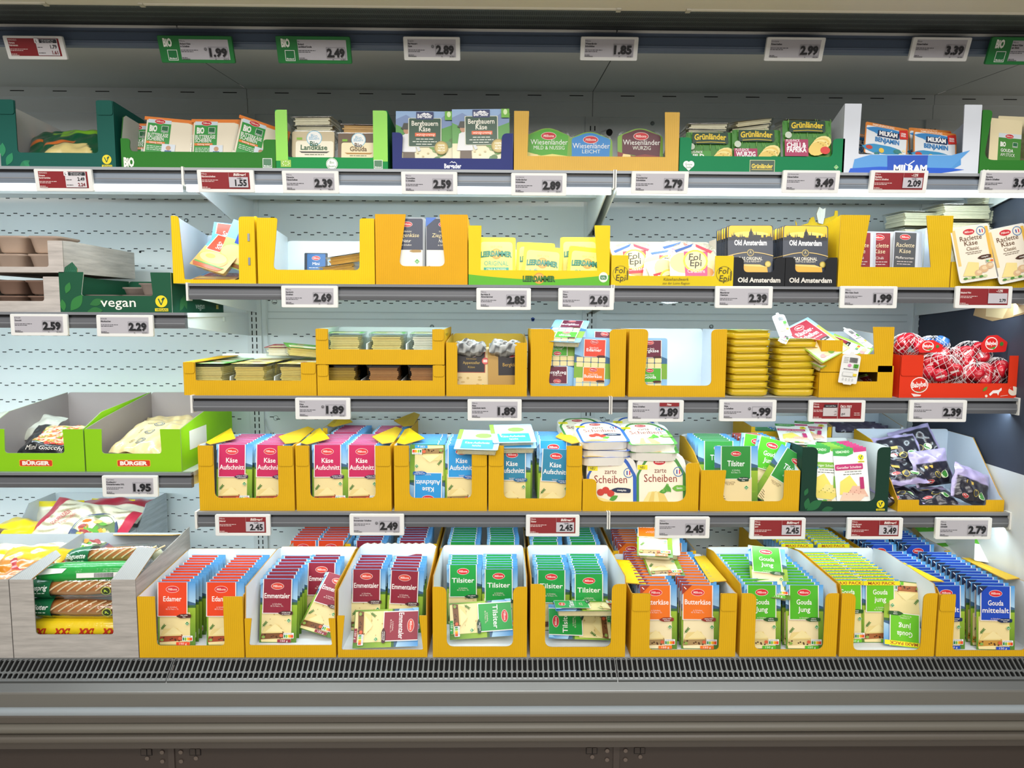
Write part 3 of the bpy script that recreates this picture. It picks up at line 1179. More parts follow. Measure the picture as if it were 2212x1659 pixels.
# ================================================================== PACKS
def pa(w, y=-.0003, mat='print', mesh=None, off=0.0):
    """art on a pack front: width is 1 unit, u in 0..1, v up from the foot in the same unit"""
    A = Art(mat, y=y, mesh=mesh)
    A.fn = lambda u, v, d: ((u - .5) * w, d, v * w)
    A.STEP = 0.00012
    return A


def scenic(A, asp, x0=0, x1=1):
    m = asp * .60
    A.rect(x0, m, x1, asp, '#b9ddf0', '#4b9bdc')
    A.poly([(x0, m), (x1, m), (x1, m + .10), (x0 + (x1 - x0) * .8, m + .16), (x0 + (x1 - x0) * .62, m + .09), (x0 + (x1 - x0) * .4, m + .15), (x0 + (x1 - x0) * .15, m + .11), (x0, m + .17)], '#3d6285')
    A.rect(x0, 0, x1, m, '#4f7d1f', '#9cbf33')
    A.poly([(x0, m - .02), (x1, m - .02), (x1, m + .05), (x0, m + .04)], '#3c6b33')
    rnd = random.Random(4)
    for k in range(5):
        x = x0 + (x1 - x0) * rnd.uniform(.02, .98)
        A.ell(x, m - rnd.uniform(.1, .6), .05, .02, '#7fa72a', 8)


def bread(A, u, v, w, h, c='#7a4a20', top='#e9d28a'):
    A.poly([(u, v), (u + w, v + h * .1), (u + w * .95, v + h * .5), (u + w * .5, v + h * .75), (u + w * .05, v + h * .45)], c)
    rnd = random.Random(9)
    for k in range(8):
        A.ell(u + w * rnd.uniform(.08, .9), v + h * rnd.uniform(.08, .35), w * .04, h * .05, '#4e2c12', 6)
    A.poly([(u + w * .05, v + h * .4), (u + w * .92, v + h * .45), (u + w * .75, v + h * .95), (u + w * .2, v + h * .9)], top)
    A.poly([(u + w * .2, v + h * .5), (u + w * .98, v + h * .55), (u + w * .6, v + h * 1.05)], '#f3e2a4')


def slim(A, asp, col, lines, holes=None, foodc='#7a4a20', blobc='#4a2323', blobt=('mild im', 'Geschmack'), maxi=False, garnish='#3f7a2a', corner=None, cheese='#efdc9f', small=('in Scheiben', '45 % Fett i. Tr.'), title_h=.135, lt=.47, lx0=.10, lx1=.84):
    mx = (lx0 + lx1) / 2
    scenic(A, asp)
    A.rr(.05, .02, .86, asp * .52, .03, cheese)
    if holes:
        rnd = random.Random(holes)
        for k in range(9):
            A.ell(rnd.uniform(.12, .8), rnd.uniform(.35, asp * .5), rnd.uniform(.01, .035), rnd.uniform(.008, .025), '#cdb274', 9)
    bread(A, .03, .09, .66, .40, foodc)
    sprig(A, .08, .42, .16, .9, garnish)
    A.ell(.60, .2, .05, .045, '#d8603c', 9)
    A.ell(.12, .16, .05, .04, '#8aa84a', 8)
    A.rect(.50, .02, .86, .10, col)
    A.text('150 g', .68, .035, .05, '#f5f0ea', w=.2)
    nutri(A, .66, .13, .28)
    b = asp * lt
    A.rect(lx0 - .025, b - .02, lx1 + .025, asp * .998, '#f2ebe6')
    A.rect(lx0, b, lx1, asp * .996, col)
    if lx0 > .05:
        A.poly([(0, asp), (0, asp * .9), (lx0 - .025, asp * .94), (lx0 - .025, asp)], '#8cc4ea')
    if not maxi:
        milbona(A, mx, asp * .885, .165, fill='#d8262c' if col not in ('#a81f30', '#8e1c33', '#e8401c') else '#d9412e')
    y = asp * (.70 if not maxi else .77)
    for l in lines:
        A.text(l, mx, y, title_h, '#fdf6f0', w=min(.69, len(l) * title_h * .60), bold=.012)
        y -= title_h * 1.45
    for t in small:
        A.text(t, mx, y + .02, .04, '#f3dcd4', w=len(t) * .022)
        y -= .055
    blob(A, .72, b - .0, .20, .055, blobc, .02, blobt)
    diamond(A, .80, b - .20, .06)
    if maxi:
        A.rect(.0, asp * .915, 1.0, asp * .985, '#f4e21a')
        A.text('MAXI PACK', .5, asp * .926, .078, '#b3541c', w=.74, bold=.02)
    if corner:
        A.poly([(0, asp), (0, asp - .26), (.26, asp)], corner)
        A.line(.05, asp - .05, .11, asp - .11, .02, '#ffffff')


def A_emmentaler(A, s): slim(A, s, '#8e1c33', ['Emmentaler'], holes=3, blobc='#451a22', blobt=('würzig-nussig', 'im Geschmack'))
def A_tilsiter(A, s): slim(A, s, '#119a3c', ['Tilsiter'], holes=5, blobc='#1d3f2e', blobt=('Fein pikante', 'Note'))
def A_edamer(A, s): slim(A, s, '#ea4313', ['Edamer'], blobc='#4a1c16', blobt=('Fein milde', 'Note'), foodc='#a5451f', small=('in Scheiben', '40 % Fett i. Tr.'), lx0=.03, lx1=.78)
def A_butter(A, s): slim(A, s, '#ee7414', ['Butterkäse'], blobc='#8c2a1c', blobt=('sahnig milder', 'Geschmack'), foodc='#a88a5a', cheese='#f3e4b8', lx0=.04, lx1=.80, corner='#a83a1c')
def A_gouda(A, s): slim(A, s, '#4fb51d', ['Gouda', 'Jung'], blobc='#22521f', blobt=('mild im', 'Geschmack'), foodc='#d9c284', cheese='#f2e0b0')
def A_maxi(A, s): slim(A, s, '#6cc41a', ['Gouda', 'jung'], blobc='#22521f', blobt=('cremig', 'milde'), maxi=True, foodc='#a5602f', lt=.5)
def A_mittel(A, s): slim(A, s, '#1346b8', ['Gouda', 'mittelalt'], blobc='#142852', blobt=('Fein-würziger', 'Genuss'), foodc='#c9953a', corner='#15264d')
def A_aufm(A, s): slim(A, s, '#c41c56', ['Käse', 'Aufschnitt'], blobc='#3f1d4a', blobt=('mit Edamer, Tilsiter', 'und Emmentaler'), foodc='#a0482a', small=(), lx0=.08, lx1=.80)
def A_aufb(A, s): slim(A, s, '#2497d8', ['Käse', 'Aufschnitt'], blobc='#1d5fae', blobt=('mit Gouda, Edamer', 'und Tilsiter'), foodc='#9a7a4a', small=('leicht*', '30 %'))
def A_aufd(A, s): slim(A, s, '#2b84a4', ['Käse', 'Aufschnitt'], blobc='#235f8f', blobt=('mit Gouda, Edamer', 'und Tilsiter'), foodc='#9a7a4a', small=('leicht*', '30 %'))


def A_tilsw(A, s):
    scenic(A, s)
    A.rr(.14, .02, .86, s * .48, .03, '#ecd7a0')
    A.text('HERZHAFTER', .35, s * .37, .04, '#7a5a30', w=.26)
    A.text('TILSITER', .35, s * .34, .04, '#7a5a30', w=.2)
    for k in range(4):
        A.line(.16, .08 + k * .05, .32 - k * .03, .02 + k * .06, .012, '#5a4326')
    A.rect(.14, s * .44, .84, s * .999, '#e9efe6')
    A.rect(.16, s * .45, .82, s * .997, '#2b8a35')
    milbona(A, .49, s * .87, .11)
    A.text('Tilsiter', .49, s * .66, .13, '#f6faf4', w=.40, bold=.012)
    A.text('in Scheiben', .49, s * .58, .04, '#d9ecd6', w=.18)
    A.text('45 % Fett i. Tr.', .49, s * .54, .04, '#d9ecd6', w=.22)
    blob(A, .66, s * .44, .14, .05, '#1d3f2e', 0, ('Fein pikante', 'Note'))
    diamond(A, .73, s * .30, .055)


def A_biobutter(A, s):
    A.rr(.05, .02, .98, s - .02, .04, '#efe6cf')
    A.rect(.0, s - .07, 1.0, s, '#e8822c')
    A.poly([(.80, s), (1, s), (1, s - .3), (.97, s - .3), (.95, s - .1), (.8, s - .05)], '#e8822c')
    A.rect(.08, 0, .53, s - .05, '#2c9a3e')
    A.rect(.08, s * .84, .53, s - .05, '#cfe0ea')
    milbona(A, .31, s * .89, .10)
    bio_word(A, .12, s * .62, .12)
    bioland(A, .36, s * .62, .12, '#176a3c')
    A.text('BUTTERKÄSE', .10, s * .48, .075, '#f2f7ee', al='l', w=.40, bold=.02)
    A.text('SCHEIBEN', .10, s * .38, .075, '#f2f7ee', al='l', w=.32, bold=.02)
    A.rect(.09, s * .29, .45, s * .355, '#e8822c')
    A.text('Sahnig mild', .27, s * .305, .035, '#ffffff', w=.24)
    for k in range(3):
        A.small(.11, .40, s * (.21 - k * .045), .018, '#d8efda', k)
    A.rect(.40, .02, .66, .24, '#dde7f0')
    A.ell(.53, .16, .05, .05, '#c89a78', 10)
    A.poly([(.44, .02), (.62, .02), (.59, .11), (.47, .11)], '#3f62a0')
    A.text('HALTBAR', .82, .03, .03, '#444444', w=.2)


def lotext(c1, l1, l2, cheese, rb):
    def f(A, s):
        A.rr(.04, .03, .96, s - .03, .04, '#6a5540' if rb else '#c9bb98')
        A.rr(.12, .0, .94, s * .62, .06, cheese)
        A.ring(.52, s * .72, .17, .02, '#7cc0dc')
        A.ell(.52, s * .72, .155, .155, '#f4f6f2')
        A.text('Bio', .52, s * .74, .08, '#5aa9d0', w=.14)
        A.text('Bauern', .52, s * .66, .07, '#5aa9d0', w=.22)
        A.rect(.14, s * .66, .26, s * .74, '#7fb82a')
        A.text('Bio', .52, s * .44, .11, c1, w=.18, bold=.02)
        A.text(l1, .52, s * .31, .11, c1, w=.58 if len(l1) > 6 else .4, bold=.02)
        A.poly([(.25, s * .2), (.8, s * .2), (.86, s * .26), (.8, s * .25), (.25, s * .25), (.2, s * .26)], '#3c3c34' if not rb else '#b98a3a')
        A.small(.32, .74, s * .13, .02, '#6b7a5a', 2)
    return f


A_landk = lotext('#1f5c35', 'Landkäse', '', '#f3efd8', False)
A_biogo = lotext('#6a4a18', 'Gouda', '', '#f2e7bd', True)


def A_berg(A, s):
    A.rect(0, 0, 1, s, '#bcd0e8', '#8fb2dc')
    A.poly([(0, s * .62), (1, s * .62), (1, s * .86), (.85, s * .92), (.72, s * .8), (.6, s * .9), (.35, s * .82), (.18, s * .93), (0, s * .84)], '#7a93c0')
    A.poly([(0, s * .3), (1, s * .3), (1, s * .74), (.8, s * .66), (.6, s * .74), (.2, s * .64), (0, s * .74)], '#4f9a3e')
    A.rect(0, s * .0, 1, s * .34, '#efe8c8', '#e4e0b8')
    for k in range(16):
        rnd = random.Random(k)
        A.ell(rnd.uniform(.6, 1), rnd.uniform(.0, .4), .06, .05, rnd.choice(('#4f7a3a', '#6a9a48', '#8aa868', '#5a8a5a')), 8)
    for k in range(4):
        A.ell(.3 + .09 * k, s * (.12 + .06 * (k % 2)), .02, .015, '#cfc090', 8)
    # farmer with a hat
    A.poly([(.13, .02), (.34, .02), (.33, s * .26), (.14, s * .26)], '#5a4a38')
    A.poly([(.08, s * .2), (.36, s * .2), (.34, s * .54), (.24, s * .6), (.12, s * .52)], '#dfe2e4')
    A.line(.3, s * .5, .42, s * .22, .05, '#d3d8dc')
    A.ell(.19, s * .62, .055, .065, '#b98a68', 12)
    A.ell(.19, s * .66, .10, .025, '#33352c', 12)
    A.poly([(.11, s * .66), (.27, s * .66), (.24, s * .76), (.14, s * .76)], '#3a3c32')
    A.rr(.22, s * .30, .80, s * .86, .02, '#d8dcc8')
    A.rr(.235, s * .31, .785, s * .85, .02, '#1e4b34')
    A.rect(.36, s * .83, .66, s * .98, '#1d2f66')
    A.text('Bergader', .51, s * .86, .07, '#f4f6fa', w=.26, bold=.03)
    A.poly([(.42, s * .92), (.50, s * .965), (.53, s * .945), (.56, s * .96), (.62, s * .92)], '#f4f6fa')
    A.text('Bergbauern', .51, s * .71, .085, '#f4f2e4', w=.46, bold=.015)
    A.text('Käse', .51, s * .60, .085, '#f4f2e4', w=.20, bold=.015)
    A.rect(.34, s * .50, .70, s * .57, '#e8662c')
    A.text('würzig-cremig', .52, s * .515, .045, '#fff4e8', w=.32, shear=.2)
    A.small(.36, .66, s * .44, .018, '#dfe6da', 1)
    A.small(.30, .72, s * .39, .018, '#dfe6da', 2)
    A.small(.36, .66, s * .34, .018, '#dfe6da', 3)
    A.ell(.80, s * .28, .12, .12, '#a89248', 18)
    A.ell(.80, s * .28, .10, .10, '#c9b468', 18)
    for i, t in enumerate(('100%', 'ALPINE', 'MILCH')):
        A.text(t, .80, s * .28 + .03 - i * .045, .03, '#f8f4e0', w=.12, bold=.03)
    A.rect(.86, s * .82, 1, s * .99, '#6ab42c')
    A.ell(.93, s * .93, .035, .05, '#d8f0b8', 10)


def wiesen(c, t2, acc):
    def f(A, s):
        A.poly(fillet([(0, 0), (1, 0), (1, s * .8), (.5, s * 1.12), (0, s * .8)], [0, 0, .1, .5, .1], 6), '#7aa83a')
        A.poly(fillet([(.10, s * .25), (.92, s * .05), (.96, s * .82), (.5, s * 1.06), (.10, s * .84)], [.02, .02, .08, .4, .08], 5), c)
        A.poly([(0, 0), (1, 0), (1, s * .14), (.6, s * .22), (.35, s * .16), (0, s * .30)], acc)
        A.poly([(.08, .02), (.3, .03), (.28, .14), (.12, .16)], '#f0dc98')
        milbona(A, .52, s * .80, .16)
        A.text('Wiesenländer', .53, s * .52, .12, '#f2f4ee', w=.82)
        A.text(t2, .53, s * .36, .085, '#eaf0e4', w=.68 if len(t2) > 8 else .4)
    return f


A_wg = wiesen('#4da828', 'MILD & NUSSIG', '#e6dc7a')
A_wb = wiesen('#2b86cc', 'LEICHT', '#4f8ab0')
A_wr = wiesen('#5a2430', 'WÜRZIG', '#8a3a34')


def grun(l1, l2, slicec, dotc):
    def f(A, s):
        A.rr(0, 0, 1, s, .05, '#3f8a2e')
        rnd = random.Random(5)
        for k in range(60):
            x, y = rnd.uniform(0, 1), rnd.uniform(.1, s - .05)
            A.line(x, y, x + rnd.uniform(-.03, .03), y + .08, .008, rnd.choice(('#6cae3e', '#2c6a22', '#8cc450')))
        A.rr(.12, s * .66, .86, s * .97, .03, '#123f2a')
        A.text('Grünländer', .49, s * .76, .12, '#f0d02c', w=.66, bold=.03, arc=.02)
        A.poly([(.2, s * .70), (.5, s * .72), (.8, s * .70), (.8, s * .685), (.5, s * .705), (.2, s * .685)], '#f0d02c')
        A.ell(.10, s * .58, .07, .07, '#c9d8c4', 12)
        A.rect(.02, 0, .5, s * .46, '#a82a5a' if l1 != 'MILD' else '#3f9a34')
        A.text('PLUS-PACK', .05, s * .395, .05, '#f6e6ee', al='l', w=.28, bold=.02)
        A.text(l1, .06, s * .24, .10, '#ffffff', al='l', w=min(.4, len(l1) * .075), bold=.03)
        if l2:
            A.text(l2, .06, s * .11, .10, '#ffffff', al='l', w=min(.4, len(l2) * .075), bold=.03)
        for k in range(4):
            A.ell(.78 - .03 * k, s * (.36 - .05 * k), .20, .14, ('#f6e69a', '#eccd6a')[k % 2], 14, .4)
        for k in range(5):
            A.ell(.70 + .05 * k, s * (.38 - .04 * (k % 3)), .018, .014, '#c9a44a', 7)
        A.ell(.84, s * .16, .10, .08, dotc, 12)
    return f


A_gr1 = grun('MILD', '& NUSSIG', '#f3dd88', '#e8632c')
A_gr2 = grun('WÜRZIG', '', '#f3dd88', '#4f9a34')
A_gr3 = grun('CHILI &', 'PAPRIKA', '#f3dd88', '#d8342c')


def A_milram(A, s):
    A.rr(0, 0, 1, s, .05, '#e08a3c')
    A.rr(.03, 0, .97, s * .9, .04, '#e9f0f6')
    A.text('FAMILIENPACKUNG', .42, s * .915, .045, '#fff2e0', w=.5, bold=.02)
    blob(A, .45, s * .80, .42, .07, '#3f8ed0')
    blob(A, .6, s * .70, .36, .05, '#5aa4dc')
    A.poly([(.28, s * .60), (.78, s * .60), (.80, s * .80), (.3, s * .80)], '#16335c')
    A.text('MILRAM', .54, s * .65, .10, '#ffffff', w=.42, bold=.04)
    A.line(.5, s * .77, .54, s * .74, .014, '#ffffff')
    A.line(.54, s * .74, .62, s * .84, .014, '#ffffff')
    A.text('BENJAMIN', .52, s * .43, .10, '#2a7ec0', w=.56, bold=.04)
    blob(A, .4, s * .2, .44, .10, '#3a98cc')
    rnd = random.Random(2)
    for k in range(9):
        A.ell(rnd.uniform(.08, .95), rnd.uniform(.02, s * .28), rnd.uniform(.04, .08), rnd.uniform(.03, .06), rnd.choice(('#e8632c', '#f4e8c0', '#2a5c90', '#f0c84a', '#3f8a8a', '#c8483c')), 10)
    A.poly([(.8, s * .62), (1, s * .66), (.97, s * .95), (.78, s * .9)], '#d8342c')
    A.text('UNSER', .88, s * .78, .04, '#ffffff', w=.12, bold=.03)
    A.text('GOUDA', .88, s * .71, .04, '#ffffff', w=.12, bold=.03)


def A_stuck(A, s):
    A.rr(0, 0, 1, s, .04, '#efe2b8')
    A.rect(.28, 0, 1, s * .72, '#3f8a2e')
    A.rect(.28, s * .66, 1, s * .74, '#d8e4ea')
    milbona(A, .62, s * .69, .13)
    bio_word(A, .34, s * .50, .14)
    bioland(A, .74, s * .5, .14)
    A.text('GOUDA', .36, s * .40, .10, '#f2f7ee', al='l', w=.4, bold=.02)
    A.text('AM STÜCK', .36, s * .32, .10, '#f2f7ee', al='l', w=.46)
    A.ell(.85, s * .16, .16, .12, '#e8c878', 12)
    nutri(A, .34, s * .14, .2)
    A.small(.34, .7, s * .06, .03, '#d8efda', 1)


def A_sandw(A, s):
    A.rr(0, 0, 1, s, .04, '#d8a860')
    A.poly([(0, s * .6), (1, s * .6), (1, s), (0, s)], '#5a9ed0')
    A.rect(.08, s * .52, .96, s * .985, '#f0e6d8')
    A.rect(.1, s * .53, .94, s * .975, '#cc3a14')
    milbona(A, .55, s * .85, .13)
    A.text('Sandwich', .55, s * .70, .12, '#fff2e6', w=.56)
    A.text('Scheiben', .55, s * .60, .12, '#fff2e6', w=.5)
    A.ell(.45, s * .3, .44, .24, '#e8a444', 18)
    A.ell(.45, s * .34, .38, .17, '#f6d878', 18)
    A.ell(.35, s * .36, .14, .07, '#f0b048', 12)
    A.poly([(.02, s * .12), (.9, s * .1), (.8, s * .02), (.1, .02)], '#b85a2c')
    A.poly([(.05, s * .16), (.92, s * .14), (.9, s * .11), (.05, s * .12)], '#5a9a34')


def A_sandb(A, s):
    A.rr(0, 0, 1, s, .04, '#a9cf6a')
    A.poly([(0, s * .6), (1, s * .6), (1, s), (0, s)], '#7cc0e8')
    A.rect(.3, s * .52, 1, s * .97, '#1a3fa8')
    A.ell(.45, s * .3, .44, .24, '#e8c888', 18)
    A.ell(.45, s * .36, .36, .15, '#f6de88', 18)
    A.poly([(.02, s * .12), (.9, s * .1), (.8, s * .02), (.1, .02)], '#8a5a2c')


def A_bluep(A, s):
    A.rr(0, 0, 1, s, .05, '#1f2c3a')
    A.rr(.12, .1, .9, s * .97, .03, '#235f9a')
    milbona(A, .5, s * .83, .17)
    A.text('Mini', .5, s * .60, .12, '#eef4fa', w=.3)
    A.small(.2, .8, s * .5, .03, '#cfe0f0', 1)
    A.rect(.12, .1, .9, s * .3, '#e0a83a')


def A_ziege(A, s):
    A.rr(0, 0, 1, s, .06, '#9aa0a4')
    A.rr(.03, .02, .93, s * .98, .05, '#f4efe2')
    A.poly(fillet([(.02, s * .44), (.94, s * .44), (.94, s * .98), (.02, s * .98)], [0, 0, .06, .06]), '#1b2742')
    A.poly([(.0, s), (.0, s * .84), (.3, s)], '#2a62b8')
    milbona(A, .5, s * .88, .14)
    A.text('Holländischer', .5, s * .745, .05, '#e8dfc8', w=.26)
    A.text('Ziegenkäse', .5, s * .66, .11, '#ecd9a2', w=.66, shear=.12)
    A.text('Natur', .48, s * .57, .09, '#f4f0e4', w=.24, shear=.2)
    A.text('in Scheiben', .48, s * .51, .05, '#f4f0e4', w=.28, shear=.2)
    blob(A, .74, s * .42, .17, .035, '#a8843c')
    diamond(A, .78, s * .24, .08, '#3faa4a')
    A.ell(.76, s * .08, .07, .07, '#1d3f86', 12)
    A.ell(.76, s * .08, .045, .045, '#e8c83a', 10)
    A.ring(.1, s * .12, .07, .015, '#23365e')
    A.line(.25, s * .08, .32, s * .14, .014, '#23365e')
    A.line(.34, s * .08, .40, s * .14, .014, '#23365e')


def leer(t, tc):
    def f(A, s):
        A.rr(0, 0, 1, s, .10, '#f2dc08')
        A.rr(.08, .03, .92, s * .88, .10, '#f0e878')
        A.text('SEIT 1974', .5, s * .72, .05, '#c8b040', w=.3)
        A.ell(.5, s * .56, .14, .14, '#d8983c', 16)
        A.ell(.5, s * .57, .10, .10, '#e6b45a', 16)
        A.text('LEERDAMMER', .5, s * .47, .135, '#1d5c2e', w=.80, bold=.06, arc=.03)
        A.text('LEERDAMMER', .5, s * .475, .125, '#3a9a8a', w=.78, bold=.01, arc=.03)
        A.text(t, .5, s * .25, .12, tc, w=.62)
        A.rect(.18, s * .12, .82, s * .2, tc)
        A.text('MILD & NUSSIG', .5, s * .135, .045, '#f6f2c8', w=.5)
    return f


A_le1, A_le2, A_le3 = leer('ORIGINAL', '#2a9a8a'), leer('CARACTÈRE', '#6a6a5a'), leer('LÉGER', '#2a86b8')


def fol(c):
    def f(A, s):
        A.poly(fillet([(0, 0), (1, 0), (1, s * .7), (.5, s * 1.0), (0, s * .7)], [.04, .04, .3, .5, .3], 6), '#f4efdc')
        A.ell(.30, s * .45, .30, .22, '#f0d890', 16)
        A.ell(.75, s * .5, .24, .26, '#f6e8b0', 16)
        A.ell(.62, s * .2, .3, .14, '#e8a060', 14)
        A.poly([(.32, s * .1), (.78, s * .1), (.80, s * .75), (.30, s * .75)], c)
        A.ell(.54, s * .5, .26, .24, '#f0c832', 18)
        A.ell(.54, s * .5, .22, .20, '#f6e2a0', 18)
        A.text('Fol', .52, s * .52, .14, '#26241e', w=.24, shear=.1, bold=.01)
        A.text('Epi', .54, s * .36, .14, '#26241e', w=.24, shear=.1, bold=.01)
        A.text('Caractère' if c != '#d8303c' else 'Classic', .55, s * .18, .08, '#fbe8e4', w=.36)
        A.poly([(.1, s * .78), (.5, s * .96), (.46, s * .88), (.14, s * .72)], '#2a5ca8')
        A.poly([(.55, s * .95), (.9, s * .76), (.86, s * .70), (.55, s * .88)], '#d8344c')
    return f


A_fo1, A_fo2 = fol('#d8303c'), fol('#d8447c')


def A_oldam(A, s):
    A.rr(0, 0, 1, s, .06, '#39404e')
    A.poly(fillet([(.02, s * .72), (.98, s * .72), (.98, s * .99), (.02, s * .99)], [0, 0, .06, .06]), '#f0c02c')
    A.ell(.5, s * .82, .4, .06, '#f8dc6a', 16)
    rnd = random.Random(8)
    x = .02
    pts = [(.02, s * .70), (.98, s * .70)]
    sky = []
    while x < .98:
        h = rnd.uniform(.75, .81) * s
        w = rnd.uniform(.02, .06)
        sky += [(x, h), (min(x + w, .98), h)]
        x += w
        if rnd.random() < .3 and x < .94:
            sky += [(x, h + .02), (x + .01, h + .09), (x + .02, h + .02)]
            x += .02
    A.poly(pts + sky[::-1], '#23252c')
    A.poly([(.46, s * .76), (.56, s * .76), (.55, s * .86), (.53, s * .88), (.51, s * .95), (.49, s * .88), (.47, s * .86)], '#23252c')
    A.text('Old Amsterdam', .5, s * .60, .115, '#ffffff', w=.72, bold=.03)
    A.ell(.5, s * .45, .08, .08, '#b8a468', 14)
    A.ell(.5, s * .45, .06, .06, '#4a4c4e', 14)
    A.text('A', .5, s * .43, .07, '#d8cc9a', w=.05)
    for k in range(12):
        t0, t1 = k / 12, (k + 1) / 12
        f_ = lambda t: s * (.34 + .11 * math.sin(math.pi * (.1 + .8 * t)))
        if abs((t0 + t1) / 2 - .5) > .11:
            A.poly([(t0, f_(t0)), (t1, f_(t1)), (t1, f_(t1) + .02), (t0, f_(t0) + .02)], '#d8bc7a')
    A.text('DAS ORIGINAL', .5, s * .30, .07, '#f2ecdc', w=.52, bold=.02)
    A.text('KRÄFTIG & HERZHAFT', .5, s * .255, .04, '#f2ecdc', w=.46)
    A.ell(.88, s * .22, .07, .07, '#b8a23a', 14)
    A.ell(.88, s * .22, .05, .05, '#e0cc6a', 12)
    A.poly([(.2, s * .04), (.88, s * .04), (.86, s * .17), (.2, s * .20)], '#eeb63c')
    A.poly([(.2, s * .19), (.86, s * .16), (.7, s * .21), (.2, s * .22)], '#f6d074')
    for k in range(10):
        A.ell(.2 + k * .065, s * .03, .03, .025, '#7a4a24', 6)
    A.text('48% Fett i. Tr.', .5, .01, .03, '#e8e0d0', w=.3)


def racl(c, t3, gold):
    def f(A, s):
        A.rr(0, 0, 1, s, .05, '#b8bcc4')
        A.rect(.04, .02, .80, s * .97, c)
        A.rect(.80, .02, .90, s * .97, '#c9ccd2')
        milbona(A, .40, s * .88, .18)
        A.text('Raclette', .42, s * .68, .15, '#ecd9b2', w=.64, shear=.1)
        A.text('Käse', .42, s * .56, .15, '#ecd9b2', w=.40, shear=.1)
        A.text(t3, .42, s * .44, .09, '#e8e0d8', w=min(.64, len(t3) * .06))
        A.small(.15, .70, s * .38, .03, '#d8c8c4', 1)
        A.small(.15, .66, s * .33, .03, '#d8c8c4', 2)
        A.rr(.28, s * .17, .78, s * .25, .03, '#a89a5a')
        A.text('feine Note', .53, s * .19, .04, '#f2ecd2', w=.34)
        A.ell(.3, s * .06, .28, .06, '#e8c878', 12)
        for k in range(5):
            A.ell(.12 + .1 * k, s * .08, .025, .02, '#c8342c', 7)
    return f


A_ra1, A_ra2 = racl('#8a1a26', 'Chili', 1), racl('#4b4d50', 'Pfeffersorten', 1)


def A_raclc(A, s):
    A.rr(0, 0, 1, s, .07, '#e6e8e4')
    A.rr(.04, .03, .96, s * .98, .06, '#f1e9d6')
    A.rect(.04, s * .3, .12, s * .95, '#e8c87a')
    A.rect(.88, s * .3, .96, s * .95, '#e8b84a')
    milbona(A, .46, s * .89, .15)
    A.ring(.77, s * .88, .12, .02, '#5a86b8')
    A.rect(.73, s * .85, .76, s * .91, '#2a4ca0')
    A.rect(.76, s * .85, .79, s * .91, '#f8f8f8')
    A.rect(.79, s * .85, .82, s * .91, '#d8343c')
    A.text('Raclette', .48, s * .74, .12, '#6a4428', w=.56)
    A.text('Käse', .46, s * .65, .12, '#6a4428', w=.34)
    A.text('Classic', .48, s * .56, .09, '#7a5a3c', w=.32)
    A.small(.28, .70, s * .52, .02, '#8a7a6a', 1)
    A.small(.32, .66, s * .49, .02, '#8a7a6a', 2)
    blob(A, .74, s * .41, .18, .05, '#4a2c1c', .05, ('cremig-fein',))
    A.poly([(.1, s * .12), (.5, s * .08), (.56, s * .32), (.3, s * .36)], '#f0dc92')
    for u, v, r in ((.66, .2, .12), (.82, .24, .10), (.5, .14, .10)):
        A.ell(u, s * v, r, r * .8, '#d8b48a', 12)
        A.ell(u + .02, s * v + .02, r * .6, r * .4, '#e8d0a8', 10)
    for k in range(6):
        A.ell(.15 + .1 * k, s * .07, .06, .03, ('#4f8a34', '#c8d8a0')[k % 2], 8)
    nutri(A, .74, s * .30, .18)


def snack(l1, c1, l2, c2):
    def f(A, s):
        A.rr(0, 0, 1, s, .08, '#8fc0e4')
        A.poly([(0, s * .45), (1, s * .45), (1, s * .6), (.7, s * .68), (.4, s * .58), (0, s * .66)], '#3d6a90')
        A.rect(0, s * .2, 1, s * .5, '#7fae3a')
        for k in range(4):
            for j in range(2):
                A.rr(.06 + .2 * k, s * (.42 + .1 * j), .24 + .2 * k, s * (.51 + .1 * j), .02, '#f0e0a4')
                A.rr(.06 + .2 * k, s * (.02 + .1 * j), .24 + .2 * k, s * (.11 + .1 * j), .02, '#f0e0a4')
        for (t, c, v0, v1) in ((l1, c1, .62, .96), (l2, c2, .14, .42)):
            A.rect(.24, s * v0, .84, s * v1, '#f2ece4')
            A.rect(.26, s * v0 + .01, .82, s * v1 - .01, c)
            milbona(A, .52, s * v1 - .07, .10)
            A.text('Käse-Snack', .52, s * (v0 + v1) / 2 - .01, .045, '#fbf0ea', w=.24)
            A.text(t, .52, s * (v0 + v1) / 2 - .09, .085, '#ffffff', w=min(.48, len(t) * .068), bold=.01)
            blob(A, .72, s * v0 + .02, .12, .03, '#4a2020')
    return f


A_sn1, A_sn2 = snack('Edamer', '#e0442c', 'Butterkäse', '#ec7a1c'), snack('Bergkäse', '#6a1f38', 'Gouda', '#4fae2c')


def A_dark(A, s):
    A.rr(.0, 0, 1, s, .02, '#e2cc94')
    rnd = random.Random(6)
    for k in range(8):
        A.ell(rnd.uniform(.1, .9), rnd.uniform(.05, s * .45), rnd.uniform(.03, .07), rnd.uniform(.02, .04), '#c8ac6c', 9)
    A.rect(.06, s * .48, .9, s, '#b8463c')
    A.rect(.08, s * .49, .88, s, '#241f20')
    milbona(A, .5, s * .88, .15)
    A.text('Schweizer', .5, s * .77, .05, '#b89a4a', w=.3)
    A.text('Appenzeller', .5, s * .67, .08, '#c8a858', w=.5)
    A.text('Käse', .5, s * .58, .06, '#b89a4a', w=.2)
    A.ell(.9, s * .74, .10, .10, '#d8605a', 14)
    A.rect(.84, s * .71, .96, s * .77, '#f0d8d0')
    diamond(A, .84, s * .18, .07)


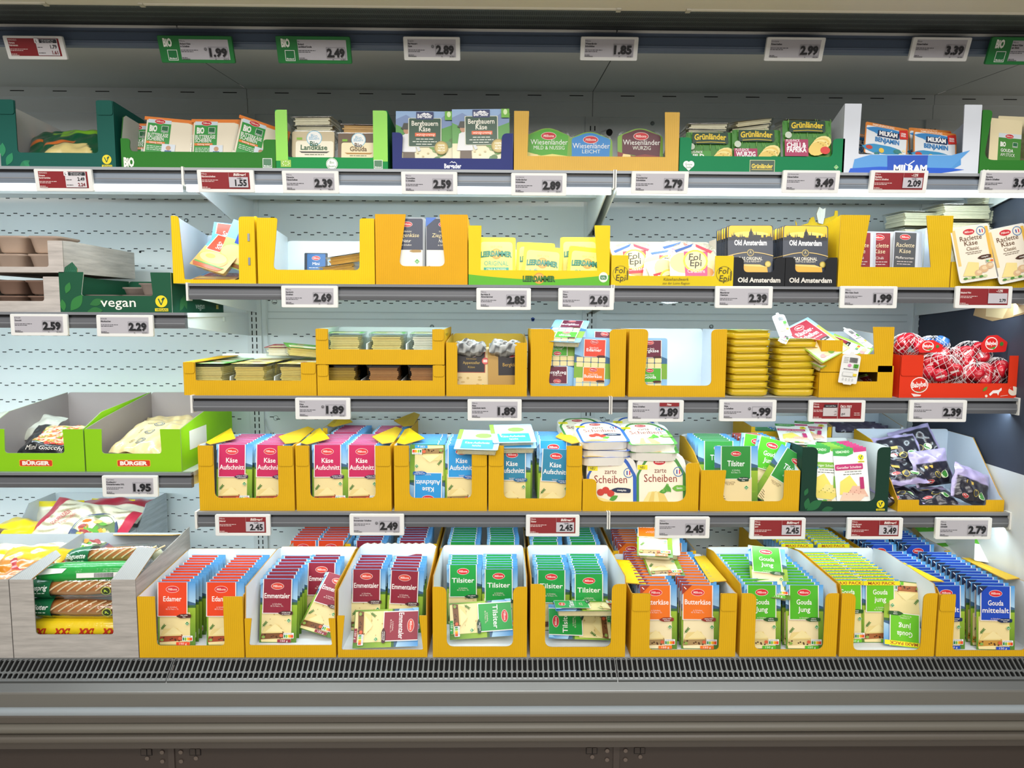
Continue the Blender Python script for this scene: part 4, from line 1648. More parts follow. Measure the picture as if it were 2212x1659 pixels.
def A_dark2(A, s):
    A.rr(.0, 0, 1, s, .02, '#b89248')
    A.rect(.3, s * .42, 1, s, '#231e20')
    milbona(A, .68, s * .88, .15)
    A.text('Bergkäse', .66, s * .62, .1, '#c8a048', w=.46)
    A.ell(.5, s * .12, .4, .07, '#e0bc50', 12)


def zarte(cx, food):
    def f(A, s):
        A.poly(fillet([(0, 0), (1, 0), (1, s * .62), (.78, s), (.22, s), (0, s * .62)], [.08, .08, .2, .25, .25, .2], 6), cx)
        A.poly(fillet([(.05, .03), (.93, .03), (.93, s * .62), (.73, s * .95), (.25, s * .95), (.05, s * .62)], [.06, .06, .2, .25, .25, .2], 6), '#f3ead2')
        milbona(A, .46, s * .87, .12)
        A.text('zarte', .48, s * .66, .10, '#7a2a20', w=.24)
        A.text('Scheiben', .48, s * .48, .155, '#8f2419', w=.66)
        A.rr(.02, s * .72, .22, s * .81, .01, '#f0e01c')
        A.text('NEU', .12, s * .74, .05, '#3a4a1a', w=.10, bold=.02)
        A.ring(.84, s * .68, .10, .016, '#4a78b0')
        A.rect(.80, s * .64, .825, s * .72, '#2a4ca0')
        A.rect(.825, s * .64, .85, s * .72, '#f8f8f8')
        A.rect(.85, s * .64, .875, s * .72, '#d8343c')
        if food == 'tomato':
            for u, v in ((.28, .30), (.38, .34), (.48, .28)):
                A.ell(u, s * v, .075, .07, '#c8382a', 12)
            blob(A, .70, s * .34, .2, .05, '#1d2c4a', -.05, ('cremig-fein',))
            leaf(A, .45, s * .14, .2, .5, '#4f9a34')
            A.poly([(.05, s * .05), (.55, s * .12), (.2, s * .22)], '#efd98e')
            A.poly([(.06, s * .03), (.66, s * .05), (.25, s * .13)], '#e8c86a')
        else:
            for k in range(4):
                A.poly([(.1 + .12 * k, s * .05), (.3 + .12 * k, s * .04), (.34 + .06 * k, s * .3), (.24 + .06 * k, s * .28)], ('#f0dc96', '#e4c870')[k % 2])
            for k in range(5):
                leaf(A, .45 + .06 * k, s * .28, .18, .2 + .5 * k, ('#4f9a34', '#6fb04a')[k % 2])
            blob(A, .86, s * .36, .14, .06, '#6cb03a', 0, ('Gewürz',))
    return f


A_za1, A_za2 = zarte('#2a5cb8', 'tomato'), zarte('#4a8a3c', 'herbs')


def vemo(t, c, meat):
    def f(A, s):
        A.rr(0, 0, 1, s, .03, '#f3f4ee')
        A.poly([(0, s), (.62, s), (.6, s * .9), (.4, s * .86), (0, s * .88)], '#3f9a44')
        A.text('VEMONDO', .28, s * .92, .07, '#dff0d0', w=.42, bold=.02)
        A.poly([(.6, s), (1, s), (1, s * .93), (.62, s * .92)], c)
        vegan_seal(A, .82, s * .83, .09)
        A.rr(.02, s * .63, .86, s * .73, .04, c)
        A.text(t, .44, s * .655, .07, '#fbfaf4', w=.74)
        A.small(.3, .8, s * .59, .025, '#6a6a60', 1)
        A.small(.25, .8, s * .55, .025, '#6a6a60', 2)
        A.poly([(.1, s * .22), (.62, s * .22), (.64, s * .36), (.44, s * .54), (.14, s * .44)], '#efdc6a')
        A.poly([(.3, s * .2), (.95, s * .16), (.80, s * .34), (.5, s * .36)], '#f0dc88' if not meat else '#e8b8a0')
        A.poly([(.08, s * .12), (.7, s * .1), (.9, s * .2), (.2, s * .26)], '#e8d46a' if not meat else '#eccab0')
        for k in range(8):
            A.ell(.3 + .06 * k, s * (.22 + .03 * (k % 3)), .015, .012, '#5a7a2a' if not meat else '#b06a5a', 6)
        for k in range(5):
            A.ell(.2 + .14 * k, s * .07, .09, .05, ('#c8a878', '#e8e0d0', '#5a9a34')[k % 3], 9)
        A.rect(.72, s * .3, .84, s * .5, c)
    return f


A_ve1, A_ve2 = vemo('Würziger Scheiben', '#7aae3a', 0), vemo('Genießer Scheiben', '#b8306a', 1)


def A_raeuch(A, s):
    A.rr(0, 0, 1, s, .04, '#9cc44a')
    A.rect(0, s * .75, 1, s, '#8cc0e4')
    A.rr(.05, .03, .9, s * .5, .03, '#f2ead2')
    A.rect(.08, s * .44, .9, s * .97, '#f2ebe6')
    A.rect(.1, s * .45, .88, s * .96, '#962436')
    milbona(A, .49, s * .87, .14)
    A.text('Räucher-', .49, s * .70, .13, '#fdf2ee', w=.56, bold=.01)
    A.text('Scheiben', .49, s * .58, .13, '#fdf2ee', w=.56, bold=.01)
    A.small(.2, .8, s * .52, .025, '#e8c8c8', 1)
    blob(A, .7, s * .42, .18, .05, '#2a2322', 0, ('Schinken',))
    for k in range(5):
        A.ell(.2 + .14 * k, s * .12, .09, .06, ('#e8a0a0', '#f2dca0', '#7ab04a')[k % 3], 9)
    nutri(A, .62, s * .2, .24)


def A_greenflat(A, s):
    A.rr(0, 0, 1, s, .03, '#f4f3ea')
    A.poly([(0, s * .55), (1, s * .5), (1, s), (0, s)], '#5cb62c')
    A.text('Gouda', .5, s * .72, .16, '#f4faee', w=.5, bold=.02)
    milbona(A, .5, s * .9, .12)
    A.ell(.3, s * .25, .06, .06, '#3c7a3a', 12)
    A.small(.45, .85, s * .3, .03, '#7a8a6a', 1)
    A.small(.45, .85, s * .2, .03, '#7a8a6a', 2)


def A_flatblue(A, s):
    A.rr(0, 0, 1, s, .04, '#a8d0ea')
    A.rr(.14, s * .05, .88, s * .5, .02, '#2d95d0')
    A.text('Käse-Aufschnitt', .5, s * .3, .08, '#eef6fb', w=.56)
    A.text('leicht', .5, s * .16, .07, '#eef6fb', w=.2)
    A.ell(.5, s * .74, .34, .16, '#f0e2ac', 14)
    A.ell(.6, s * .7, .2, .1, '#7ab04a', 10)
    A.rect(0, s * .5, .1, s, '#7fae3a')


# ---- the pack bodies
def body_tray(q, w, h, t, mat='clear', col='#eef2f2', r=.006, rim=.004):
    """thermoformed tray: flat flange at the front, tapering cup behind"""
    o = rrect(-w / 2, 0, w / 2, h, r)
    i0 = rrect(-w / 2 + rim, rim, w / 2 - rim, h - rim, r)
    i1 = rrect(-w / 2 + rim * 2, rim * 2, w / 2 - rim * 2, h - rim * 2, r)
    q.loft([[(u, y, v) for u, v in k] for k, y in ((o, .0), (o, .0008), (i0, .0012), (i1, t))], col, mat, cap0=False, cap1=True, smooth=False)


def body_cheese(q, w, h, t, col, m=.009, slices=0, mat='food'):
    if not slices:
        o = rrect(-w / 2 + m, m, w / 2 - m, h - m, .004, 2)
        q.loft([[(u, .0011, v) for u, v in o], [(u, t - .0015, v) for u, v in o]], col, mat, cap0=True, cap1=True, smooth=False)
    else:
        rnd = random.Random(3)
        d = (t - .003) / slices
        for k in range(slices):
            j = rnd.uniform(-.0015, .0015)
            q.box(-w / 2 + m + j, .0012 + k * d, m + j, w / 2 - m + j, .0012 + k * d + d * .82, h - m + j, col, mat)


KIND = {}


def kind(key, name, cat, w, asp, t, art, *, lift=0, lift_col='#e8e2d0', body='tray', cheese='#ecd79a', slices=0, traymat='clear', traycol='#eef2f2', artmat='print', domed=0, r=.006):
    """define one product: parts (tray, cheese, printed front) and the same joined into one mesh"""
    h = w * asp
    parts = []
    q = M()
    if body == 'tray':
        body_tray(q, w, h, t, traymat, traycol, r)
        parts.append(('tray', q))
        c = M()
        body_cheese(c, w, h, t, cheese, slices=slices)
        parts.append(('cheese', c))
    elif body == 'pouch':
        # soft bag: pillow with pinched ends
        n, k_ = 12, 8
        rings = []
        for j in range(n + 1):
            v = h * j / n
            b = max(.0006, (math.sin(math.pi * min(1, max(0, (j / n - .06) / .88))) ** .6 if .06 < j / n < .94 else 0) * t / 2)
            rings.append([(w / 2 * math.cos(a_) * (1 if j not in (0, n) else 1), t / 2 + b * math.sin(a_) * (1 - .25 * abs(math.cos(a_))), v) for a_ in (2 * math.pi * i / 16 for i in range(16))])
        q.loft(rings, traycol, traymat)
        parts.append(('bag', q))
    elif body == 'slab':
        o = rrect(-w / 2, 0, w / 2, h, r)
        q.loft([[(u, 0.0, v) for u, v in o], [(u, t, v) for u, v in o]], traycol, traymat, cap0=True, cap1=True, smooth=False)
        parts.append(('body', q))
    A = pa(w, mat=artmat)
    if body == 'pouch':
        # the print follows the bulge
        def fn(u, v, d):
            f = v / asp
            b = (math.sin(math.pi * min(1, max(0, (f - .06) / .88))) ** .6 if .06 < f < .94 else 0) * t / 2
            x = (u - .5) * w
            cc = max(0, 1 - (2 * x / w) ** 2) ** .5
            return (x, t / 2 - b * cc * (1 - .25 * abs(2 * x / w)) + d - .0006, v * w)
        A.fn = fn
    if lift:
        A.rect(.02, .02, .98, lift + .02, lift_col)
        f0 = A.fn
        A.fn = lambda u, v, d: f0(u, v + lift, d)
    art(A, asp - lift)
    parts.append(('printed_front', A.m))
    one = M()
    ms = {}
    for n_, q_ in parts:
        one.merge(q_)
    KIND[key] = dict(name=name, cat=cat, w=w, h=h, t=t, parts=parts, one=one, mesh={}, asp=asp)


def kmesh(key, part):
    K = KIND[key]
    if part not in K['mesh']:
        q = K['one'] if part == 'one' else dict(K['parts'])[part]
        o = q.build(K['name'] if part == 'one' else part)
        K['mesh'][part] = o.data
        bpy.data.objects.remove(o)
    return K['mesh'][part]


def put(key, x, y, z, label, group=None, lean=0, yaw=0, roll=0, full=True, flip=False, pivot='foot'):
    """stand or lay a pack: (x,y,z) is the middle of its front foot; lean tips the top back, 90 = lying face up"""
    K = KIND[key]
    m = Matrix.Translation((x, y, z)) @ Euler((R(-lean), R(roll), R(yaw)), 'XYZ').to_matrix().to_4x4() if False else \
        Matrix.Translation((x, y, z)) @ Matrix.Rotation(R(yaw), 4, 'Z') @ Matrix.Rotation(R(-lean), 4, 'X') @ Matrix.Rotation(R(roll), 4, 'Y')
    if pivot == 'centre':
        m = m @ Matrix.Translation((0, 0, -K['h'] / 2))
    if flip:
        m = m @ Matrix.Translation((0, 0, K['h'])) @ Matrix.Rotation(math.pi, 4, 'Y')
    if full:
        o = link(K['name'], None)
        o.empty_display_size = .02
        for n_, _ in K['parts']:
            link(n_, kmesh(key, n_), o)
    else:
        o = link(K['name'], kmesh(key, 'one'))
    o.matrix_world = m
    tag(o, label, K['cat'], group)
    return o


SW, SA = .109, 1.72
CP = 'cheese pack'
for k, n, f, c in (('emm', 'emmentaler_pack', A_emmentaler, '#ecd79a'), ('til', 'tilsiter_pack', A_tilsiter, '#ecd9a0'), ('eda', 'edamer_pack', A_edamer, '#ecd089'),
                   ('but', 'butter_cheese_pack', A_butter, '#f0deae'), ('gou', 'young_gouda_pack', A_gouda, '#efdcaa'), ('max', 'maxi_gouda_pack', A_maxi, '#efdcaa'),
                   ('mit', 'aged_gouda_pack', A_mittel, '#e6bf6a'), ('aum', 'magenta_cheese_pack', A_aufm, '#efdca6'), ('aub', 'blue_cheese_pack', A_aufb, '#efdca6'),
                   ('aud', 'blue_cheese_pack', A_aufd, '#efdca6')):
    kind(k, n, CP, SW, SA, .017, f, cheese=c)
kind('tiw', 'wide_tilsiter_pack', CP, .135, 1.36, .017, A_tilsw)
kind('bbu', 'organic_butter_cheese_pack', CP, .148, .96, .020, A_biobutter, cheese='#f0e6c8', lift=.17)
kind('lan', 'organic_cheese_pack', CP, .135, .85, .024, A_landk, cheese='#efe8cc', lift=.22)
kind('bgo', 'organic_gouda_pack', CP, .125, .88, .024, A_biogo, cheese='#ecdca4', lift=.22)
kind('ber', 'mountain_cheese_pack', CP, .168, 1.02, .018, A_berg, lift=.12)
kind('wig', 'meadow_cheese_pack', CP, .135, .70, .020, A_wg, body='slab', traycol='#7aa83a', r=.03)
kind('wib', 'meadow_cheese_pack', CP, .135, .70, .020, A_wb, body='slab', traycol='#5a94b8', r=.03)
kind('wir', 'meadow_cheese_pack', CP, .135, .70, .020, A_wr, body='slab', traycol='#7a8a3a', r=.03)
kind('gr1', 'green_cheese_pack', CP, .145, .86, .018, A_gr1, lift=.10)
kind('gr2', 'green_cheese_pack', CP, .145, .86, .018, A_gr2, lift=.10)
kind('gr3', 'green_cheese_pack', CP, .145, .86, .018, A_gr3, lift=.10)
kind('ram', 'family_cheese_pack', CP, .135, .74, .018, A_milram)
kind('stk', 'gouda_wedge_pack', CP, .095, 1.75, .035, A_stuck, cheese='#f0e2b0', traymat='film')
kind('san', 'sandwich_cheese_pack', CP, .125, 1.10, .022, A_sandw)
kind('sab', 'sandwich_cheese_pack', CP, .115, 1.25, .022, A_sandb)
kind('blp', 'small_cheese_pack', CP, .075, 1.3, .018, A_bluep, cheese='#dba43a')
kind('zie', 'goat_cheese_pack', CP, .106, 1.62, .018, A_ziege, cheese='#f3eee0')
for k, f in (('le1', A_le1), ('le2', A_le2), ('le3', A_le3)):
    kind(k, 'yellow_cheese_pack', CP, .118, .98, .020, f, traymat='clear_yellow', traycol='#f0e020')
for k, f in (('fo1', A_fo1), ('fo2', A_fo2)):
    kind(k, 'round_cheese_pack', CP, .145, .80, .026, f, body='slab', traycol='#efe6c8', r=.05)
kind('old', 'aged_cheese_pack', CP, .136, 1.10, .015, A_oldam, cheese='#e8b24a', r=.009)
kind('ra1', 'raclette_pack', CP, .086, 1.75, .016, A_ra1)
kind('ra2', 'raclette_pack', CP, .086, 1.75, .016, A_ra2)
kind('rac', 'raclette_tray_pack', CP, .118, 1.42, .018, A_raclc, cheese='#f2e4ba')
kind('sn1', 'cheese_cube_pack', CP, .112, 1.40, .020, A_sn1, cheese='#efdfa8')
kind('sn2', 'cheese_cube_pack', CP, .112, 1.40, .020, A_sn2, cheese='#efdfa8')
kind('dk1', 'dark_cheese_pack', CP, .105, 1.30, .020, A_dark, body='slab', traycol='#d8c088')
kind('dk2', 'dark_cheese_pack', CP, .105, 1.30, .020, A_dark2, body='slab', traycol='#b89248')
kind('za1', 'soft_slices_pack', CP, .155, 1.02, .026, A_za1, body='slab', traymat='plastic', traycol='#e6e3da', r=.04)
kind('za2', 'soft_slices_pack', CP, .155, 1.02, .026, A_za2, body='slab', traymat='plastic', traycol='#e6e3da', r=.04)
kind('ve1', 'vegan_slices_pack', CP, .105, 1.75, .014, A_ve1, body='slab', traycol='#e9ebe2')
kind('ve2', 'vegan_slices_pack', CP, .105, 1.75, .014, A_ve2, body='slab', traycol='#e9ebe2')
kind('rau', 'smoked_cheese_pack', CP, .125, 1.35, .018, A_raeuch, cheese='#f2e6c2')
kind('grf', 'young_gouda_pack', CP, .150, .75, .028, A_greenflat, cheese='#e8c86a')
kind('blf', 'blue_cheese_pack', CP, .135, .80, .024, A_flatblue, cheese='#efe0b0', slices=6)


def flatslices(key, name, top, cheese, w=.108, d=.10, t=.098, n=15, traymat='clear'):
    """shallow tray lying on the shelf: stacked slices under a printed lid; local x width, y depth, z up"""
    q = M()
    ring = lambda i, z_: [(u, v, z_) for u, v in rrect(-w / 2 + i, i, w / 2 - i, d - i, .008)]
    q.loft([ring(.006, .0), ring(.002, t * .8), ring(0, t * .86), ring(0, t * .9)], '#eef2f0', traymat, smooth=False)
    c = M()
    rnd = random.Random(5)
    for k in range(n):
        z0 = .002 + k * (t * .78 / n)
        j, i = rnd.uniform(-.003, .003), rnd.uniform(-.002, .002)
        c.box(-w / 2 + .011 + j, .010 + i, z0, w / 2 - .011 + j, d - .010 + i, z0 + t * .66 / n, cheese if k % 2 else tuple(x * .93 for x in lin(cheese)), 'food')
    A = Art('print', y=0)
    A.fn = lambda u, v, dd: ((u - .5) * w, v * w, t * .9 + .0003 - dd)
    asp = d / w
    A.rr(.0, .0, 1, asp, .06, top)
    A.poly([(.1, .1), (.9, .1), (.9, asp * .5), (.1, asp * .5)], '#f3eddc')
    milbona(A, .5, asp * .78, .12)
    A.small(.2, .8, asp * .58, .04, '#f4f4ee', 1)
    A.rect(.15, .14, .5, asp * .4, '#efdc98')
    parts = [('tray', q), ('cheese', c), ('printed_lid', A.m)]
    one = M()
    for _, p in parts:
        one.merge(p)
    KIND[key] = dict(name=name, cat=CP, w=w, h=d, t=t, parts=parts, one=one, mesh={}, asp=asp)


flatslices('fg', 'sliced_cheese_tray', '#4fae2c', '#f0dc8c')
flatslices('fy', 'sliced_cheese_tray', '#e8d45a', '#f2d878')
flatslices('fr', 'sliced_cheese_tray', '#b3202c', '#d89a58')
flatslices('fb', 'sliced_cheese_tray', '#1d3a78', '#d8985a')
flatslices('fo', 'sliced_cheese_tray', '#6a6f2a', '#d8b040')
flatslices('fw', 'sliced_cheese_tray', '#9cc86a', '#f4f0d8')
flatslices('fm', 'sliced_cheese_tray', '#c9a23a', '#e0a83a', w=.12, t=.03, n=6)
flatslices('fs', 'sliced_cheese_tray', '#5cb02c', '#f0dc8c', t=.032, n=6)
flatslices('ft', 'sliced_cheese_tray', '#b3202c', '#efe6cc', t=.032, n=6)
flatslices('fc', 'sliced_cheese_tray', '#dcd6c4', '#f0e6c2', w=.13, d=.12, t=.026, n=6)
flatslices('fk', 'raclette_slices_tray', '#efe8d0', '#f3e8c4', w=.165, d=.125, t=.052, n=9)


def putf(key, x, y, z, label, group=None, yaw=0, pitch=0, roll=0, full=True):
    """lay a shallow tray; pitch lifts the far edge"""
    K = KIND[key]
    m = Matrix.Translation((x, y, z)) @ Matrix.Rotation(R(yaw), 4, 'Z') @ Matrix.Rotation(R(pitch), 4, 'X') @ Matrix.Rotation(R(roll), 4, 'Y')
    if full:
        o = link(K['name'], None)
        o.empty_display_size = .02
        for n_, _ in K['parts']:
            link(n_, kmesh(key, n_), o)
    else:
        o = link(K['name'], kmesh(key, 'one'))
    o.matrix_world = m
    tag(o, label, K['cat'], group)
    return o


def column(B, key, px, n, d0, pitch, what, where, lean=7, dz=.004, full=3, yaw=0, jit=.0015, roll=0, pushed=0, label1=None, group=None):
    """a file of packs standing one behind the other in box B; px: column centre in the photograph at the first pack"""
    K = KIND[key]
    y = B.yf + d0
    x = X(px, y, B.z + K['h'] * .5)
    rnd = random.Random(int(px))
    for k in range(n):
        lab = (label1 or f'{what}, {ORD[k]} in the {where}') if k == 0 else f'{what}, {ORD[k]} in the {where}'
        put(key, x + rnd.uniform(-jit, jit) * (k > 0), y + k * pitch, B.z + dz, lab, group or f'{what}s in the {where}',
            lean=lean + rnd.uniform(-.4, .4), yaw=yaw, roll=roll + rnd.uniform(-.5, .5), full=k < full)
def Yat(px, py, z):
    d = RI * ((px - 1106) / F) - UP * ((py - 829.5) / F) + FW
    t = (z - CAM.z) / d.z
    return CAM + d * t


# ================================================================== PRICE LABELS (top-left px, py, width px)
# canopy rail
PL('red white price label on the canopy rail, two small prices, over the teal vegan box', 12, 78, 128, y=-.024, price='1.79', old='1.61', style='r', mini='app', name=('VEMONDO', 'Vegane', 'Feingenuss'), tilt=22)
PL('green framed organic price label 1.99 above the organic butter cheese', 344, 78, 160, y=-.024, price='1.99', name=('Milbona', 'Bioland Käse', 'in Scheiben'), bio=True, sym=True, tilt=22)
PL('green framed organic price label 2.49 above the two-tone green box', 598, 79, 160, y=-.024, price='2.49', name=('Bio', 'Bioland', 'Landkäse/Gouda'), bio=True, sym=False, tilt=22)
PL('white price label 2.89 on the canopy rail above the navy box', 872, 80, 122, y=-.024, price='2.89', name=('Bergader', 'Bergbauern', 'Käse'), sym=True, tilt=22)
PL('white price label 1.85 on the canopy rail above the pale yellow box', 1254, 80, 124, y=-.024, price='1.85', name=('Milbona', 'Wiesenländer', 'Schnittkäse'), tilt=22)
PL('white price label 2.99 on the canopy rail above the green flat-front box', 1654, 81, 126, y=-.024, price='2.99', name=('Grünländer', 'Käsescheiben'), tilt=22)
PL('white price label 3.39 on the canopy rail above the white blue box', 1968, 81, 126, y=-.024, price='3.39', name=('Milram', 'Käsescheiben'), tilt=22)
PL('green framed organic price label cut by the frame, above the gouda wedges', 2136, 81, 160, y=-.024, price='3.49', name=('Milbona', 'Bioland Käse', 'am Stück'), bio=True, tilt=22)
# top shelf rail
PL('red white price label with two small prices below the teal vegan box', 76, 365, 124, price='2.49', old='2.24', style='r', mini='app', name=('VEMONDO', 'Vegane', 'Fertiggerichte'), tilt=8)
PL('red reduced price label 1.55 below the organic butter cheese box', 427, 367, 122, price='1.55', old='1.89', style='r', name=('Milbona', 'Räucherscheiben'), tilt=8)
PL('white price label 2.39 below the two-tone green box', 610, 369, 122, price='2.39', name=('Milbona', 'Dänische', 'Käsescheiben'), tilt=8)
PL('white price label 2.59 below the navy box', 867, 371, 121, price='2.59', name=('Milbona', 'Ziegenkäse', 'in Scheiben'), tilt=8)
PL('white price label 2.89 below the pale yellow box', 1104, 374, 120, price='2.89', name=('Leerdammer', 'Holländischer', 'Schnittkäse'), tilt=8)
PL('white price label 2.79 below the start of the green flat-front box', 1364, 370, 123, price='2.79', name=('Fol Epi', 'Französischer', 'Schnittkäse'), tilt=8)
PL('white price label 3.49 below the end of the green flat-front box', 1690, 368, 123, price='3.49', name=('Old Amsterdam', 'Käsescheiben'), tilt=8)
PL('red reduced price label 2.09 below the white blue box', 1879, 368, 124, price='2.09', old='2.39', style='r', flag='-12%', name=('Milbona', 'Raclette', 'Käse in Scheiben'), tilt=8)
PL('white price label cut by the frame below the gouda wedge box', 2118, 368, 122, price='3.99', name=('Milbona', 'Raclette', 'Käse in Scheiben'), tilt=8)
# second shelf
PL('white price label 2.59 below the wood-look crates', 23, 678, 123, price='2.59', name=('BÜRGER', 'Gnocchi'))
PL('white price label 2.29 below the dark green vegan tray', 209, 680, 122, price='2.29', name=('BÜRGER', 'Maultaschen'))
PL('white price label 2.69 below the brimming yellow box of flat amber trays', 608, 617, 122, price='2.69', name=('Milbona', 'Sandwich', 'Scheiben'))
PL('white price label 2.85 below the yellow box with green wave', 1029, 622, 118, price='2.85', name=('Milbona', 'Bergkäse &', 'Almerdammer'))
PL('white price label 2.69 at the seam below the green wave box', 1206, 622, 120, price='2.69', name=('Milbona', 'Käse-', 'Snack'))
PL('white price label 2.39 below the twin black boxes', 1545, 618, 124, price='2.39', name=('Milbona', 'Maasdamer', 'Classique'))
PL('white price label 1.99 below the yellow box of red raclette packs', 1815, 618, 123, price='1.99', name=('Milbona', 'Mini Käse Snack'))
PL('red price label 2.79 below the leaning cream raclette packs', 2064, 618, 122, price='2.79', style='r', flag='-12%', name=('', 'Babybel Mini'))
# third shelf
PL('white price label 1.89 below the low three-column tray', 638, 859, 119, price='1.89', name=('Milbona', 'Käse', 'Aufschnitt'), sym=True)
PL('white price label 1.89 below the dark cheese packs', 1010, 862, 117, price='1.89', name=('Milbona', 'Käse', 'Aufschnitt leicht'))
PL('white price label 2.89 with red corner below the nearly empty box', 1357, 864, 120, price='2.89', name=('Milbona', 'Feine Scheiben'), flag='Neu')
PL('white price label -.99 below the stacked yellow trays', 1554, 863, 123, price='-.99', name=('Milbona', 'Käse', 'in Scheiben'), sym=True)
PL('dark red price label with test result below the hanging tag', 1747, 864, 122, price='-.99', style='r', mini='test', name=('Milbona', 'Gouda'))
PL('white price label 2.39 below the red net-bag box', 1964, 864, 124, price='2.39', name=('Milbona', 'Cheddar'))
PL('white price label 1.95 below the lime green boxes', 221, 1027, 120, price='1.95', name=('Chef Select', 'Knoblauch-/', 'Kräuterbaguette XXL'))
# lowest shelf
PL('red reduced price label 2.45 below the first magenta box', 465, 1111, 119, price='2.45', old='2.49', style='r', name=('Milbona', 'Edamer'))
PL('white price label 2.49 below the second magenta box', 755, 1110, 118, price='2.49', name=('Milbona', 'Emmentaler Scheiben'), sym=True)
PL('red reduced price label 2.45 below the second blue box', 1136, 1112, 116, price='2.45', old='2.49', style='r', name=('Milbona', 'Tilsiter'))
PL('white price label 2.45 below the round tray packs', 1415, 1116, 118, price='2.45', name=('Milbona', 'Butterkäse'))
PL('red reduced price label 2.45 below the wide Tilsiter box', 1620, 1118, 120, price='2.45', old='2.49', style='r', name=('Milbona', 'Gouda', 'jung'))
PL('red reduced price label 3.49 below the dark green vegan slices box', 1830, 1118, 120, price='3.49', old='3.59', style='r', name=('Milbona', 'Gouda jung', 'Maxi Pack'))
PL('white price label 2.79 below the black cheddar bags', 2021, 1118, 121, price='2.79', name=('Milbona', 'Gouda', 'mittelalt'))
# ================================================================== DECK (bottom row)
YD = -.188


def foot(px, py, z=ZD):
    return Yat(px, py, z)


def deck_file(B, key, px, py, n, pitch, what, where, lean=6, full=3, yaw=0, roll=0, z=ZD + .003, label1=None):
    """px, py: foot of the first pack in the photograph"""
    p = foot(px, py, z)
    rnd = random.Random(int(px * 7))
    for k in range(n):
        lab = label1 if (k == 0 and label1) else f'{what}, {ORD[k]} in the {where}' if k == 0 else f'{what}, {ORD[k]} in the {where}'
        put(key, p.x + rnd.uniform(-.002, .002) * (k > 0) + yaw * 0, p.y + k * pitch, z, lab, f'{what}s in the {where}', lean=lean + rnd.uniform(-.5, .5), yaw=yaw, roll=roll * (k == 0) + rnd.uniform(-.5, .5), full=k < full)


# yellow shelf-ready cartons, first rank
eda = carton('yellow box of red Edamer packs beside the baguette crate', ZD, YD, 302, 528, 1289, 1395, 38, 42, D=.33, r=9, side={'L': [(0, 1), (1, 1188)], 'R': [(0, .86), (.03, 1), (1, 1188)]}, back=1185)
deck_file(eda, 'eda', 382, 1394, 13, .0235, 'red Edamer pack', 'left file of the Edamer box', lean=5)
deck_file(eda, 'eda', 487, 1394, 13, .0235, 'red Edamer pack', 'right file of the Edamer box', lean=5)

LOWS = [(0, .28), (.06, .62), (.45, 1.0), (1, 1.0)]
em1 = carton('yellow low-front box of dark red Emmentaler packs beside the Edamer box', ZD, YD, 531, 726, 1336, 1394, 8, 8, D=.335, r=4, sl=(-7, -7), side=[(0, 1), (.03, 1268), (.9, 1186), (1, 1182)], back=1180, ins='#e9eef2')
deck_file(em1, 'emm', 600, 1388, 9, .029, 'dark red Emmentaler pack', 'left file of the box beside Edamer', lean=9, roll=1)
deck_file(em1, 'emm', 695, 1345, 7, .029, 'dark red Emmentaler pack', 'right file of the box beside Edamer', lean=9)
p = foot(690, 1388)
put('emm', p.x - .02, p.y + .02, ZD + .02, 'dark red Emmentaler pack tipped over across its box beside Edamer', lean=45, roll=14, yaw=-6)
em2 = carton('yellow low-front box of dark red Emmentaler packs beside the green packs', ZD, YD, 730, 923, 1330, 1404, 8, 9, D=.335, r=4, sl=(-8, -8), side=[(0, 1), (.03, 1275), (.9, 1186), (1, 1180)], back=1172, scallop=True)
deck_file(em2, 'emm', 793, 1362, 8, .026, 'dark red Emmentaler pack', 'left file of the low box beside Tilsiter', lean=9)
deck_file(em2, 'emm', 872, 1366, 8, .026, 'dark red Emmentaler pack', 'right file of the low box beside Tilsiter', lean=9, yaw=-2, roll=2)
p = foot(828, 1398)
put('emm', p.x - .085, p.y + .0, ZD + .055, 'dark red Emmentaler pack lying on its side along the low front', lean=38, roll=88)

TS = [(0, .98), (.04, 1245), (.9, 1186), (1, 1181)]
ti1 = carton('yellow box of green Tilsiter packs beside the Emmentaler box', ZD, YD, 935, 1138, 1268, 1397, 30, 30, D=.34, r=16, sh=22, side=TS, back=1177)
deck_file(ti1, 'til', 1003, 1348, 8, .0225, 'green Tilsiter pack', 'left file of the box beside Emmentaler', lean=7)
deck_file(ti1, 'til', 1080, 1360, 9, .0225, 'green Tilsiter pack', 'right file of the box beside Emmentaler', lean=7)
p = foot(1035, 1392)
put('til', p.x - .09, p.y + .035, ZD + .055, 'green Tilsiter pack lying on its side in front of standing ones', lean=40, roll=86)
ti2 = carton('yellow box of green Tilsiter packs beside the orange packs', ZD, YD, 1145, 1350, 1262, 1398, 32, 31, D=.34, r=16, sh=22, side=TS, back=1177)
deck_file(ti2, 'til', 1192, 1362, 8, .0225, 'green Tilsiter pack', 'left file of the box beside Butterkäse', lean=7)
deck_file(ti2, 'til', 1274, 1372, 9, .0225, 'green Tilsiter pack', 'right file of the box beside Butterkäse', lean=7)
p = foot(1250, 1392)
put('til', p.x + .10, p.y + .035, ZD + .05, 'green Tilsiter pack lying upside down at the foot of the files', lean=50, roll=-88)
put('til', p.x + .115, p.y + .006, ZD + .115, 'green Tilsiter pack lying edge on, pale cheese end showing', lean=98, roll=-90)

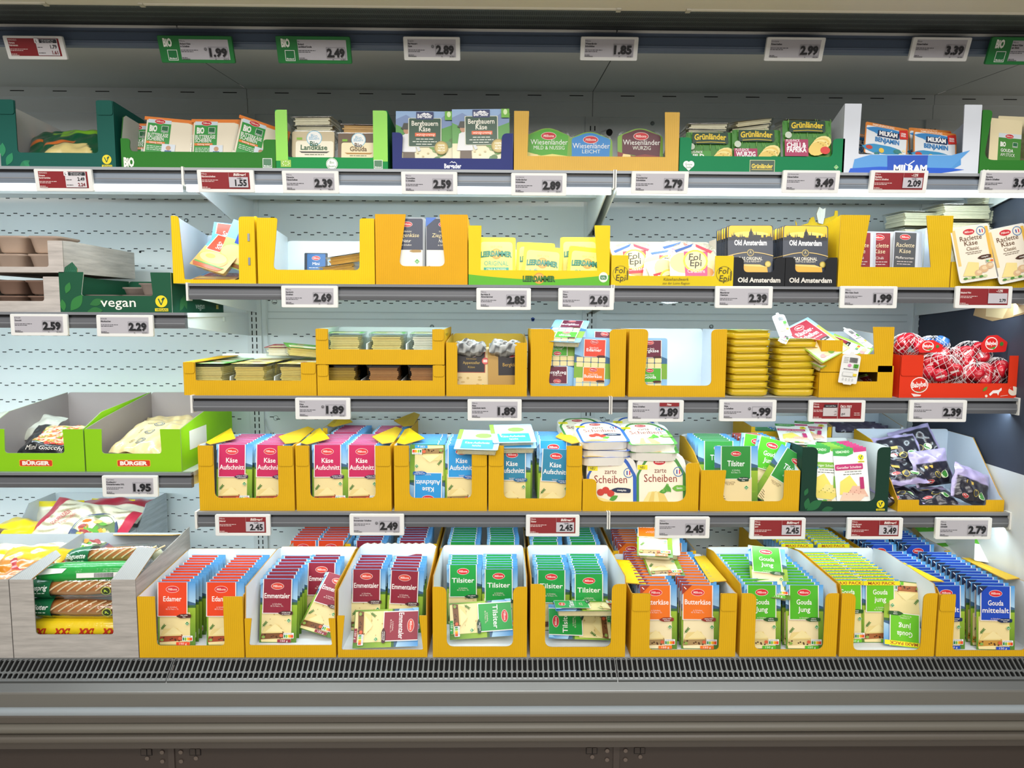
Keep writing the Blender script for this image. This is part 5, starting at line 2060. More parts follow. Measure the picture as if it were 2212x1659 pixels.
but = carton('yellow box of orange Butterkäse packs with small folded flaps', ZD, YD, 1362, 1588, 1282, 1404, 40, 36, D=.36, r=9, flaps='LR', fh=38, side=[(0, 1), (.04, 1280), (1, 1196)], back=1196)
deck_file(but, 'but', 1422, 1402, 13, .0245, 'orange Butterkäse pack', 'left file of the orange box', lean=6)
deck_file(but, 'but', 1512, 1402, 13, .0245, 'orange Butterkäse pack', 'right file of the orange box', lean=6, yaw=-2)
lid_flap(but, [(-but.W / 2, .09, but.topz(.09, 'L') + .001), (-but.W / 2 + .055, .07, but.topz(.09, 'L') + .004), (-but.W / 2 + .04, .27, but.topz(.27, 'L') + .008), (-but.W / 2, .30, but.topz(.3, 'L') + .001)])
lid_flap(but, [(but.W / 2, .10, but.topz(.1) + .001), (but.W / 2 - .055, .08, but.topz(.1) + .004), (but.W / 2 - .045, .30, but.topz(.3) + .008), (but.W / 2, .33, but.topz(.33) + .001)])
p = at(1420, 1200, .05)
putf('fc', p.x, .03, p.z - .01, 'pale cheese tray lying under the orange-lidded one on the Butterkäse packs', yaw=-12, pitch=14)
put('but', at(1412, 1203, .02).x, .0, at(1412, 1203, .0).z, 'orange Butterkäse pack lying face up on top of the orange box', lean=68, yaw=-10)
put('but', at(1440, 1245, -.03).x, -.05, at(1440, 1246, -.05).z, 'orange Butterkäse pack lying half under another on the orange box', lean=74, yaw=4)

GS = [(0, .95), (.04, 1262), (.8, 1190), (1, 1183)]
gou = carton('yellow box of lime green young Gouda packs beside the orange ones', ZD, YD, 1597, 1806, 1282, 1403, 32, 29, D=.36, r=14, sh=22, side=GS, back=1181)
deck_file(gou, 'gou', 1646, 1402, 12, .0245, 'lime green young Gouda pack', 'left file of the young Gouda box', lean=7)
deck_file(gou, 'gou', 1738, 1402, 12, .0245, 'lime green young Gouda pack', 'right file of the young Gouda box', lean=7, yaw=-2)
p = at(1662, 1288, -.12)
put('gou', p.x, -.135, p.z, 'lime green young Gouda pack lying face up across the two files', lean=58, yaw=-10, roll=3)
mxb = carton('yellow box of lime maxi packs with yellow banner, one pack upside down', ZD, YD, 1812, 2017, 1282, 1405, 30, 30, D=.36, r=14, sh=24, side=GS, back=1183)
deck_file(mxb, 'max', 1832, 1388, 11, .0245, 'lime maxi Gouda pack', 'left file of the maxi pack box', lean=7)
deck_file(mxb, 'max', 1902, 1388, 11, .0245, 'lime maxi Gouda pack', 'right file of the maxi pack box', lean=7)
p = foot(1950, 1404)
put('max', p.x + .006, p.y + .012, ZD + .004, 'lime Gouda pack standing upside down in front of the maxi packs', lean=17, yaw=-4, roll=5, flip=True)
mit = carton('yellow box of deep blue aged Gouda packs', ZD, YD, 2021, 2245, 1284, 1405, 35, 30, D=.37, r=12, flaps='L', fh=36, side=[(0, 1), (.04, 1270), (1, 1200)], back=1203)
deck_file(mit, 'mit', 2044, 1402, 13, .025, 'deep blue aged Gouda pack', 'left file of the aged Gouda box', lean=6)
deck_file(mit, 'mit', 2150, 1404, 13, .025, 'deep blue aged Gouda pack', 'right file of the aged Gouda box', lean=6, yaw=-3)
lid_flap(mit, [(-mit.W / 2, .09, mit.topz(.09, 'L') + .001), (-mit.W / 2 + .055, .07, mit.topz(.09, 'L') + .004), (-mit.W / 2 + .04, .27, mit.topz(.27, 'L') + .008), (-mit.W / 2, .30, mit.topz(.3, 'L') + .001)])
lid_flap(mit, [(mit.W / 2, .10, mit.topz(.1) + .001), (mit.W / 2 - .055, .08, mit.topz(.1) + .004), (mit.W / 2 - .045, .30, mit.topz(.3) + .008), (mit.W / 2, .33, mit.topz(.33) + .001)])

# second rank behind
Y2 = .175
r2 = dict(D=.30)
SB = [(0, 1), (1, 1)]


def rank2(label, key, what, where, px0, px1, c1, c2, n=6, hfac=1.0, top=1188, pitch=.026, dz=0, lean=5, d0=.03):
    B = carton(label, ZD, Y2, px0, px1, top, top + 22, 12, 12, side=SB, **r2)
    column(B, key, c1, n, d0, pitch, what, f'left file of {where}', lean=lean, dz=.004 + dz, full=0)
    column(B, key, c2, n, d0, pitch, what, f'right file of {where}', lean=lean, dz=.004 + dz, full=0)
    return B


rank2('yellow box of dark red Emmentaler packs deep below the lowest shelf', 'emm', 'dark red Emmentaler pack', 'the deep box behind Emmentaler', 748, 945, 800, 892, n=8, top=1175, dz=.02)
rank2('yellow box of red Edamer packs deep below the lowest shelf', 'eda', 'red Edamer pack', 'the deep box behind the first Emmentaler', 628, 745, 662, 722, n=8, top=1180, dz=.02)
rank2('yellow box of green Tilsiter packs deep behind the first Tilsiter box', 'til', 'green Tilsiter pack', 'the deep box behind the first Tilsiter', 950, 1135, 1002, 1086, n=8, top=1185, dz=.016)
rank2('yellow box of green Tilsiter packs deep behind the second Tilsiter box', 'til', 'green Tilsiter pack', 'the deep box behind the second Tilsiter', 1142, 1315, 1180, 1262, n=8, top=1185, dz=.016)
rank2('yellow box of orange Butterkäse packs deep behind the first', 'but', 'orange Butterkäse pack', 'the deep box behind Butterkäse', 1322, 1500, 1368, 1450, n=7, top=1190, dz=.012)
rank2('yellow box of lime maxi packs deep below the shelf', 'max', 'lime maxi Gouda pack', 'the deep maxi pack box', 1655, 1850, 1722, 1800, n=7, top=1190, dz=.012)
rank2('yellow box of deep blue Gouda packs deep behind the first', 'mit', 'deep blue aged Gouda pack', 'the deep aged Gouda box', 1862, 2045, 1905, 1985, n=7, top=1190, dz=.006)
for i, (px, py, y, yw, pt) in enumerate(((2050, 1165, .30, 10, 12), (2130, 1172, .22, -14, 10), (2165, 1212, .06, -32, 35), (2095, 1195, .24, 15, 8))):
    p = at(px, py, y)
    put('grf', p.x, p.y, p.z - .012, ('green white Gouda pack lying furthest back beside the blue packs', 'green white Gouda block lying loose behind the blue box rim', 'green white Gouda pack tilted on edge over the blue box flap', 'green white Gouda pack half hidden under the loose ones')[i], lean=78 - pt, yaw=yw, roll=0)
lo = carton('low yellow tray holding loose green white Gouda packs in the corner', ZD, .05, 2080, 2260, 1275, 1300, 12, 12, D=.40)

# ---- baguette crate and its neighbours
WD_, WDI = '#bdb9b3', '#a4a9ac'
bag = carton('whitewashed wood-look crate of baguettes', ZD, YD, 31, 300, 1252, 1371, 50, 52, D=.36, col=WD_, ins=WDI, edge='#8d8a84', mat='wood_print', r=8, side={'L': [(0, 1), (1, 1.1)], 'R': [(0, 1), (1, 1.19)]}, back=1.1, cat='printed crate')
lid_flap(bag, [(-bag.W / 2, 0, bag.H), (-bag.W / 2 + .06, .0, bag.H), (-bag.W / 2 + .085, .10, bag.H + .035), (-bag.W / 2 + .06, .12, bag.H + .045)], '#abadad')
lid_flap(bag, [(bag.W / 2 - .065, 0, bag.H), (bag.W / 2, .0, bag.H), (bag.W / 2 + .005, .12, bag.H + .05), (bag.W / 2 - .05, .12, bag.H + .055)], '#abadad')
lid_flap(bag, [(-bag.W / 2 + .10, .355, bag.H * 1.08), (bag.W / 2, .355, bag.H * 1.08), (bag.W / 2 - .03, .30, bag.H * 1.14), (-bag.W / 2 + .13, .30, bag.H * 1.14)], '#b9b6b2')
n1 = carton('whitewashed wood-look crate cut by the frame beside the baguettes', ZD, YD, -190, 29, 1252, 1371, 40, 36, D=.36, col=WD_, ins=WDI, edge='#8d8a84', mat='wood_print', side=[(0, 1), (1, 1.08)], cat='printed crate')


def baguette(label, x, y, z, L, r, yaw, pitch, word='', back=False, yellow=False):
    t = thing('baguette_bag', label, 'baguette', (x, y, z), (0, R(-pitch), R(yaw)), 'baguettes in bags')
    q = M()
    rings = []
    for k in range(11):
        f = k / 10
        rr_ = r * .80 * max(.25, math.sin(math.pi * min(.97, max(.03, f * .94 + .03))) ** .35)
        rings.append([(-L / 2 * .94 + L * .94 * f, rr_ * math.cos(a_), rr_ * .8 * math.sin(a_)) for a_ in (2 * math.pi * i / 14 for i in range(14))])
    cols = []
    for k in range(11):
        for i in range(14):
            a_ = 2 * math.pi * i / 14
            cols.append('#b4702c' if math.sin(a_) > -.3 else '#c8955a')
    q.loft(rings, cols, 'food')
    for k in range(8):
        x0 = -L * .26 + k * L * .095
        pts = []
        for j in range(6):
            a_ = math.pi * (.98 + .42 * j / 5) - (.0 if not back else 0)
            pts.append((x0 + j * .009, r * .815 * math.cos(a_), -r * .66 * math.sin(a_)))
        q.tube(pts, .0028, '#e6d2a4', 'food', 5)
    q.build('baguette', t)
    if yellow:
        band, c_ = (-.5, .5), '#f0d21c'
    elif back:
        band, c_ = (-.46, .4), '#1d9a3c'
    else:
        band, c_ = (-.5, -.22), '#14643c'
    q = M()
    for (f0, f1, c2, mt, sc_) in ((-.5, .5, '#f2f4f2', 'film', 1.0), (band[0], band[1], c_, 'foil', 1.012)):
        rings = []
        for k in range(13):
            f = f0 + (f1 - f0) * k / 12
            e = max(.12, (1 - (abs(f) * 2) ** 6) ** .5) if abs(f) < .5 else .1
            rnd = random.Random(k)
            rings.append([(L * 1.08 * f, r * sc_ * (.94 + .06 * rnd.random()) * max(e, .35) * math.cos(a_), r * .84 * sc_ * e * math.sin(a_)) for a_ in (2 * math.pi * i / 16 for i in range(16))])
        s_ = M()
        s_.loft(rings, c2, mt, cap0=False, cap1=False)
        s_.build('bag' if mt == 'film' else 'printed_band', t)

    def surf(u, v, d):
        a_ = math.pi + v / r      # front side of the bag
        rr_ = r * 1.03 - d
        return (u, rr_ * math.cos(a_), -rr_ * .84 * math.sin(a_))
    A = Art('print', y=0)
    A.fn = lambda u, v, d: surf(u, v, d)
    if yellow:
        for k in range(4):
            A.text('XXL', -L * .36 + k * L * .24, -.012, .022, '#c8281c', w=.05, bold=.04, shear=.3)
    elif back:
        A.rect(-.02, -.004, .10, .012, '#f4f6f4')
        for k in range(14):
            A.rect(.03 + k * .004, -.003, .032 + k * .004, .011, '#222222')
        A.poly([(-.13, .01), (-.06, .014), (-.05, .028), (-.12, .03)], '#e8f2ea')
    else:
        A.text(word, -L * .37, .006, .016, '#eef6ee', w=.06, shear=.2, bold=.02)
        A.small(-L * .46, -L * .28, -.006, .004, '#cfe4d4', 2)
        A.ring(L * .33, .0, .014, .002, '#b8d44a', 14)
        A.ell(L * .33, .0, .011, .011, '#2a3a1c', 12)
        A.line(L * .33 - .005, .004, L * .33 + .005, -.004, .003, '#b8d44a')
        A.line(L * .33 - .005, -.003, L * .33, .004, .003, '#b8d44a')
    A.m.build('print', t)
    return t


xb = bag.xm
bw = bag.W - .012
for lab, px, py, y, yaw, pitch, kw in (
        ('yellow baguette bag with red letters, lowest in the crate', 162, 1362, -.145, 0, 0, dict(yellow=True)),
        ('baguette in a clear bag, second from below in the crate window', 162, 1320, -.145, 0, -1, dict(word='Kräuter')),
        ('baguette in a bag with green end, third from below in the crate window', 160, 1276, -.142, 0, 1, dict(word='Knusprig')),
        ('baguette bag turned to its green barcode back, level with the crate rim', 182, 1244, -.12, 2, 1, dict(back=True)),
        ('topmost baguette in the crate, green end and pale dip cup', 240, 1205, -.03, -3, 4, dict(word='Baguette'))):
    p = at(px, py, y)
    baguette(lab, p.x, p.y + .03, p.z, .285, .036, yaw, pitch, **kw)
q = M()
p = at(338, 1196, -.02)
q.loft([[(p.x + r_ * math.cos(a_), p.y + r_ * math.sin(a_) * .8, p.z - .018 + h_) for a_ in (2 * math.pi * i / 16 for i in range(16))] for r_, h_ in ((.012, 0), (.016, .01), (.018, .022), (.014, .03), (.004, .033))], '#cfd6b8', 'plastic')
tag(q.build('dip_cup'), 'small pale herb dip cup at the end of the topmost baguette', 'dip cup')


# soft bags: a pillow with a colour pattern
def pouch(name, label, cat, loc, w, h, t, colf, lean=0, yaw=0, roll=0, group=None, mat='foil', art=None, nx=26, ny=26, wr=.004, seed=1):
    root = thing(name, label, cat, (0, 0, 0), group=group)
    rnd = random.Random(seed)
    ph = [rnd.uniform(0, 6.28) for _ in range(6)]

    def bulge(u, v):
        e = min(1, max(0, (.5 - abs(u)) / .16)) ** .6 * min(1, max(0, (.5 - abs(v)) / .2)) ** .6
        return t / 2 * e * (1 - .2 * (2 * u) ** 2)

    def wob(u, v):
        return wr * (math.sin(9 * u + ph[0] + 3 * v) * math.sin(7 * v + ph[1]) + .5 * math.sin(23 * u + ph[2] + 11 * v) + .4 * math.sin(17 * v + ph[3] - 13 * u))

    def fr(u, v, d=0):
        b = bulge(u, v)
        return (u * w, -b + wob(u, v) + d, (v + .5) * h)
    q = M()
    vs, cs, fs = [], [], []
    for side in (0, 1):
        o = len(vs)
        for j in range(ny + 1):
            for i in range(nx + 1):
                u, v = i / nx - .5, j / ny - .5
                b = bulge(u, v)
                vs.append((u * w, (b if side else -b) + wob(u, v), (v + .5) * h))
                cs.append(lin(colf(u + .5, v + .5)))
        for j in range(ny):
            for i in range(nx):
                a_ = o + j * (nx + 1) + i
                f_ = (a_, a_ + 1, a_ + nx + 2, a_ + nx + 1)
                fs.append(f_[::-1] if side else f_)
    q.mesh_(vs, fs, cs, mat)
    q.build('bag', root)
    if art:
        A = Art('print', y=-.0012)
        A.fn = lambda u, v, d: fr(u - .5, v - .5, d)
        art(A)
        A.m.build('print', root)
    root.matrix_world = Matrix.Translation(loc) @ Matrix.Rotation(R(yaw), 4, 'Z') @ Matrix.Rotation(R(-lean), 4, 'X') @ Matrix.Rotation(R(roll), 4, 'Y')
    return root


def pommes(u, v):
    if (u - .0) + (1 - v) * .15 < .16:
        return '#a8203a'
    if u > .9 or (u > .72 and v < .18):
        return '#a8203a'
    k = math.sin(44 * v + 4 * math.sin(11 * u) + 9 * u) * math.sin(9 * u + 7 * v)
    return '#ddd6bc' if k > -.15 else ('#bdb495' if k > -.5 else '#9c9274')


def art_dish(A):
    A.ell(.70, .46, .24, .36, '#3a4660', 22)
    A.ell(.70, .46, .22, .33, '#5a6b44', 22)
    rnd = random.Random(12)
    for k in range(34):
        a_, r_ = rnd.uniform(0, 6.28), rnd.uniform(0, .85)
        u, v = .70 + .2 * r_ * math.cos(a_), .46 + .3 * r_ * math.sin(a_)
        A.ell(u, v, .05, .025, rnd.choice(('#e8a83c', '#d98a2c', '#f0c45a', '#c8641c', '#4f8a2c', '#8a2c2a')), 8, rnd.uniform(0, 3))
    nutri(A, .68, .2, .16)
    A.text('SCHUPFNUDELN', .30, .6, .06, '#a8203a', w=.26, bold=.02, rot=1.2)
    A.text('Fingernudeln', .38, .6, .05, '#a8203a', w=.22, rot=1.2)


cr1 = carton('pale crate of potato noodle bags standing high at the back wall', ZD, .30, 46, 305, 1140, 1150, 30, 30, D=.22, col='#b9c2c8', ins='#cdd5da', edge='#8d959a', mat='wood_print', side=[(0, 1), (.3, 1.3), (1, 1.3)], back=1.3, cat='printed crate')
cr2 = carton('pale crate of potato noodle bags in front of the higher crate', ZD, .13, -10, 245, 1205, 1220, 30, 30, D=.17, col='#b9c2c8', ins='#cdd5da', edge='#8d959a', mat='wood_print', side=[(0, 1), (.5, 1.25), (1, 1.25)], back=1.25, cat='printed crate')
p = at(130, 1160, .17)
pouch('noodle_bag', 'red edged clear bag of pale potato noodles with dish picture', 'noodle bag', (p.x + .0, p.y - .03, p.z - .075), .33, .235, .055, pommes, lean=52, yaw=-4, roll=10, art=art_dish, seed=3, nx=80, ny=60)
p = at(215, 1115, .33)
pouch('noodle_bag', 'red bag of potato noodles lying under the rim of the high crate', 'noodle bag', (p.x, p.y, p.z - .03), .25, .16, .05, lambda u, v: '#a8203a' if v > .55 else '#e6e0cc', lean=72, yaw=4, seed=5)
p = at(125, 1108, .40)
pouch('noodle_bag', 'yellow topped noodle bag standing at the back of the high crate', 'noodle bag', (p.x, p.y, p.z - .10), .16, .14, .05, lambda u, v: '#e3cf1e' if v > .85 else '#ddd8c2', lean=12, yaw=6, seed=6)
p = at(235, 1104, .42)
pouch('noodle_bag', 'yellow topped noodle bag beside the red one in the high crate', 'noodle bag', (p.x, p.y, p.z - .10), .17, .14, .05, lambda u, v: '#e3cf1e' if v > .86 else '#ddd8c2', lean=12, yaw=-6, seed=8)
for i, (px, py, y, c1, c2, lab) in enumerate(((40, 1195, .16, '#d8bc0c', '#d9cfa0', 'yellow edged noodle bag under the big clear one'), (40, 1170, .19, '#d8bc0c', '#cfc6a0', 'yellow edged noodle bag second below the big clear one'),
                                             (50, 1215, -.02, '#c9a208', '#bd7410', 'yellow snack bag with round seal beside the baguette crate'), (20, 1238, -.06, '#a8221c', '#b8701c', 'red orange snack bag lowest beside the baguette crate'),
                                             (10, 1150, .24, '#d8bc0c', '#5a3a2a', 'yellow rimmed bag at the picture edge beside the noodle bag'))):
    p = at(px, py, y)
    pouch('snack_bag', lab, 'snack bag', (p.x, p.y - .05, p.z - .035), .20, .15, .045, (lambda a_, b_: lambda u, v: a_ if v > .45 or v < .1 else b_)(c1, c2), lean=70, yaw=8 - 5 * i, roll=3 * i - 5, seed=20 + i)
# ================================================================== TOP ROW
y1 = .012
TEAL = '#0e5a50'


def leaves_art(A, W, H, lp, s):
    leaf(A, 12 * s, 4 * s, 30 * s, 1.1, '#1f8a5c')
    leaf(A, 40 * s, 2 * s, 26 * s, .5, '#1c7d54')
    leaf(A, 4 * s, 22 * s, 30 * s, 1.5, '#1f8a5c')
    leaf(A, 62 * s, 1 * s, 18 * s, 2.4, '#1f8a5c')


def art_teal(A, W, H, lp, s):
    leaves_art(A, W, H, lp, s)
    vegan_seal(A, W - 19 * s, 18 * s, 10 * s)


veg = carton('tall teal vegan box with leaf print holding green pouches', Z1, y1, 3, 251, 217, 330, 37, 37, D=.30, col=TEAL, ins='#d5d8d8', edge='#0a4038', mat='carton_plain', r=8, flaps='LR', fh=30, side=[(0, 1), (1, .93)], back=.80, art=art_teal)
for i, (px, py, y, dx, yw, ld) in enumerate(((150, 330, .07, 0, -6, 68), (155, 318, .12, 0, 14, 74), (165, 300, .19, .0, 6, 70))):
    p = at(px, py, y)
    pouch('vegan_pouch', ('green orange vegan pouch lying uppermost in the teal box', 'green vegan pouch second down in the teal box', 'green vegan pouch at the back of the teal box')[i], 'food pouch', (p.x, p.y - .03, Z1 + .026 + .018 * i), .20, .15, .04,
          lambda u, v: '#e08a2c' if v > .9 or (u + v) > 1.7 else ('#e3d28c' if v < .4 and abs(u - .55) < .42 - v * .5 else ('#e0762c' if .4 < v < .52 and u < .6 else ('#7ab82c' if .72 < v < .88 and u > .3 else '#17583a'))), lean=ld - 22, yaw=yw, roll=-8, seed=40 + i, nx=50, ny=40)

GB = '#2a7a26'


def art_bio(A, W, H, lp, s):
    bio_word(A, 5 * s, 4 * s, 18 * s)
    bioland(A, W - 27 * s, 4 * s, 18 * s)


bio = carton('low green organic box of butter cheese packs', Z1, y1, 263, 596, 300, 328, 18, 26, D=.30, col=GB, ins='#cfd3cd', edge='#1d5a1a', mat='carton_plain', r=10, sh=8, sl=(-3, 0), side={'L': [(0, 1), (.05, 1.75), (.10, 1.85), (1, 1.7)], 'R': [(0, 1), (.2, 1.2), (1, 1.2)]}, back=1.2, art=art_bio)
for i, (px, y, dz, ro, yw, lab) in enumerate(((356, .05, .012, 4, 4, 'organic butter cheese pack, first standing, orange rim, fully visible label'), (462, .05, .010, 0, 0, 'organic butter cheese pack, second standing, upright in the middle'),
                                              (552, .04, .004, 14, 26, 'organic butter cheese pack at the end, turned sideways'), (318, .10, .008, -2, 10, 'organic butter cheese pack half hidden behind the first'))):
    put('bbu', X(px, y, Z1 + .05), y, Z1 + dz + .008, lab, 'organic butter cheese packs', lean=12, roll=ro, yaw=yw)
for i in range(3):
    putf('fc', X(548, .15, Z1 + .1), .15, Z1 + .008 + .03 * i, f'pale cheese tray, {("lowest", "middle", "topmost")[i]} of the pile behind the organic packs', yaw=3 * i - 4)

LIME, GRN = '#7fd411', '#149048'


def art_lime(A, W, H, lp, s):
    for x0, x1 in ((0, 26 * s), (W - 31 * s, W)):
        A.poly(fillet([(x0, lp - 8 * s), (x1, lp - 8 * s), (x1, H), (x0, H)], [0, 0, 8 * s * (x0 > 0), 8 * s * (x0 == 0)]), LIME)
    A.rect(10 * s, 5 * s, 32 * s, 20 * s, '#8cc01e')
    for k in range(8):
        A.ell(21 * s + 7 * s * math.cos(k * .785), 12.5 * s + 4.5 * s * math.sin(k * .785), 1.2 * s, 1.2 * s, '#f2f6d8', 6)
    A.ell(W / 2, 12 * s, 12.5 * s, 12.5 * s, '#eef3ec')
    A.ring(W / 2, 12 * s, 11.5 * s, 1 * s, '#6a9a6a')
    A.text('Bio', W / 2, 12.5 * s, 6 * s, '#3c7a4c', w=9 * s)
    A.text('Bauern', W / 2, 5 * s, 5 * s, '#3c7a4c', w=15 * s)
    bioland(A, W - 29 * s, 3 * s, 17 * s)


lim = carton('two-tone lime and green organic box of country cheese and gouda', Z1, y1, 597, 838, 238, 340, 26, 31, D=.28, col=GRN, ins='#d9ded6', edge='#0c6a34', mat='carton_plain', r=4, sh=14, side=[(0, 1), (1, .9)], back=.5, art=art_lime)
put('lan', X(676, .03, Z1), .03, Z1 + .006, 'pale organic country cheese pack with round blue seal', lean=8)
put('bgo', X(772, .03, Z1), .03, Z1 + .006, 'organic gouda pack with round blue seal and wood print', lean=8)
put('lan', X(676, .07, Z1), .07, Z1 + .006, 'organic country cheese pack hidden behind the first one', lean=8, full=False)
for i in range(3):
    putf('fc', X(674, .12, Z1 + .1) + .006 * (i % 2), .11, Z1 + .10 + .026 * i, f'clear cheese tray, {("lowest", "middle", "topmost")[i]} on the country cheese packs', 'clear cheese trays on the country cheese', yaw=3 - 4 * i)
    putf('fm', X(772, .12, Z1 + .1) + .004 * i, .11, Z1 + .075 + .026 * i, f'golden cheese tray, {("lowest", "middle", "topmost")[i]} on the organic gouda packs', 'golden cheese trays on the gouda', yaw=-2 + 3 * i)

NAVY = '#2d3777'


def art_berg(A, W, H, lp, s):
    A.text('Bergader', W / 2, 5 * s, 9.5 * s, '#e8ecf6', w=37 * s, bold=.035)
    A.poly([(W / 2 - 8 * s, 15 * s), (W / 2 - 2 * s, 20 * s), (W / 2 + 1 * s, 17.5 * s), (W / 2 + 4 * s, 19 * s), (W / 2 + 9 * s, 15 * s), (W / 2 + 4 * s, 17 * s), (W / 2 + 1 * s, 16 * s), (W / 2 - 2 * s, 18 * s)], '#e8ecf6')


nav = carton('navy blue box of mountain cheese packs', Z1, y1, 848, 1108, 287, 342, 20, 26, D=.28, col=NAVY, ins='#3a4484', edge='#1c2450', mat='carton_plain', r=2, sh=14, sl=(-3, 2), side=[(0, 1), (1, 1)], back=1, art=art_berg)
put('ber', X(916, .02, Z1 + .08), .020, Z1 + .004, 'first mountain cheese pack with farmer picture in the navy box', 'mountain cheese packs', lean=6)
put('ber', X(1040, .02, Z1 + .08), .014, Z1 + .009, 'second mountain cheese pack with farmer picture beside the pale yellow box', 'mountain cheese packs', lean=5, roll=-1)
for i in range(3):
    for px, w_ in ((916, 'first'), (1040, 'second')):
        put('ber', X(px, .05, Z1 + .08), .042 + .022 * i, Z1 + .006, f'mountain cheese pack, {ORD[i + 1]} back behind the {w_} one', f'mountain cheese packs behind the {w_}', lean=6, full=False)

pal = carton('pale yellow corrugated box of arched meadow cheese packs', Z1, y1, 1110, 1465, 241, 338, 29, 29, D=.28, col='#ddb353', ins='#d9dcd6', r=0, sl=(-3, -3), side=[(0, 1), (1, .35)], back=.30)
put('wig', X(1183, .04, Z1), .04, Z1 + .036, 'green meadow cheese pack with arched top in the pale yellow box', lean=10)
put('wib', X(1274, .04, Z1), .04, Z1 + .026, 'blue meadow cheese pack with arched top in the pale yellow box', lean=10)
put('wir', X(1382, .04, Z1), .035, Z1 + .036, 'dark red meadow cheese pack with arched top in the pale yellow box', lean=10)


def art_gr(A, W, H, lp, s):
    A.poly([(W / 2 - 26 * s, 2 * s), (W / 2 + 28 * s, 1 * s), (W / 2 + 28 * s, 27 * s), (W / 2 - 26 * s, 27 * s)], '#d8d8a0')
    A.rect(W / 2 - 25 * s, 2 * s, W / 2 + 27 * s, 26 * s, '#0f3f26')
    A.text('Grünländer', W / 2 + 1 * s, 10 * s, 9 * s, '#f0d02c', w=46 * s, bold=.03)
    A.rect(W / 2 - 22 * s, 6.5 * s, W / 2 + 23 * s, 7.5 * s, '#f0d02c')
    A.ell(15 * s, 17 * s, 7 * s, 7 * s, '#eef4ee')
    A.ell(25 * s, 17 * s, 7 * s, 7 * s, '#eef4ee')
    A.poly([(8.5 * s, 14 * s), (20 * s, 3 * s), (31.5 * s, 14 * s), (20 * s, 20 * s)], '#eef4ee')
    A.text('Grüne', 20 * s, 14.5 * s, 5 * s, '#176a3c', w=15 * s)
    A.text('Seele', 20 * s, 8.5 * s, 5 * s, '#176a3c', w=12 * s)
    diamond(A, W - 17 * s, 13 * s, 5 * s, '#5cc24a')


gru = carton('flat-front green box of green cheese packs with yellow script', Z1, y1, 1467, 1822, 298, 338, 24, 26, D=.28, col='#0f8250', ins='#cfe0d4', edge='#0a5a36', mat='carton_plain', r=10, sh=10, sl=(-2, 0), side={'L': [(0, 1), (1, 1)], 'R': [(0, 1), (.1, 1), (1, 1)]}, back=1, art=art_gr)
for key, px, y, dz, lab in (('gr1', 1536, .045, .004, 'green cheese pack, first and lowest, partly under clear trays'), ('gr2', 1636, .035, .010, 'green cheese pack with pink stripe, standing in the middle'), ('gr3', 1745, .02, .034, 'green cheese pack with paprika picture, standing highest')):
    put(key, X(px, y, Z1 + .06), y, Z1 + dz, lab, lean=9)
    put(key, X(px, y + .03, Z1 + .06), y + .032, Z1 + dz, lab.split(',')[0] + ' standing hidden behind ' + {'gr1': 'the first', 'gr2': 'the middle', 'gr3': 'the highest'}[key] + ' one', lean=9, full=False)
for i, (px, py, y, ro, pt) in enumerate(((1520, 292, .13, 0, 0), (1525, 280, .13, 0, 2), (1625, 272, .15, -8, 8), (1615, 285, .12, -6, 4), (1730, 272, .15, 0, 3))):
    p = at(px, py, y)
    putf('fc', p.x, y - .03, p.z - .012, ('lower clear cheese tray above the first green pack', 'upper clear cheese tray above the first green pack', 'clear tray tilted highest above the middle green pack', 'clear tray under the tilted one above the middle green pack', 'clear ribbed tray above the paprika pack')[i], yaw=(3, -4, 6, -8, 2)[i], pitch=pt, roll=ro)


def art_mil(A, W, H, lp, s):
    A.poly([(16 * s, 8 * s), (70 * s, 22 * s), (150 * s, 26 * s), (W - 40 * s, lp), (W - 40 * s, lp + 8 * s), (W - 38 * s, 20 * s), (W - 60 * s, 8 * s)], '#4f9ade')
    A.poly([(22 * s, 8 * s), (26 * s, 30 * s), (60 * s, lp - 1 * s), (W - 60 * s, lp - 1 * s), (W - 20 * s, lp + 10 * s), (W - 60 * s, 12 * s)], '#5aa2e4')
    A.poly([(14 * s, 1 * s), (18 * s, 11 * s), (80 * s, 15 * s), (W - 60 * s, 13 * s), (W - 30 * s, 10 * s), (W - 90 * s, 1 * s)], '#1d5fd6')
    A.poly([(98 * s, .5 * s), (182 * s, .5 * s), (184 * s, lp - 1 * s), (96 * s, lp - 3 * s)], '#1f55c4')
    A.text('MILRAM', W / 2, 4.5 * s, 14 * s, '#ffffff', w=72 * s, bold=.05)
    A.line(W / 2 - 12 * s, 22 * s, W / 2 - 6 * s, 18 * s, 2 * s, '#ffffff')
    A.line(W / 2 - 6 * s, 18 * s, W / 2 + 8 * s, 28 * s, 2 * s, '#ffffff')


mil = carton('white box with blue brush strokes holding family cheese packs', Z1, y1, 1818, 2112, 225, 334, 34, 36, D=.28, col='#dde4ee', ins='#ccd8ea', edge='#b9bfc8', mat='carton_plain', r=4, sl=(-2, -2), side=[(0, 1), (.35, .8), (1, .55)], back=.55, art=art_mil)
for px, y, dz, ro, yw, lab in ((1912, .03, .018, 9, 5, 'family cheese pack tilted in front, orange rim, blue label'), (2020, .04, .004, 6, 4, 'family cheese pack at the front beside the tilted one'), (2010, .09, .022, 4, 2, 'family cheese pack peeking out above the front pair'), (1862, .09, .006, 8, 10, 'family cheese pack mostly hidden behind the white post')):
    put('ram', X(px, y, Z1 + .05), y, Z1 + dz + .036, lab, 'family cheese packs', lean=14, roll=ro, yaw=yw)


def art_bio2(A, W, H, lp, s):
    bio_word(A, 9 * s, -1 * s, 11 * s)


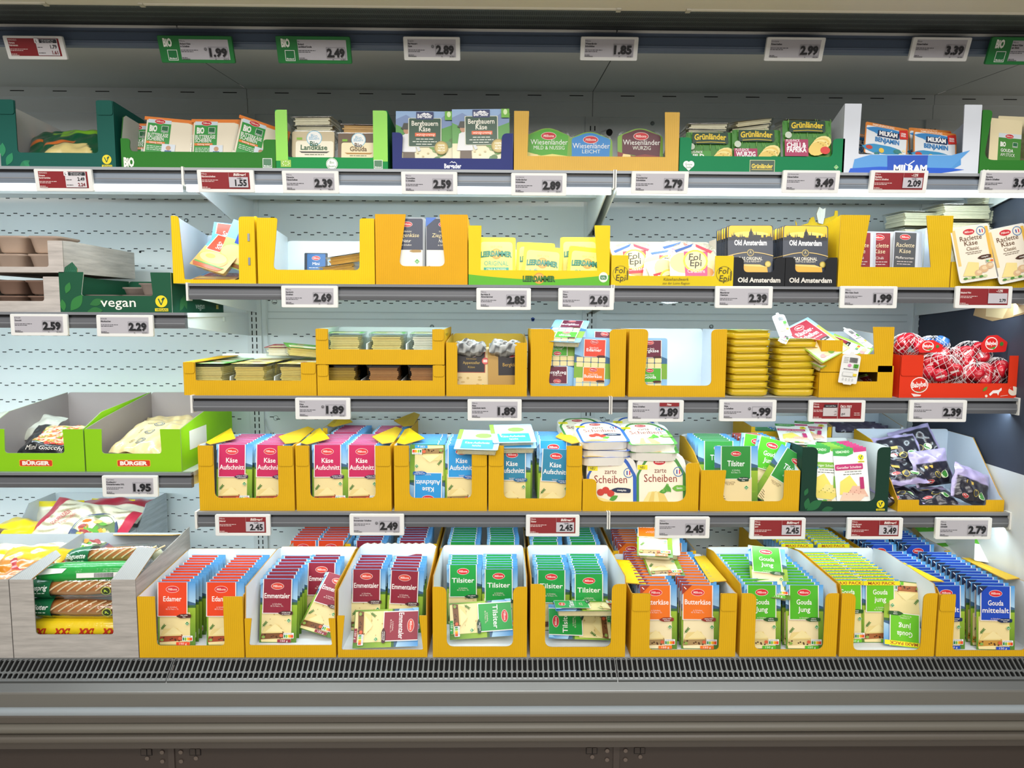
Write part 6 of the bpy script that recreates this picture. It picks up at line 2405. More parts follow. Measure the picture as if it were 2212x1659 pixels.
stk = carton('green organic box of gouda wedges cut by the frame', Z1, y1, 2114, 2262, 238, 346, 8, 8, D=.28, col=GB, ins='#2a7a26', edge='#1d5a1a', mat='carton_plain', r=20, sh=20, sl=(-14, -14), side={'L': [(0, 1), (.1, .75), (1, .4)], 'R': [(0, 1), (1, .9)]}, back=.4, art=art_bio2)
for k, (px, y, dz, ro) in enumerate(((2170, .03, .006, 5), (2190, .09, .03, 2), (2252, .04, .004, 0), (2230, .14, .03, -2))):
    put('stk', X(px, y, Z1 + .06), y, Z1 + dz, ('gouda wedge pack in front with green label', 'gouda wedge pack behind the front one, clear top crumpled', 'gouda wedge pack cut off by the picture edge', 'gouda wedge pack at the back of the organic box')[k], 'gouda wedge packs', lean=8, roll=ro)

# ================================================================== SECOND ROW, LEFT BAY
y2 = .012


def meal(label, x, y, z, w=.16, d=.12, h=.05, yaw=0, lid='#a2938a', body='#94796a', food='#9a6a40'):
    t = thing('meal_tray', label, 'meal tray', (x, y, z), (0, 0, R(yaw)), 'meal trays')
    q = M()
    ring = lambda i, zz: [(u, v, zz) for u, v in rrect(-w / 2 + i, i, w / 2 - i, d - i, .022)]
    q.loft([ring(.018, 0), ring(.012, .004), ring(.004, h * .86), ring(0, h * .9), ring(0, h)], body, 'plastic')
    q.build('tray', t)
    q = M()
    q.face(ring(.001, h + .0006), lid, 'foil')
    q.build('lid_film', t)
    return t


WC = dict(col='#cfc9c3', ins='#a89c92', edge='#8d8a84', mat='wood_print', cat='printed crate')
lo_ = carton('lower wood-look crate of brown meal trays on the short shelf', ZL2, y2, -110, 131, 597, 650, 36, 34, D=.42, r=6, **WC)
zt = ZL2 + lo_.H + .012
up_ = carton('upper wood-look crate of brown meal trays stacked on the lower', zt, y2, -108, 138, 519, 576, 34, 32, D=.42, side=[(0, 1), (.1, 1.02), (1, .98)], r=6, **WC)
for i, (px, dy, lv) in enumerate(((15, .03, 0), (85, .03, 0), (15, .03, 1), (80, .03, 1), (-65, .03, 0), (15, .18, 0), (80, .18, 0))):
    meal(f'brown meal tray, {("at the picture edge", "by the post", "upper at the picture edge", "upper by the post", "outside corner", "behind the edge one", "behind the post one")[i]} in the lower wood-look crate', X(px, .04, ZL2 + .03) + (0 if i < 6 else .02), y2 + dy, ZL2 + .006 + lv * .046, .088, .13, .042, yaw=3 * (i % 3) - 3)
for i, (px, dy, lv) in enumerate(((20, .03, 0), (98, .03, 0), (20, .04, 1), (96, .04, 1), (-60, .03, 0), (-60, .03, 1))):
    meal(f'brown meal tray, {("low at the picture edge", "low by the post", "high at the picture edge", "high by the post", "low outer", "high outer")[i]} in the upper wood-look crate', X(px, .04, zt + .03) - .01, y2 + dy, zt + .006 + lv * .054, .098, .13, .050, yaw=4 * (i % 2) - 2, lid='#c2b09e', body='#b8a292')


def art_vegan(A, W, H, lp, s):
    leaf(A, 22 * s, 3 * s, 44 * s, .9, '#2c7d3a')
    leaf(A, 8 * s, 2 * s, 26 * s, 1.7, '#2c7d3a')
    leaf(A, 14 * s, 40 * s, 26 * s, 1.2, '#2c7d3a')
    leaf(A, 64 * s, 16 * s, 32 * s, .35, '#256f36')
    leaf(A, 58 * s, 1 * s, 34 * s, .1, '#256f36')
    A.text('vegan', W / 2 + 5 * s, 12 * s, 20 * s, '#eef2ea', w=76 * s, bold=.008)
    vegan_seal(A, W - 22 * s, 24 * s, 13 * s)


def side_vegan(A, D, H):
    A.text('vegan', .20, .012, .02, '#cfdccf', w=.07)
    leaf(A, .05, .005, .06, .9, '#256f36')
    leaf(A, .10, .01, .05, 2.0, '#256f36')
    A.rect(.33, .012, .35, .026, '#d8c81c')


vg = carton('dark green vegan tray with leaf print and white word on its front', ZL2, y2, 131, 372, 588, 639, 46, 40, D=.40, col='#17543a', ins='#1c5a40', edge='#cfd3c8', mat='carton_plain', r=5, sl=(-8, -4), side=[(0, 1), (.5, .9), (1, .9)], back=.9, art=art_vegan, sideart=side_vegan)
lid_flap(vg, [(-vg.W / 2, 0, vg.H), (-vg.W / 2 + .055, 0, vg.H), (-vg.W / 2 + .05, .01, vg.H + .012), (-vg.W / 2 + .035, .012, vg.H + .03)], '#17543a')
for i, (px, dy, lv) in enumerate(((218, .03, 0), (300, .03, 0), (255, .15, .7), (312, .10, 1), (218, .17, 0))):
    meal(f'grey brown meal tray, {("first in front", "second in front", "raised behind the gap", "uppermost", "lowest at the back")[i]} in the dark green vegan tray', X(px, .05, ZL2 + .05), y2 + dy, ZL2 + .012 + lv * .038, .104, .12, .040, yaw=3 * (i % 2), lid='#b9ada2', body='#8a7d76')

# ================================================================== SECOND ROW, RIGHT BAYS
tor = carton('bright yellow box standing askew with torn front and staples', Z2, .012, 376, 552, 467, 604, 24, 36, D=.28, col=YEL2, ins='#c9d6e2', r=3, sl=(8, 3), sh=8, rot=2, side=[(0, 1), (.06, 1.02), (1, .86)], back=.86)
for zz in (.055, .125):
    q = M()
    q.box(tor.W / 2 - .020, -.0025, zz, tor.W / 2 - .014, -.0002, zz + .022, '#8f9499', 'metal')
    q.build('staple', tor.root)
for px, y, dz, ro, ld, yw, k, lab in ((445, .05, .045, 20, 40, -4, 'san', 'orange sandwich slices pack leaning over in the torn yellow box'), (500, .07, .05, 18, 14, -12, 'sab', 'blue sandwich slices pack standing tilted against the torn post'), (490, .14, .06, 6, 14, 0, 'san', 'sandwich slices pack standing at the back of the torn box'),
                                 (455, .03, .01, 4, 78, 6, 'san', 'sandwich slices pack lying at the bottom of the torn box'), (498, .03, .006, -6, 80, -20, 'sab', 'sandwich slices pack lying by the torn post')):
    put(k, X(px, y, Z2 + .05), y, Z2 + dz, lab, lean=ld, roll=ro, yaw=yw)

ylb = carton('bright yellow wide box nearly empty except flat amber trays', Z2, y2, 558, 810, 471, 583, 33, 33, D=.30, col=YEL2, ins='#dfe9ee', r=10, sh=6, sl=(-12, 2), side=[(0, 1), (1, .86)], back=.80)
put('blp', X(682, .20, Z2 + .05), .20, Z2 + .01, 'small blue cheese pack standing alone at the back of the yellow box', lean=6)
for i, (px, dy, lv, yw, ro) in enumerate(((607, .05, 0, 4, 0), (668, .06, 0, -5, 0), (745, .04, 0, 3, 2), (728, .05, 1, -8, -8), (748, .06, 2.1, 10, -10), (690, .13, .2, 12, -3))):
    putf('fm', X(px, .06, Z2 + .03), y2 + dy, Z2 + .006 + lv * .028, f'amber cheese tray, {("flat at the post side", "flat in the middle", "lowest of the pile", "second of the pile", "topmost of the pile", "sloping behind the pile")[i]} in the near-empty yellow box', yaw=yw, roll=ro)

zie = carton('yellow box of navy labelled goat cheese packs', Z2, y2, 812, 1010, 463, 575, 50, 48, D=.22, col='#e6ac12', ins='#dfe4e6', r=13, sl=(-16, -12), side=[(0, 1), (1, .93)], back=.93)
put('zie', X(879, .02, Z2 + .08), .022, Z2 + .028, 'first navy goat cheese pack in the yellow box window', 'goat cheese packs', lean=4)
put('zie', X(958, .02, Z2 + .08), .022, Z2 + .028, 'second navy goat cheese pack, half behind the yellow post', 'goat cheese packs', lean=4)
for i in range(4):
    for px, w_ in ((881, 'first'), (958, 'second')):
        put('zie', X(px, .04, Z2 + .08) + .002 * i, .044 + .021 * i, Z2 + .028, f'goat cheese pack, {ORD[i + 1]} back behind the {w_} one', f'goat cheese packs behind the {w_}', lean=4, full=False)


def art_leer(A, W, H, lp, s):
    n = 16
    A.poly([(0, 0), (W, 0)] + [(W * (1 - k / n), (12 + 12 * abs(1 - 2 * k / n) ** 1.6 * .9) * s) for k in range(n + 1)], '#5cb81e')
    A.ell(W / 2, 15 * s, 12 * s, 12 * s, '#e0a038')
    A.ell(W / 2, 16 * s, 9 * s, 9 * s, '#e8b85a')
    A.text('LEERDAMMER', W / 2, 8.5 * s, 11 * s, '#143d1e', w=70 * s, bold=.07)
    A.text('LEERDAMMER', W / 2, 9.2 * s, 9.8 * s, '#3f8a2c', w=68 * s, bold=.015)
    A.ell(W - 13 * s, 18 * s, 10 * s, 11 * s, '#e6f0e0')
    A.rr(W - 20 * s, 13 * s, W - 6 * s, 22 * s, 3 * s, '#2c7a4a')
    A.text('1,5 L', W - 13 * s, 15.5 * s, 4 * s, '#ffffff', w=9 * s, bold=.03)


lee = carton('yellow box with green wave, holding yellow lidded cheese packs', Z2, y2, 1012, 1316, 488, 584, 26, 26, D=.26, col='#e8cf1c', ins='#eef0d8', edge='#b98d3a', mat='carton_plain', r=2, sl=(-2, -8), topR=486, side=[(0, 1), (.08, .8), (1, .78)], back=.72, art=art_leer)
for key, px, y, dz, ro, ld, lab in (('le1', 1072, .06, .032, 0, 8, 'yellow cheese pack with teal word, standing first at the post'), ('le2', 1155, .07, .018, 2, 8, 'yellow cheese pack standing in the middle'), ('le2', 1252, .06, .034, 0, 8, 'yellow cheese pack standing last, grey word'),
                                   ('le3', 1168, .03, -.008, 5, 10, 'yellow cheese pack in front, sunk low in the middle'), ('le1', 1265, .028, -.022, 6, 14, 'yellow cheese pack sunk lowest by the right post'), ('le1', 1105, .028, .012, 10, 70, 'yellow cheese pack lying edge on by the box rim')):
    put(key, X(px, y, Z2 + .05), y, max(Z2 + .004, Z2 + dz), lab, 'yellow lidded cheese packs', lean=ld, roll=ro)


def art_fol(A, W, H, lp, s):
    for cx in (20 * s, W - 20 * s):
        A.ring(cx, 26 * s, 17 * s, .9 * s, '#8a7a1c')
        A.text('Fol', cx - 2 * s, 27 * s, 13 * s, '#3a3418', w=20 * s, shear=.1)
        A.text('Epi', cx, 11 * s, 13 * s, '#3a3418', w=20 * s, shear=.1)
        for k in range(5):
            leaf(A, cx + 13 * s, (12 + 4 * k) * s, 6 * s, 1.0, '#6a5c18')
    A.text('Käsehandwerk', W / 2 + 8 * s, 12 * s, 6 * s, '#6a5a18', w=54 * s, shear=.2)
    A.text('aus der Loire Region', W / 2 + 8 * s, 4 * s, 5 * s, '#6a5a18', w=58 * s, shear=.2)


fol_ = carton('low yellow box of domed round cheese packs, brown board behind', Z2, y2, 1320, 1583, 552, 596, 38, 40, D=.26, col='#e2c81c', ins='#e9dccb', edge='#b98d3a', mat='carton_plain', r=3, sl=(2, 0), side=[(0, 1), (.10, 1.1), (.5, 1.75), (1, 1.75)], back=1.72, backcol='#c8b4a4', art=art_fol)
for key, px, y, dz, ro, yw, ld, lab in (('fo1', 1372, .09, .03, -4, 0, 20, 'round cheese pack at the back beside the green wave box'), ('fo2', 1470, .09, .035, 4, 0, 18, 'round cheese pack at the back, second'), ('fo1', 1410, .04, .012, 75, 0, 30, 'round cheese pack turned sideways at the front, red band'),
                                       ('fo2', 1500, .03, .020, 0, 0, 12, 'round cheese pack facing out with yellow disc, pink band'), ('fo1', 1440, .06, .02, 10, 0, 30, 'round cheese pack wedged in the middle under the others')):
    put(key, X(px, y, Z2 + .06), y, Z2 + dz, lab, 'domed round cheese packs', lean=ld, roll=ro, yaw=yw)


def art_old(A, W, H, lp, s):
    A.text('Old Amsterdam', W / 2, 9 * s, 10 * s, '#e8e4da', w=92 * s, bold=.035)


for i, (a, b_, c1) in enumerate(((1583, 1695, 1622), (1694, 1806, 1740))):
    o_ = carton(('first black box of skyline cheese packs beside the round packs', 'second black box of skyline cheese packs beside the torn yellow board')[i], Z2, y2, a, b_, 556, 588, 22, 24, D=.24, col='#202226', ins='#33343a', edge='#121316', mat='carton_plain', r=10, sh=12, sl=(0, 0), side=[(0, 1), (1, 1)], back=1, art=art_old)
    column(o_, 'old', c1, 8, .010, .017, 'black yellow skyline cheese pack', ('first', 'second')[i] + ' black box', lean=5, dz=.034, full=2)
q = M()
tb = thing('torn_board', 'torn yellow board with white shred sticking up behind the black boxes', 'cardboard', (0, 0, 0))
pz = lambda a, b_, y: tuple(at(a, b_, y))
for name_, pts, c_ in (('board', [(1735, 600), (1810, 600), (1810, 455), (1804, 455), (1802, 466), (1782, 472), (1778, 485), (1762, 480), (1758, 468), (1752, 470), (1746, 482), (1720, 490), (1722, 484), (1718, 476)], '#e0b80e'), ('shred', [(1768, 482), (1764, 462), (1770, 447), (1778, 452), (1784, 449), (1782, 466), (1778, 484)], '#e4e2d6')):
    q = M()
    dpt = .25 if name_ == 'board' else .244
    poly = [at(a, b_, dpt) for a, b_ in pts]
    q.prism([(v.x, v.z) for v in poly][::-1], lambda u, v: (u, dpt, v), lambda u, v: (u, dpt + .003, v), c_, '#e9dcb0', '#c8a44a', 'carton', 'carton_plain', 'carton_plain')
    q.build(name_, tb)

rcl = carton('yellow box with wide window holding dark raclette packs', Z2, y2, 1809, 2050, 465, 577, 48, 42, D=.26, col='#e0b80e', ins='#dfe5ec', r=2, sl=(-15, -16), side={'L': [(0, 1), (1, .8)], 'R': [(0, 1), (.3, .9), (1, .9)]}, back=.80)
for key, px, y, lab in (('ra1', 1862, .05, 'dark red raclette pack cut by the yellow post'), ('ra1', 1905, .055, 'dark red raclette pack second from the yellow post'), ('ra2', 1958, .04, 'grey pepper raclette pack standing in the yellow window')):
    put(key, X(px, y, Z2 + .07), y, Z2 + .02, lab, lean=4, roll=(0 if key == 'ra1' else 2))
for i, px in enumerate((1862, 1905, 1958)):
    put('ra1' if i < 2 else 'ra2', X(px + 3, .08, Z2 + .07), .082, Z2 + .02, f'raclette pack hidden behind the {("cut", "second red", "grey")[i]} one', lean=4, full=False)
q = M()
bw_ = at(2004, 560, .10)
for k, (px, tp) in enumerate(((1985, 505), (2005, 497), (2025, 470))):
    a_, b2 = at(px - 11, 590, .06 + .06 * k), at(px + 11, tp, .06 + .06 * k)
    q.box(a_.x, .06 + .06 * k, Z2 + .004, b2.x, .063 + .06 * k, b2.z, '#d3dbe6', 'carton_plain')
q.build('divider', rcl.root).location = (-rcl.xm, -rcl.yf, -rcl.z)
rlo = carton('low yellow tray with leaning cream raclette packs', Z2, y2, 2052, 2250, 566, 597, 20, 20, D=.30, col='#e0b80e', ins='#e3dfd0', r=4, side=[(0, 1), (1, 1.2)], back=1.2)
for px, py, y, ro, lab in ((2112, 592, .0, -9, 'cream raclette tray pack leaning forward, first'), (2196, 592, .0, -12, 'cream raclette tray pack leaning forward, second, cut by the edge')):
    p = at(px, py, y)
    put('rac', p.x, -.01, Z2 + .020, lab, 'leaning cream raclette packs', lean=9, roll=ro)
for k in range(4):
    put('rac', X(2095 + 4 * k, .04, Z2 + .05), .05 + .024 * k, Z2 + .012, f'cream raclette tray pack, {ORD[k]} of the file behind the leaning ones', 'filed cream raclette packs', lean=12, roll=-7, full=False)
for i, (px, py, y, n) in enumerate(((2138, 420, .26, 3), (2052, 445, .25, 3), (1968, 460, .30, 2), (2134, 452, .40, 2))):
    for k in range(n):
        p = at(px, py, y)
        putf('fk', p.x + .004 * (k % 2), y - .10, p.z - .054 - .053 * k, f'round-edged pale cheese slices tray, {ORD[k].replace("front", "top")} of the {("highest", "broad middle", "short hindmost", "half hidden")[i]} raclette pile', f'pale slices in the {("highest", "broad middle", "short hindmost", "half hidden")[i]} pile', yaw=5 * i - 6, full=k == 0)
stp = M()
for i, (px, py, y, n) in enumerate(((2142, 425, .30, 3), (2048, 462, .28, 4), (1970, 478, .34, 2), (2120, 480, .25, 4))):
    pass
bx = carton('yellow board tray carrying the raclette piles at the back', Z2, .20, 1935, 2215, 520, 540, 10, 10, D=.28, col='#e0b80e', ins='#d9d4c0', side=[(0, 1), (1, 1)])

# ================================================================== THIRD ROW, LEFT BAY
y3 = .012
LB = '#8ccc14'


def art_burg(A, W, H, lp, s):
    A.rr(W / 2 - 36 * s, 11 * s, W / 2 + 36 * s, 26 * s, 3 * s, '#f0c83a')
    A.rr(W / 2 - 35 * s, 12 * s, W / 2 + 35 * s, 25 * s, 3 * s, '#d8391c')
    A.text('BÜRGER', W / 2, 14.5 * s, 8 * s, '#fbf6ea', w=59 * s, bold=.05)


LBK = dict(D=.42, col=LB, ins='#9b9492', edge='#8a9a70', mat='carton_plain', r=8, cat='printed crate')
bu1 = carton('lime green box with red badge holding black gnocchi pouch', ZL3, y3, -26, 184, 927, 979, 39, 42, sl=(-2, -2), side=[(0, 1), (.25, 1.3), (1, 1.5)], back=1.5, art=art_burg, **LBK)
bu2 = carton('lime green box with red badge holding pale noodle bags', ZL3, y3, 187, 393, 927, 980, 35, 42, sl=(-2, -2), side=[(0, 1), (.25, 1.15), (1, 1.5)], back=1.5, art=art_burg, sideart=lambda A, D, H: (A.rect(.06, .055, .19, .115, '#e9ecea'),), **LBK)
q = Art('print', y=-.0006)
q.fn = lambda u, v, d: (u, bu2.D - .004 + d, v)
q.rr(.0, bu2.H * 1.5 - .017, .075, bu2.H * 1.5 - .004, .003, '#d8391c')
q.text('BÜRGER', .0375, bu2.H * 1.5 - .0145, .008, '#fbf6ea', w=.062, bold=.05)
q.m.build('back_badge', bu2.root)
p = at(105, 985, .05)
pouch('gnocchi_pouch', 'black pouch of mini gnocchi with vegetable picture in the lime box', 'food pouch', (p.x + .005, .045, ZL3 + .045), .21, .12, .035,
      lambda u, v: '#1d1f22' if v < .30 or u < .16 + .1 * v else (('#d8582c', '#e8a84a', '#f0dcae', '#c8342a', '#8aa83a')[int((math.sin(23 * u + 5 * math.sin(17 * v)) * math.cos(19 * v) + 1) * 2.49)]), lean=52, yaw=-4, roll=2, seed=51, nx=70, ny=50,
      art=lambda A: (A.text('Mini Gnocchi', .40, .08, .10, '#f2ece0', w=.56, shear=.15), A.text('BÜRGER', .55, .24, .07, '#d8391c', w=.34, bold=.04), A.ell(.85, .42, .11, .16, '#8ac83a', 14)))
p = at(300, 985, .05)
for k in range(5):
    pouch('noodle_pouch', ('pale noodle bag with blue ring print, uppermost in the lime box', 'pale noodle bag second down in the lime box', 'pale noodle bag third down in the lime box', 'pale noodle bag at the back, lilac sheen', 'pale noodle bag at the far end of the lime box')[k], 'food pouch', (p.x - .01 + .02 * (k % 2), .035 + (.10 * (k - 2) if k > 2 else 0) + .01 * k, ZL3 + (.052 - .022 * k if k < 3 else .04)), .17, .17, .035,
          lambda u, v: ('#ead9a4', '#e0cc92')[int((math.sin(30 * u) + 1) * .99)] if True else '', lean=66, yaw=-8 + 7 * k, roll=2, seed=55 + k, mat='foil',
          art=(lambda A: [(A.ring(.52, v, .09, .012, '#3c5a7a', 18), A.ring(.52, v, .06, .012, '#5a7a98', 18), A.text('AUFEN', .36, v, .05, '#3a3a30', w=.12, rot=1.4)) for v in (.25, .55, .85)]) if k == 0 else None)
for k in range(3):
    pouch('noodle_pouch', f'pale grey pouch, {ORD[k].replace("front", "first")} in the lime box cut by the picture edge', 'food pouch', (X(40, .2, ZL3 + .1) - .05 * k, .18 + .05 * k, ZL3 + .07), .18, .15, .04, lambda u, v: '#c9ccc0' if v > .2 else '#a8a89a', lean=70, yaw=6 * k, seed=70 + k)
# ================================================================== THIRD ROW, RIGHT BAYS
def dividers(B, pxs, y0, y1, hf, col='#dde5e2', lean=.0):
    for p_ in pxs:
        q = M()
        x = X(p_, B.yf + y0, B.z + .05) - B.xm
        q.prism([(y0, .003), (y1, .003), (y1, hf * 1.25), (y0 + .01, hf)], lambda u, v: (x, u, v), lambda u, v: (x + .003, u, v), col, mat='carton_plain')
        q.build('divider', B.root)


lo3 = carton('low yellow three-column tray of sliced cheese, open towards the aisle', Z3, y3, 398, 684, 783, 822, 26, 33, D=.30, ins='#d9e4e0', r=2, flaps='LR', fh=24, side=[(0, 1), (.6, 1.0), (1, 1.05)], back=1.1)
dividers(lo3, (494, 590), .02, .29, .055)
lid_flap(lo3, [(-lo3.W / 2, .0, lo3.H), (-lo3.W / 2 + .03, .0, lo3.H), (-lo3.W / 2 + .06, .29, lo3.H + .004), (-lo3.W / 2, .29, lo3.H + .002)], YEL)
for c, (px, k1, k2) in enumerate(((455, 'fg', 'fg'), (545, 'fy', 'fy'), (640, 'fy', 'fg'))):
    for j in range(3):
        putf(k1 if j < 2 else k2, X(px + (2 * c) * j, y3 + .05, Z3 + .03), y3 + .02 + .092 * j, Z3 + .005,
             f'sliced cheese tray, {("front", "second", "back")[j]} one of the {("green", "yellow", "mixed")[c]} column in the low tray', yaw=3 * j - 4 * (c == 0) - 8 * (c == 2), full=True)
p = at(605, 785, .20)
putf('ft', p.x, .20, Z3 + .106, 'red lidded cheese tray perched at the back of the low tray', yaw=-4, pitch=4)
putf('fs', at(660, 790, .18).x, .16, Z3 + .106, 'green lidded cheese tray lying askew on the mixed column', yaw=24, pitch=6, roll=6)

st1 = carton('lower yellow tray of the stacked pair, shade painted inside', Z3, y3, 686, 961, 789, 822, 25, 26, D=.30, ins='#5a4c20', r=1, flaps='LR', fh=24, side=[(0, 1), (1, 1)], back=1)  # dark inside colour stands in for shade from the tray stacked above
zs = Z3 + st1.H + .002
st2 = carton('upper yellow tray of the stacked pair with white dividers', zs, y3, 683, 960, 711, 755, 27, 26, D=.30, ins='#dbe6e2', r=1, flaps='LR', fh=24, side=[(0, 1), (1, 1.02)], back=1)
dividers(st2, (790, 876), .015, .29, .062)
dividers(st1, (778, 866), .02, .29, .045)
for c, px in enumerate((748, 838, 925)):
    putf(('fg', 'fg', 'fw')[c], X(px, y3 + .06, zs + .03), y3 + .03, zs + .004, f'sliced cheese tray in front of the {("left green", "middle green", "white")[c]} column, upper stacked tray', yaw=2 - 2 * c)
    putf(('fg', 'fg', 'fw')[c], X(px, y3 + .16, zs + .03), y3 + .15, zs + .004, f'sliced cheese tray at the back of the {("left green", "middle green", "white")[c]} column, upper stacked tray', full=False)
    putf(('fo', 'fr', 'fb')[c], X((740, 832, 920)[c], y3 + .06, Z3 + .03), y3 + .03, Z3 + .004, f'{("olive", "red", "dark blue")[c]} lidded cheese tray in the shaded lower stacked tray')

drk = carton('yellow box with square window and dark labelled cheese packs', Z3, y3, 964, 1138, 740, 831, 24, 26, D=.28, ins='#c9a83a', r=1, side=[(0, 1), (.1, 1.02), (1, 1.12)], back=1.12)
column(drk, 'dk1', 1018, 7, .022, .026, 'black labelled cheese pack', 'left file of the square window box', lean=6, full=2)
column(drk, 'dk2', 1092, 7, .022, .026, 'black and gold cheese pack', 'right file of the square window box', lean=6, full=2, yaw=6)
for i, px in enumerate((1015, 1092)):
    K = KIND['dk1']
    pouch('film_end', ('crumpled silver film ends over the first dark file', 'crumpled silver film ends over the second dark file')[i], 'film end', (X(px, .05, Z3 + .14), .022, Z3 + KIND['dk1']['h'] - .004), .10, .035, .05, lambda u, v: '#5d6264' if math.sin(17 * u + 9 * v + 3 * math.sin(13 * v)) > .2 else '#c4cac9', lean=50, seed=80 + i, wr=.006, nx=20, ny=10)

SNK = dict(ins='#dfe7ee', r=13, sh=12, side=[(0, 1), (1, .98)], D=.26, back=.98)
sn = carton('yellow round-window box full of cheese cube packs', Z3, y3, 1146, 1350, 711, 834, 38, 32, sl=(-14, -4), **SNK)
put('sn2', X(1205, .04, Z3 + .07), .035, Z3 + .03, 'green and burgundy cheese cube pack standing upside down, first', lean=5, flip=True)
put('sn2', X(1190, .05, Z3 + .07), .060, Z3 + .045, 'cheese cube pack standing behind the upside down one', lean=5)
put('sn1', X(1278, .03, Z3 + .07), .024, Z3 + .022, 'orange red cheese cube pack standing in front, second', lean=5, roll=2)
put('sn2', X(1300, .06, Z3 + .07), .055, Z3 + .045, 'cheese cube pack with blue corner behind the orange red one', lean=5, roll=2)
p = at(1225, 735, .04)
put('sn2', p.x - .02, .0, p.z - .004, 'cheese cube pack lying on top, sticking out of its box', lean=66, yaw=-14, roll=4)
emp = carton('yellow box nearly empty, white inside, one cube pack left', Z3, y3, 1357, 1566, 711, 833, 34, 30, sl=(-7, -4), **SNK)
put('sn2', X(1402, .03, Z3 + .07), .03, Z3 + .02, 'last cheese cube pack left in the nearly empty box', lean=4)


def bowl_tray(label, group, x, y, z, n, full=True, yaw=0):
    """yellow plastic cheese tray with wavy flange"""
    t = thing('yellow_slice_tray', label, 'cheese pack', (x, y, z), (0, 0, R(yaw)), group)
    w, d, h = .132, .13, .034
    if 'yst' not in KIND:
        q = M()
        rings = []
        for i, zz in ((.016, 0), (.008, .006), (.006, h * .62), (.012, h * .64), (.010, h * .78), (.0, h * .80)):
            rings.append([(u, v, zz + (.003 * math.sin(60 * u) * math.cos(40 * v) if i == 0 else 0)) for u, v in rrect(-w / 2 + i, i, w / 2 - i, d - i, .02, 6)])
        q.loft(rings, '#e9c21a', 'clear_yellow')
        c = M()
        c.box(-w / 2 + .014, .014, .004, w / 2 - .014, d - .014, h * .6, '#e8c030', 'food')
        A = Art('print', y=0)
        A.fn = lambda u, v, dd: ((u - .5) * w, v * w, h * .80 + .003 - dd)
        A.rr(.06, .06, .94, .92, .12, '#dfe0a0')
        A.rect(.1, .5, .9, .85, '#3f9a34')
        milbona(A, .5, .72, .12)
        A.rect(.2, .15, .8, .42, '#f0dc88')
        KIND['yst'] = [(n_, m_.build(n_)) for n_, m_ in (('tray', q), ('cheese', c), ('printed_lid', A.m))]
        for i, (n_, o) in enumerate(KIND['yst']):
            me = o.data
            bpy.data.objects.remove(o)
            KIND['yst'][i] = (n_, me)
    for n_, me in KIND['yst']:
        link(n_, me, t)
    return t


for i, (px, n, base) in enumerate(((1614, 9, .012), (1712, 8, .012))):
    for k in range(n):
        lab = f'yellow rounded cheese tray, {ORD[n - 1 - k].replace("front", "top") if n - 1 - k else "top"} from above in the {("taller", "shorter")[i]} of the twin stacks'
        if n - 1 - k == 0:
            lab = f'yellow rounded cheese tray on top of the {("taller", "shorter")[i]} of the twin stacks'
        bowl_tray(lab, f'yellow trays in the {("taller", "shorter")[i]} stack', X(px, .05, Z3 + .06) + .002 * ((k * 7) % 3 - 1), .014, Z3 + .001 + k * .0215 * (1 if i == 0 else .97), n, yaw=(k * 5) % 7 - 3)
yb = carton('yellow box with cut-away front behind the twin stacks of trays', Z3, .18, 1552, 1745, 718, 724, 10, 10, D=.24, ins='#dde4e8', front=False)
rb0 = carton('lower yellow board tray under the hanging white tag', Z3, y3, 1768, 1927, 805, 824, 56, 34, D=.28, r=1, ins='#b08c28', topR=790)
zr = Z3 + rb0.H + .002
rb1 = carton('upper yellow board tray with raised post, smoked cheese packs on it', zr, y3, 1772, 1927, 735, 765, 46, 40, D=.28, r=1, ins='#d2d8df', topR=706, sl=(0, -6), side={'L': [(0, 1), (1, .9)], 'R': [(0, 1.1), (1, 1.3)]}, back=1.2)
for px, py, y, ro, yw, ld, lab in ((1808, 768, .0, -32, 0, 50, 'smoked cheese slices pack with wine red label lying on the yellow tray'), (1800, 782, .03, -38, 0, 62, 'smoked cheese slices pack lying under the wine red labelled one'), (1872, 772, .06, -48, 0, 58, 'smoked cheese slices pack lying behind, reaching the raised post')):
    p = at(px, py, y)
    put('rau', p.x, p.y, p.z, lab, lean=ld, roll=ro, yaw=yw)
p = at(1850, 830, .05)
put('rau', p.x, .08, Z3 + .01, 'dark wrapped pack deep in the lower board tray', lean=60, roll=70)


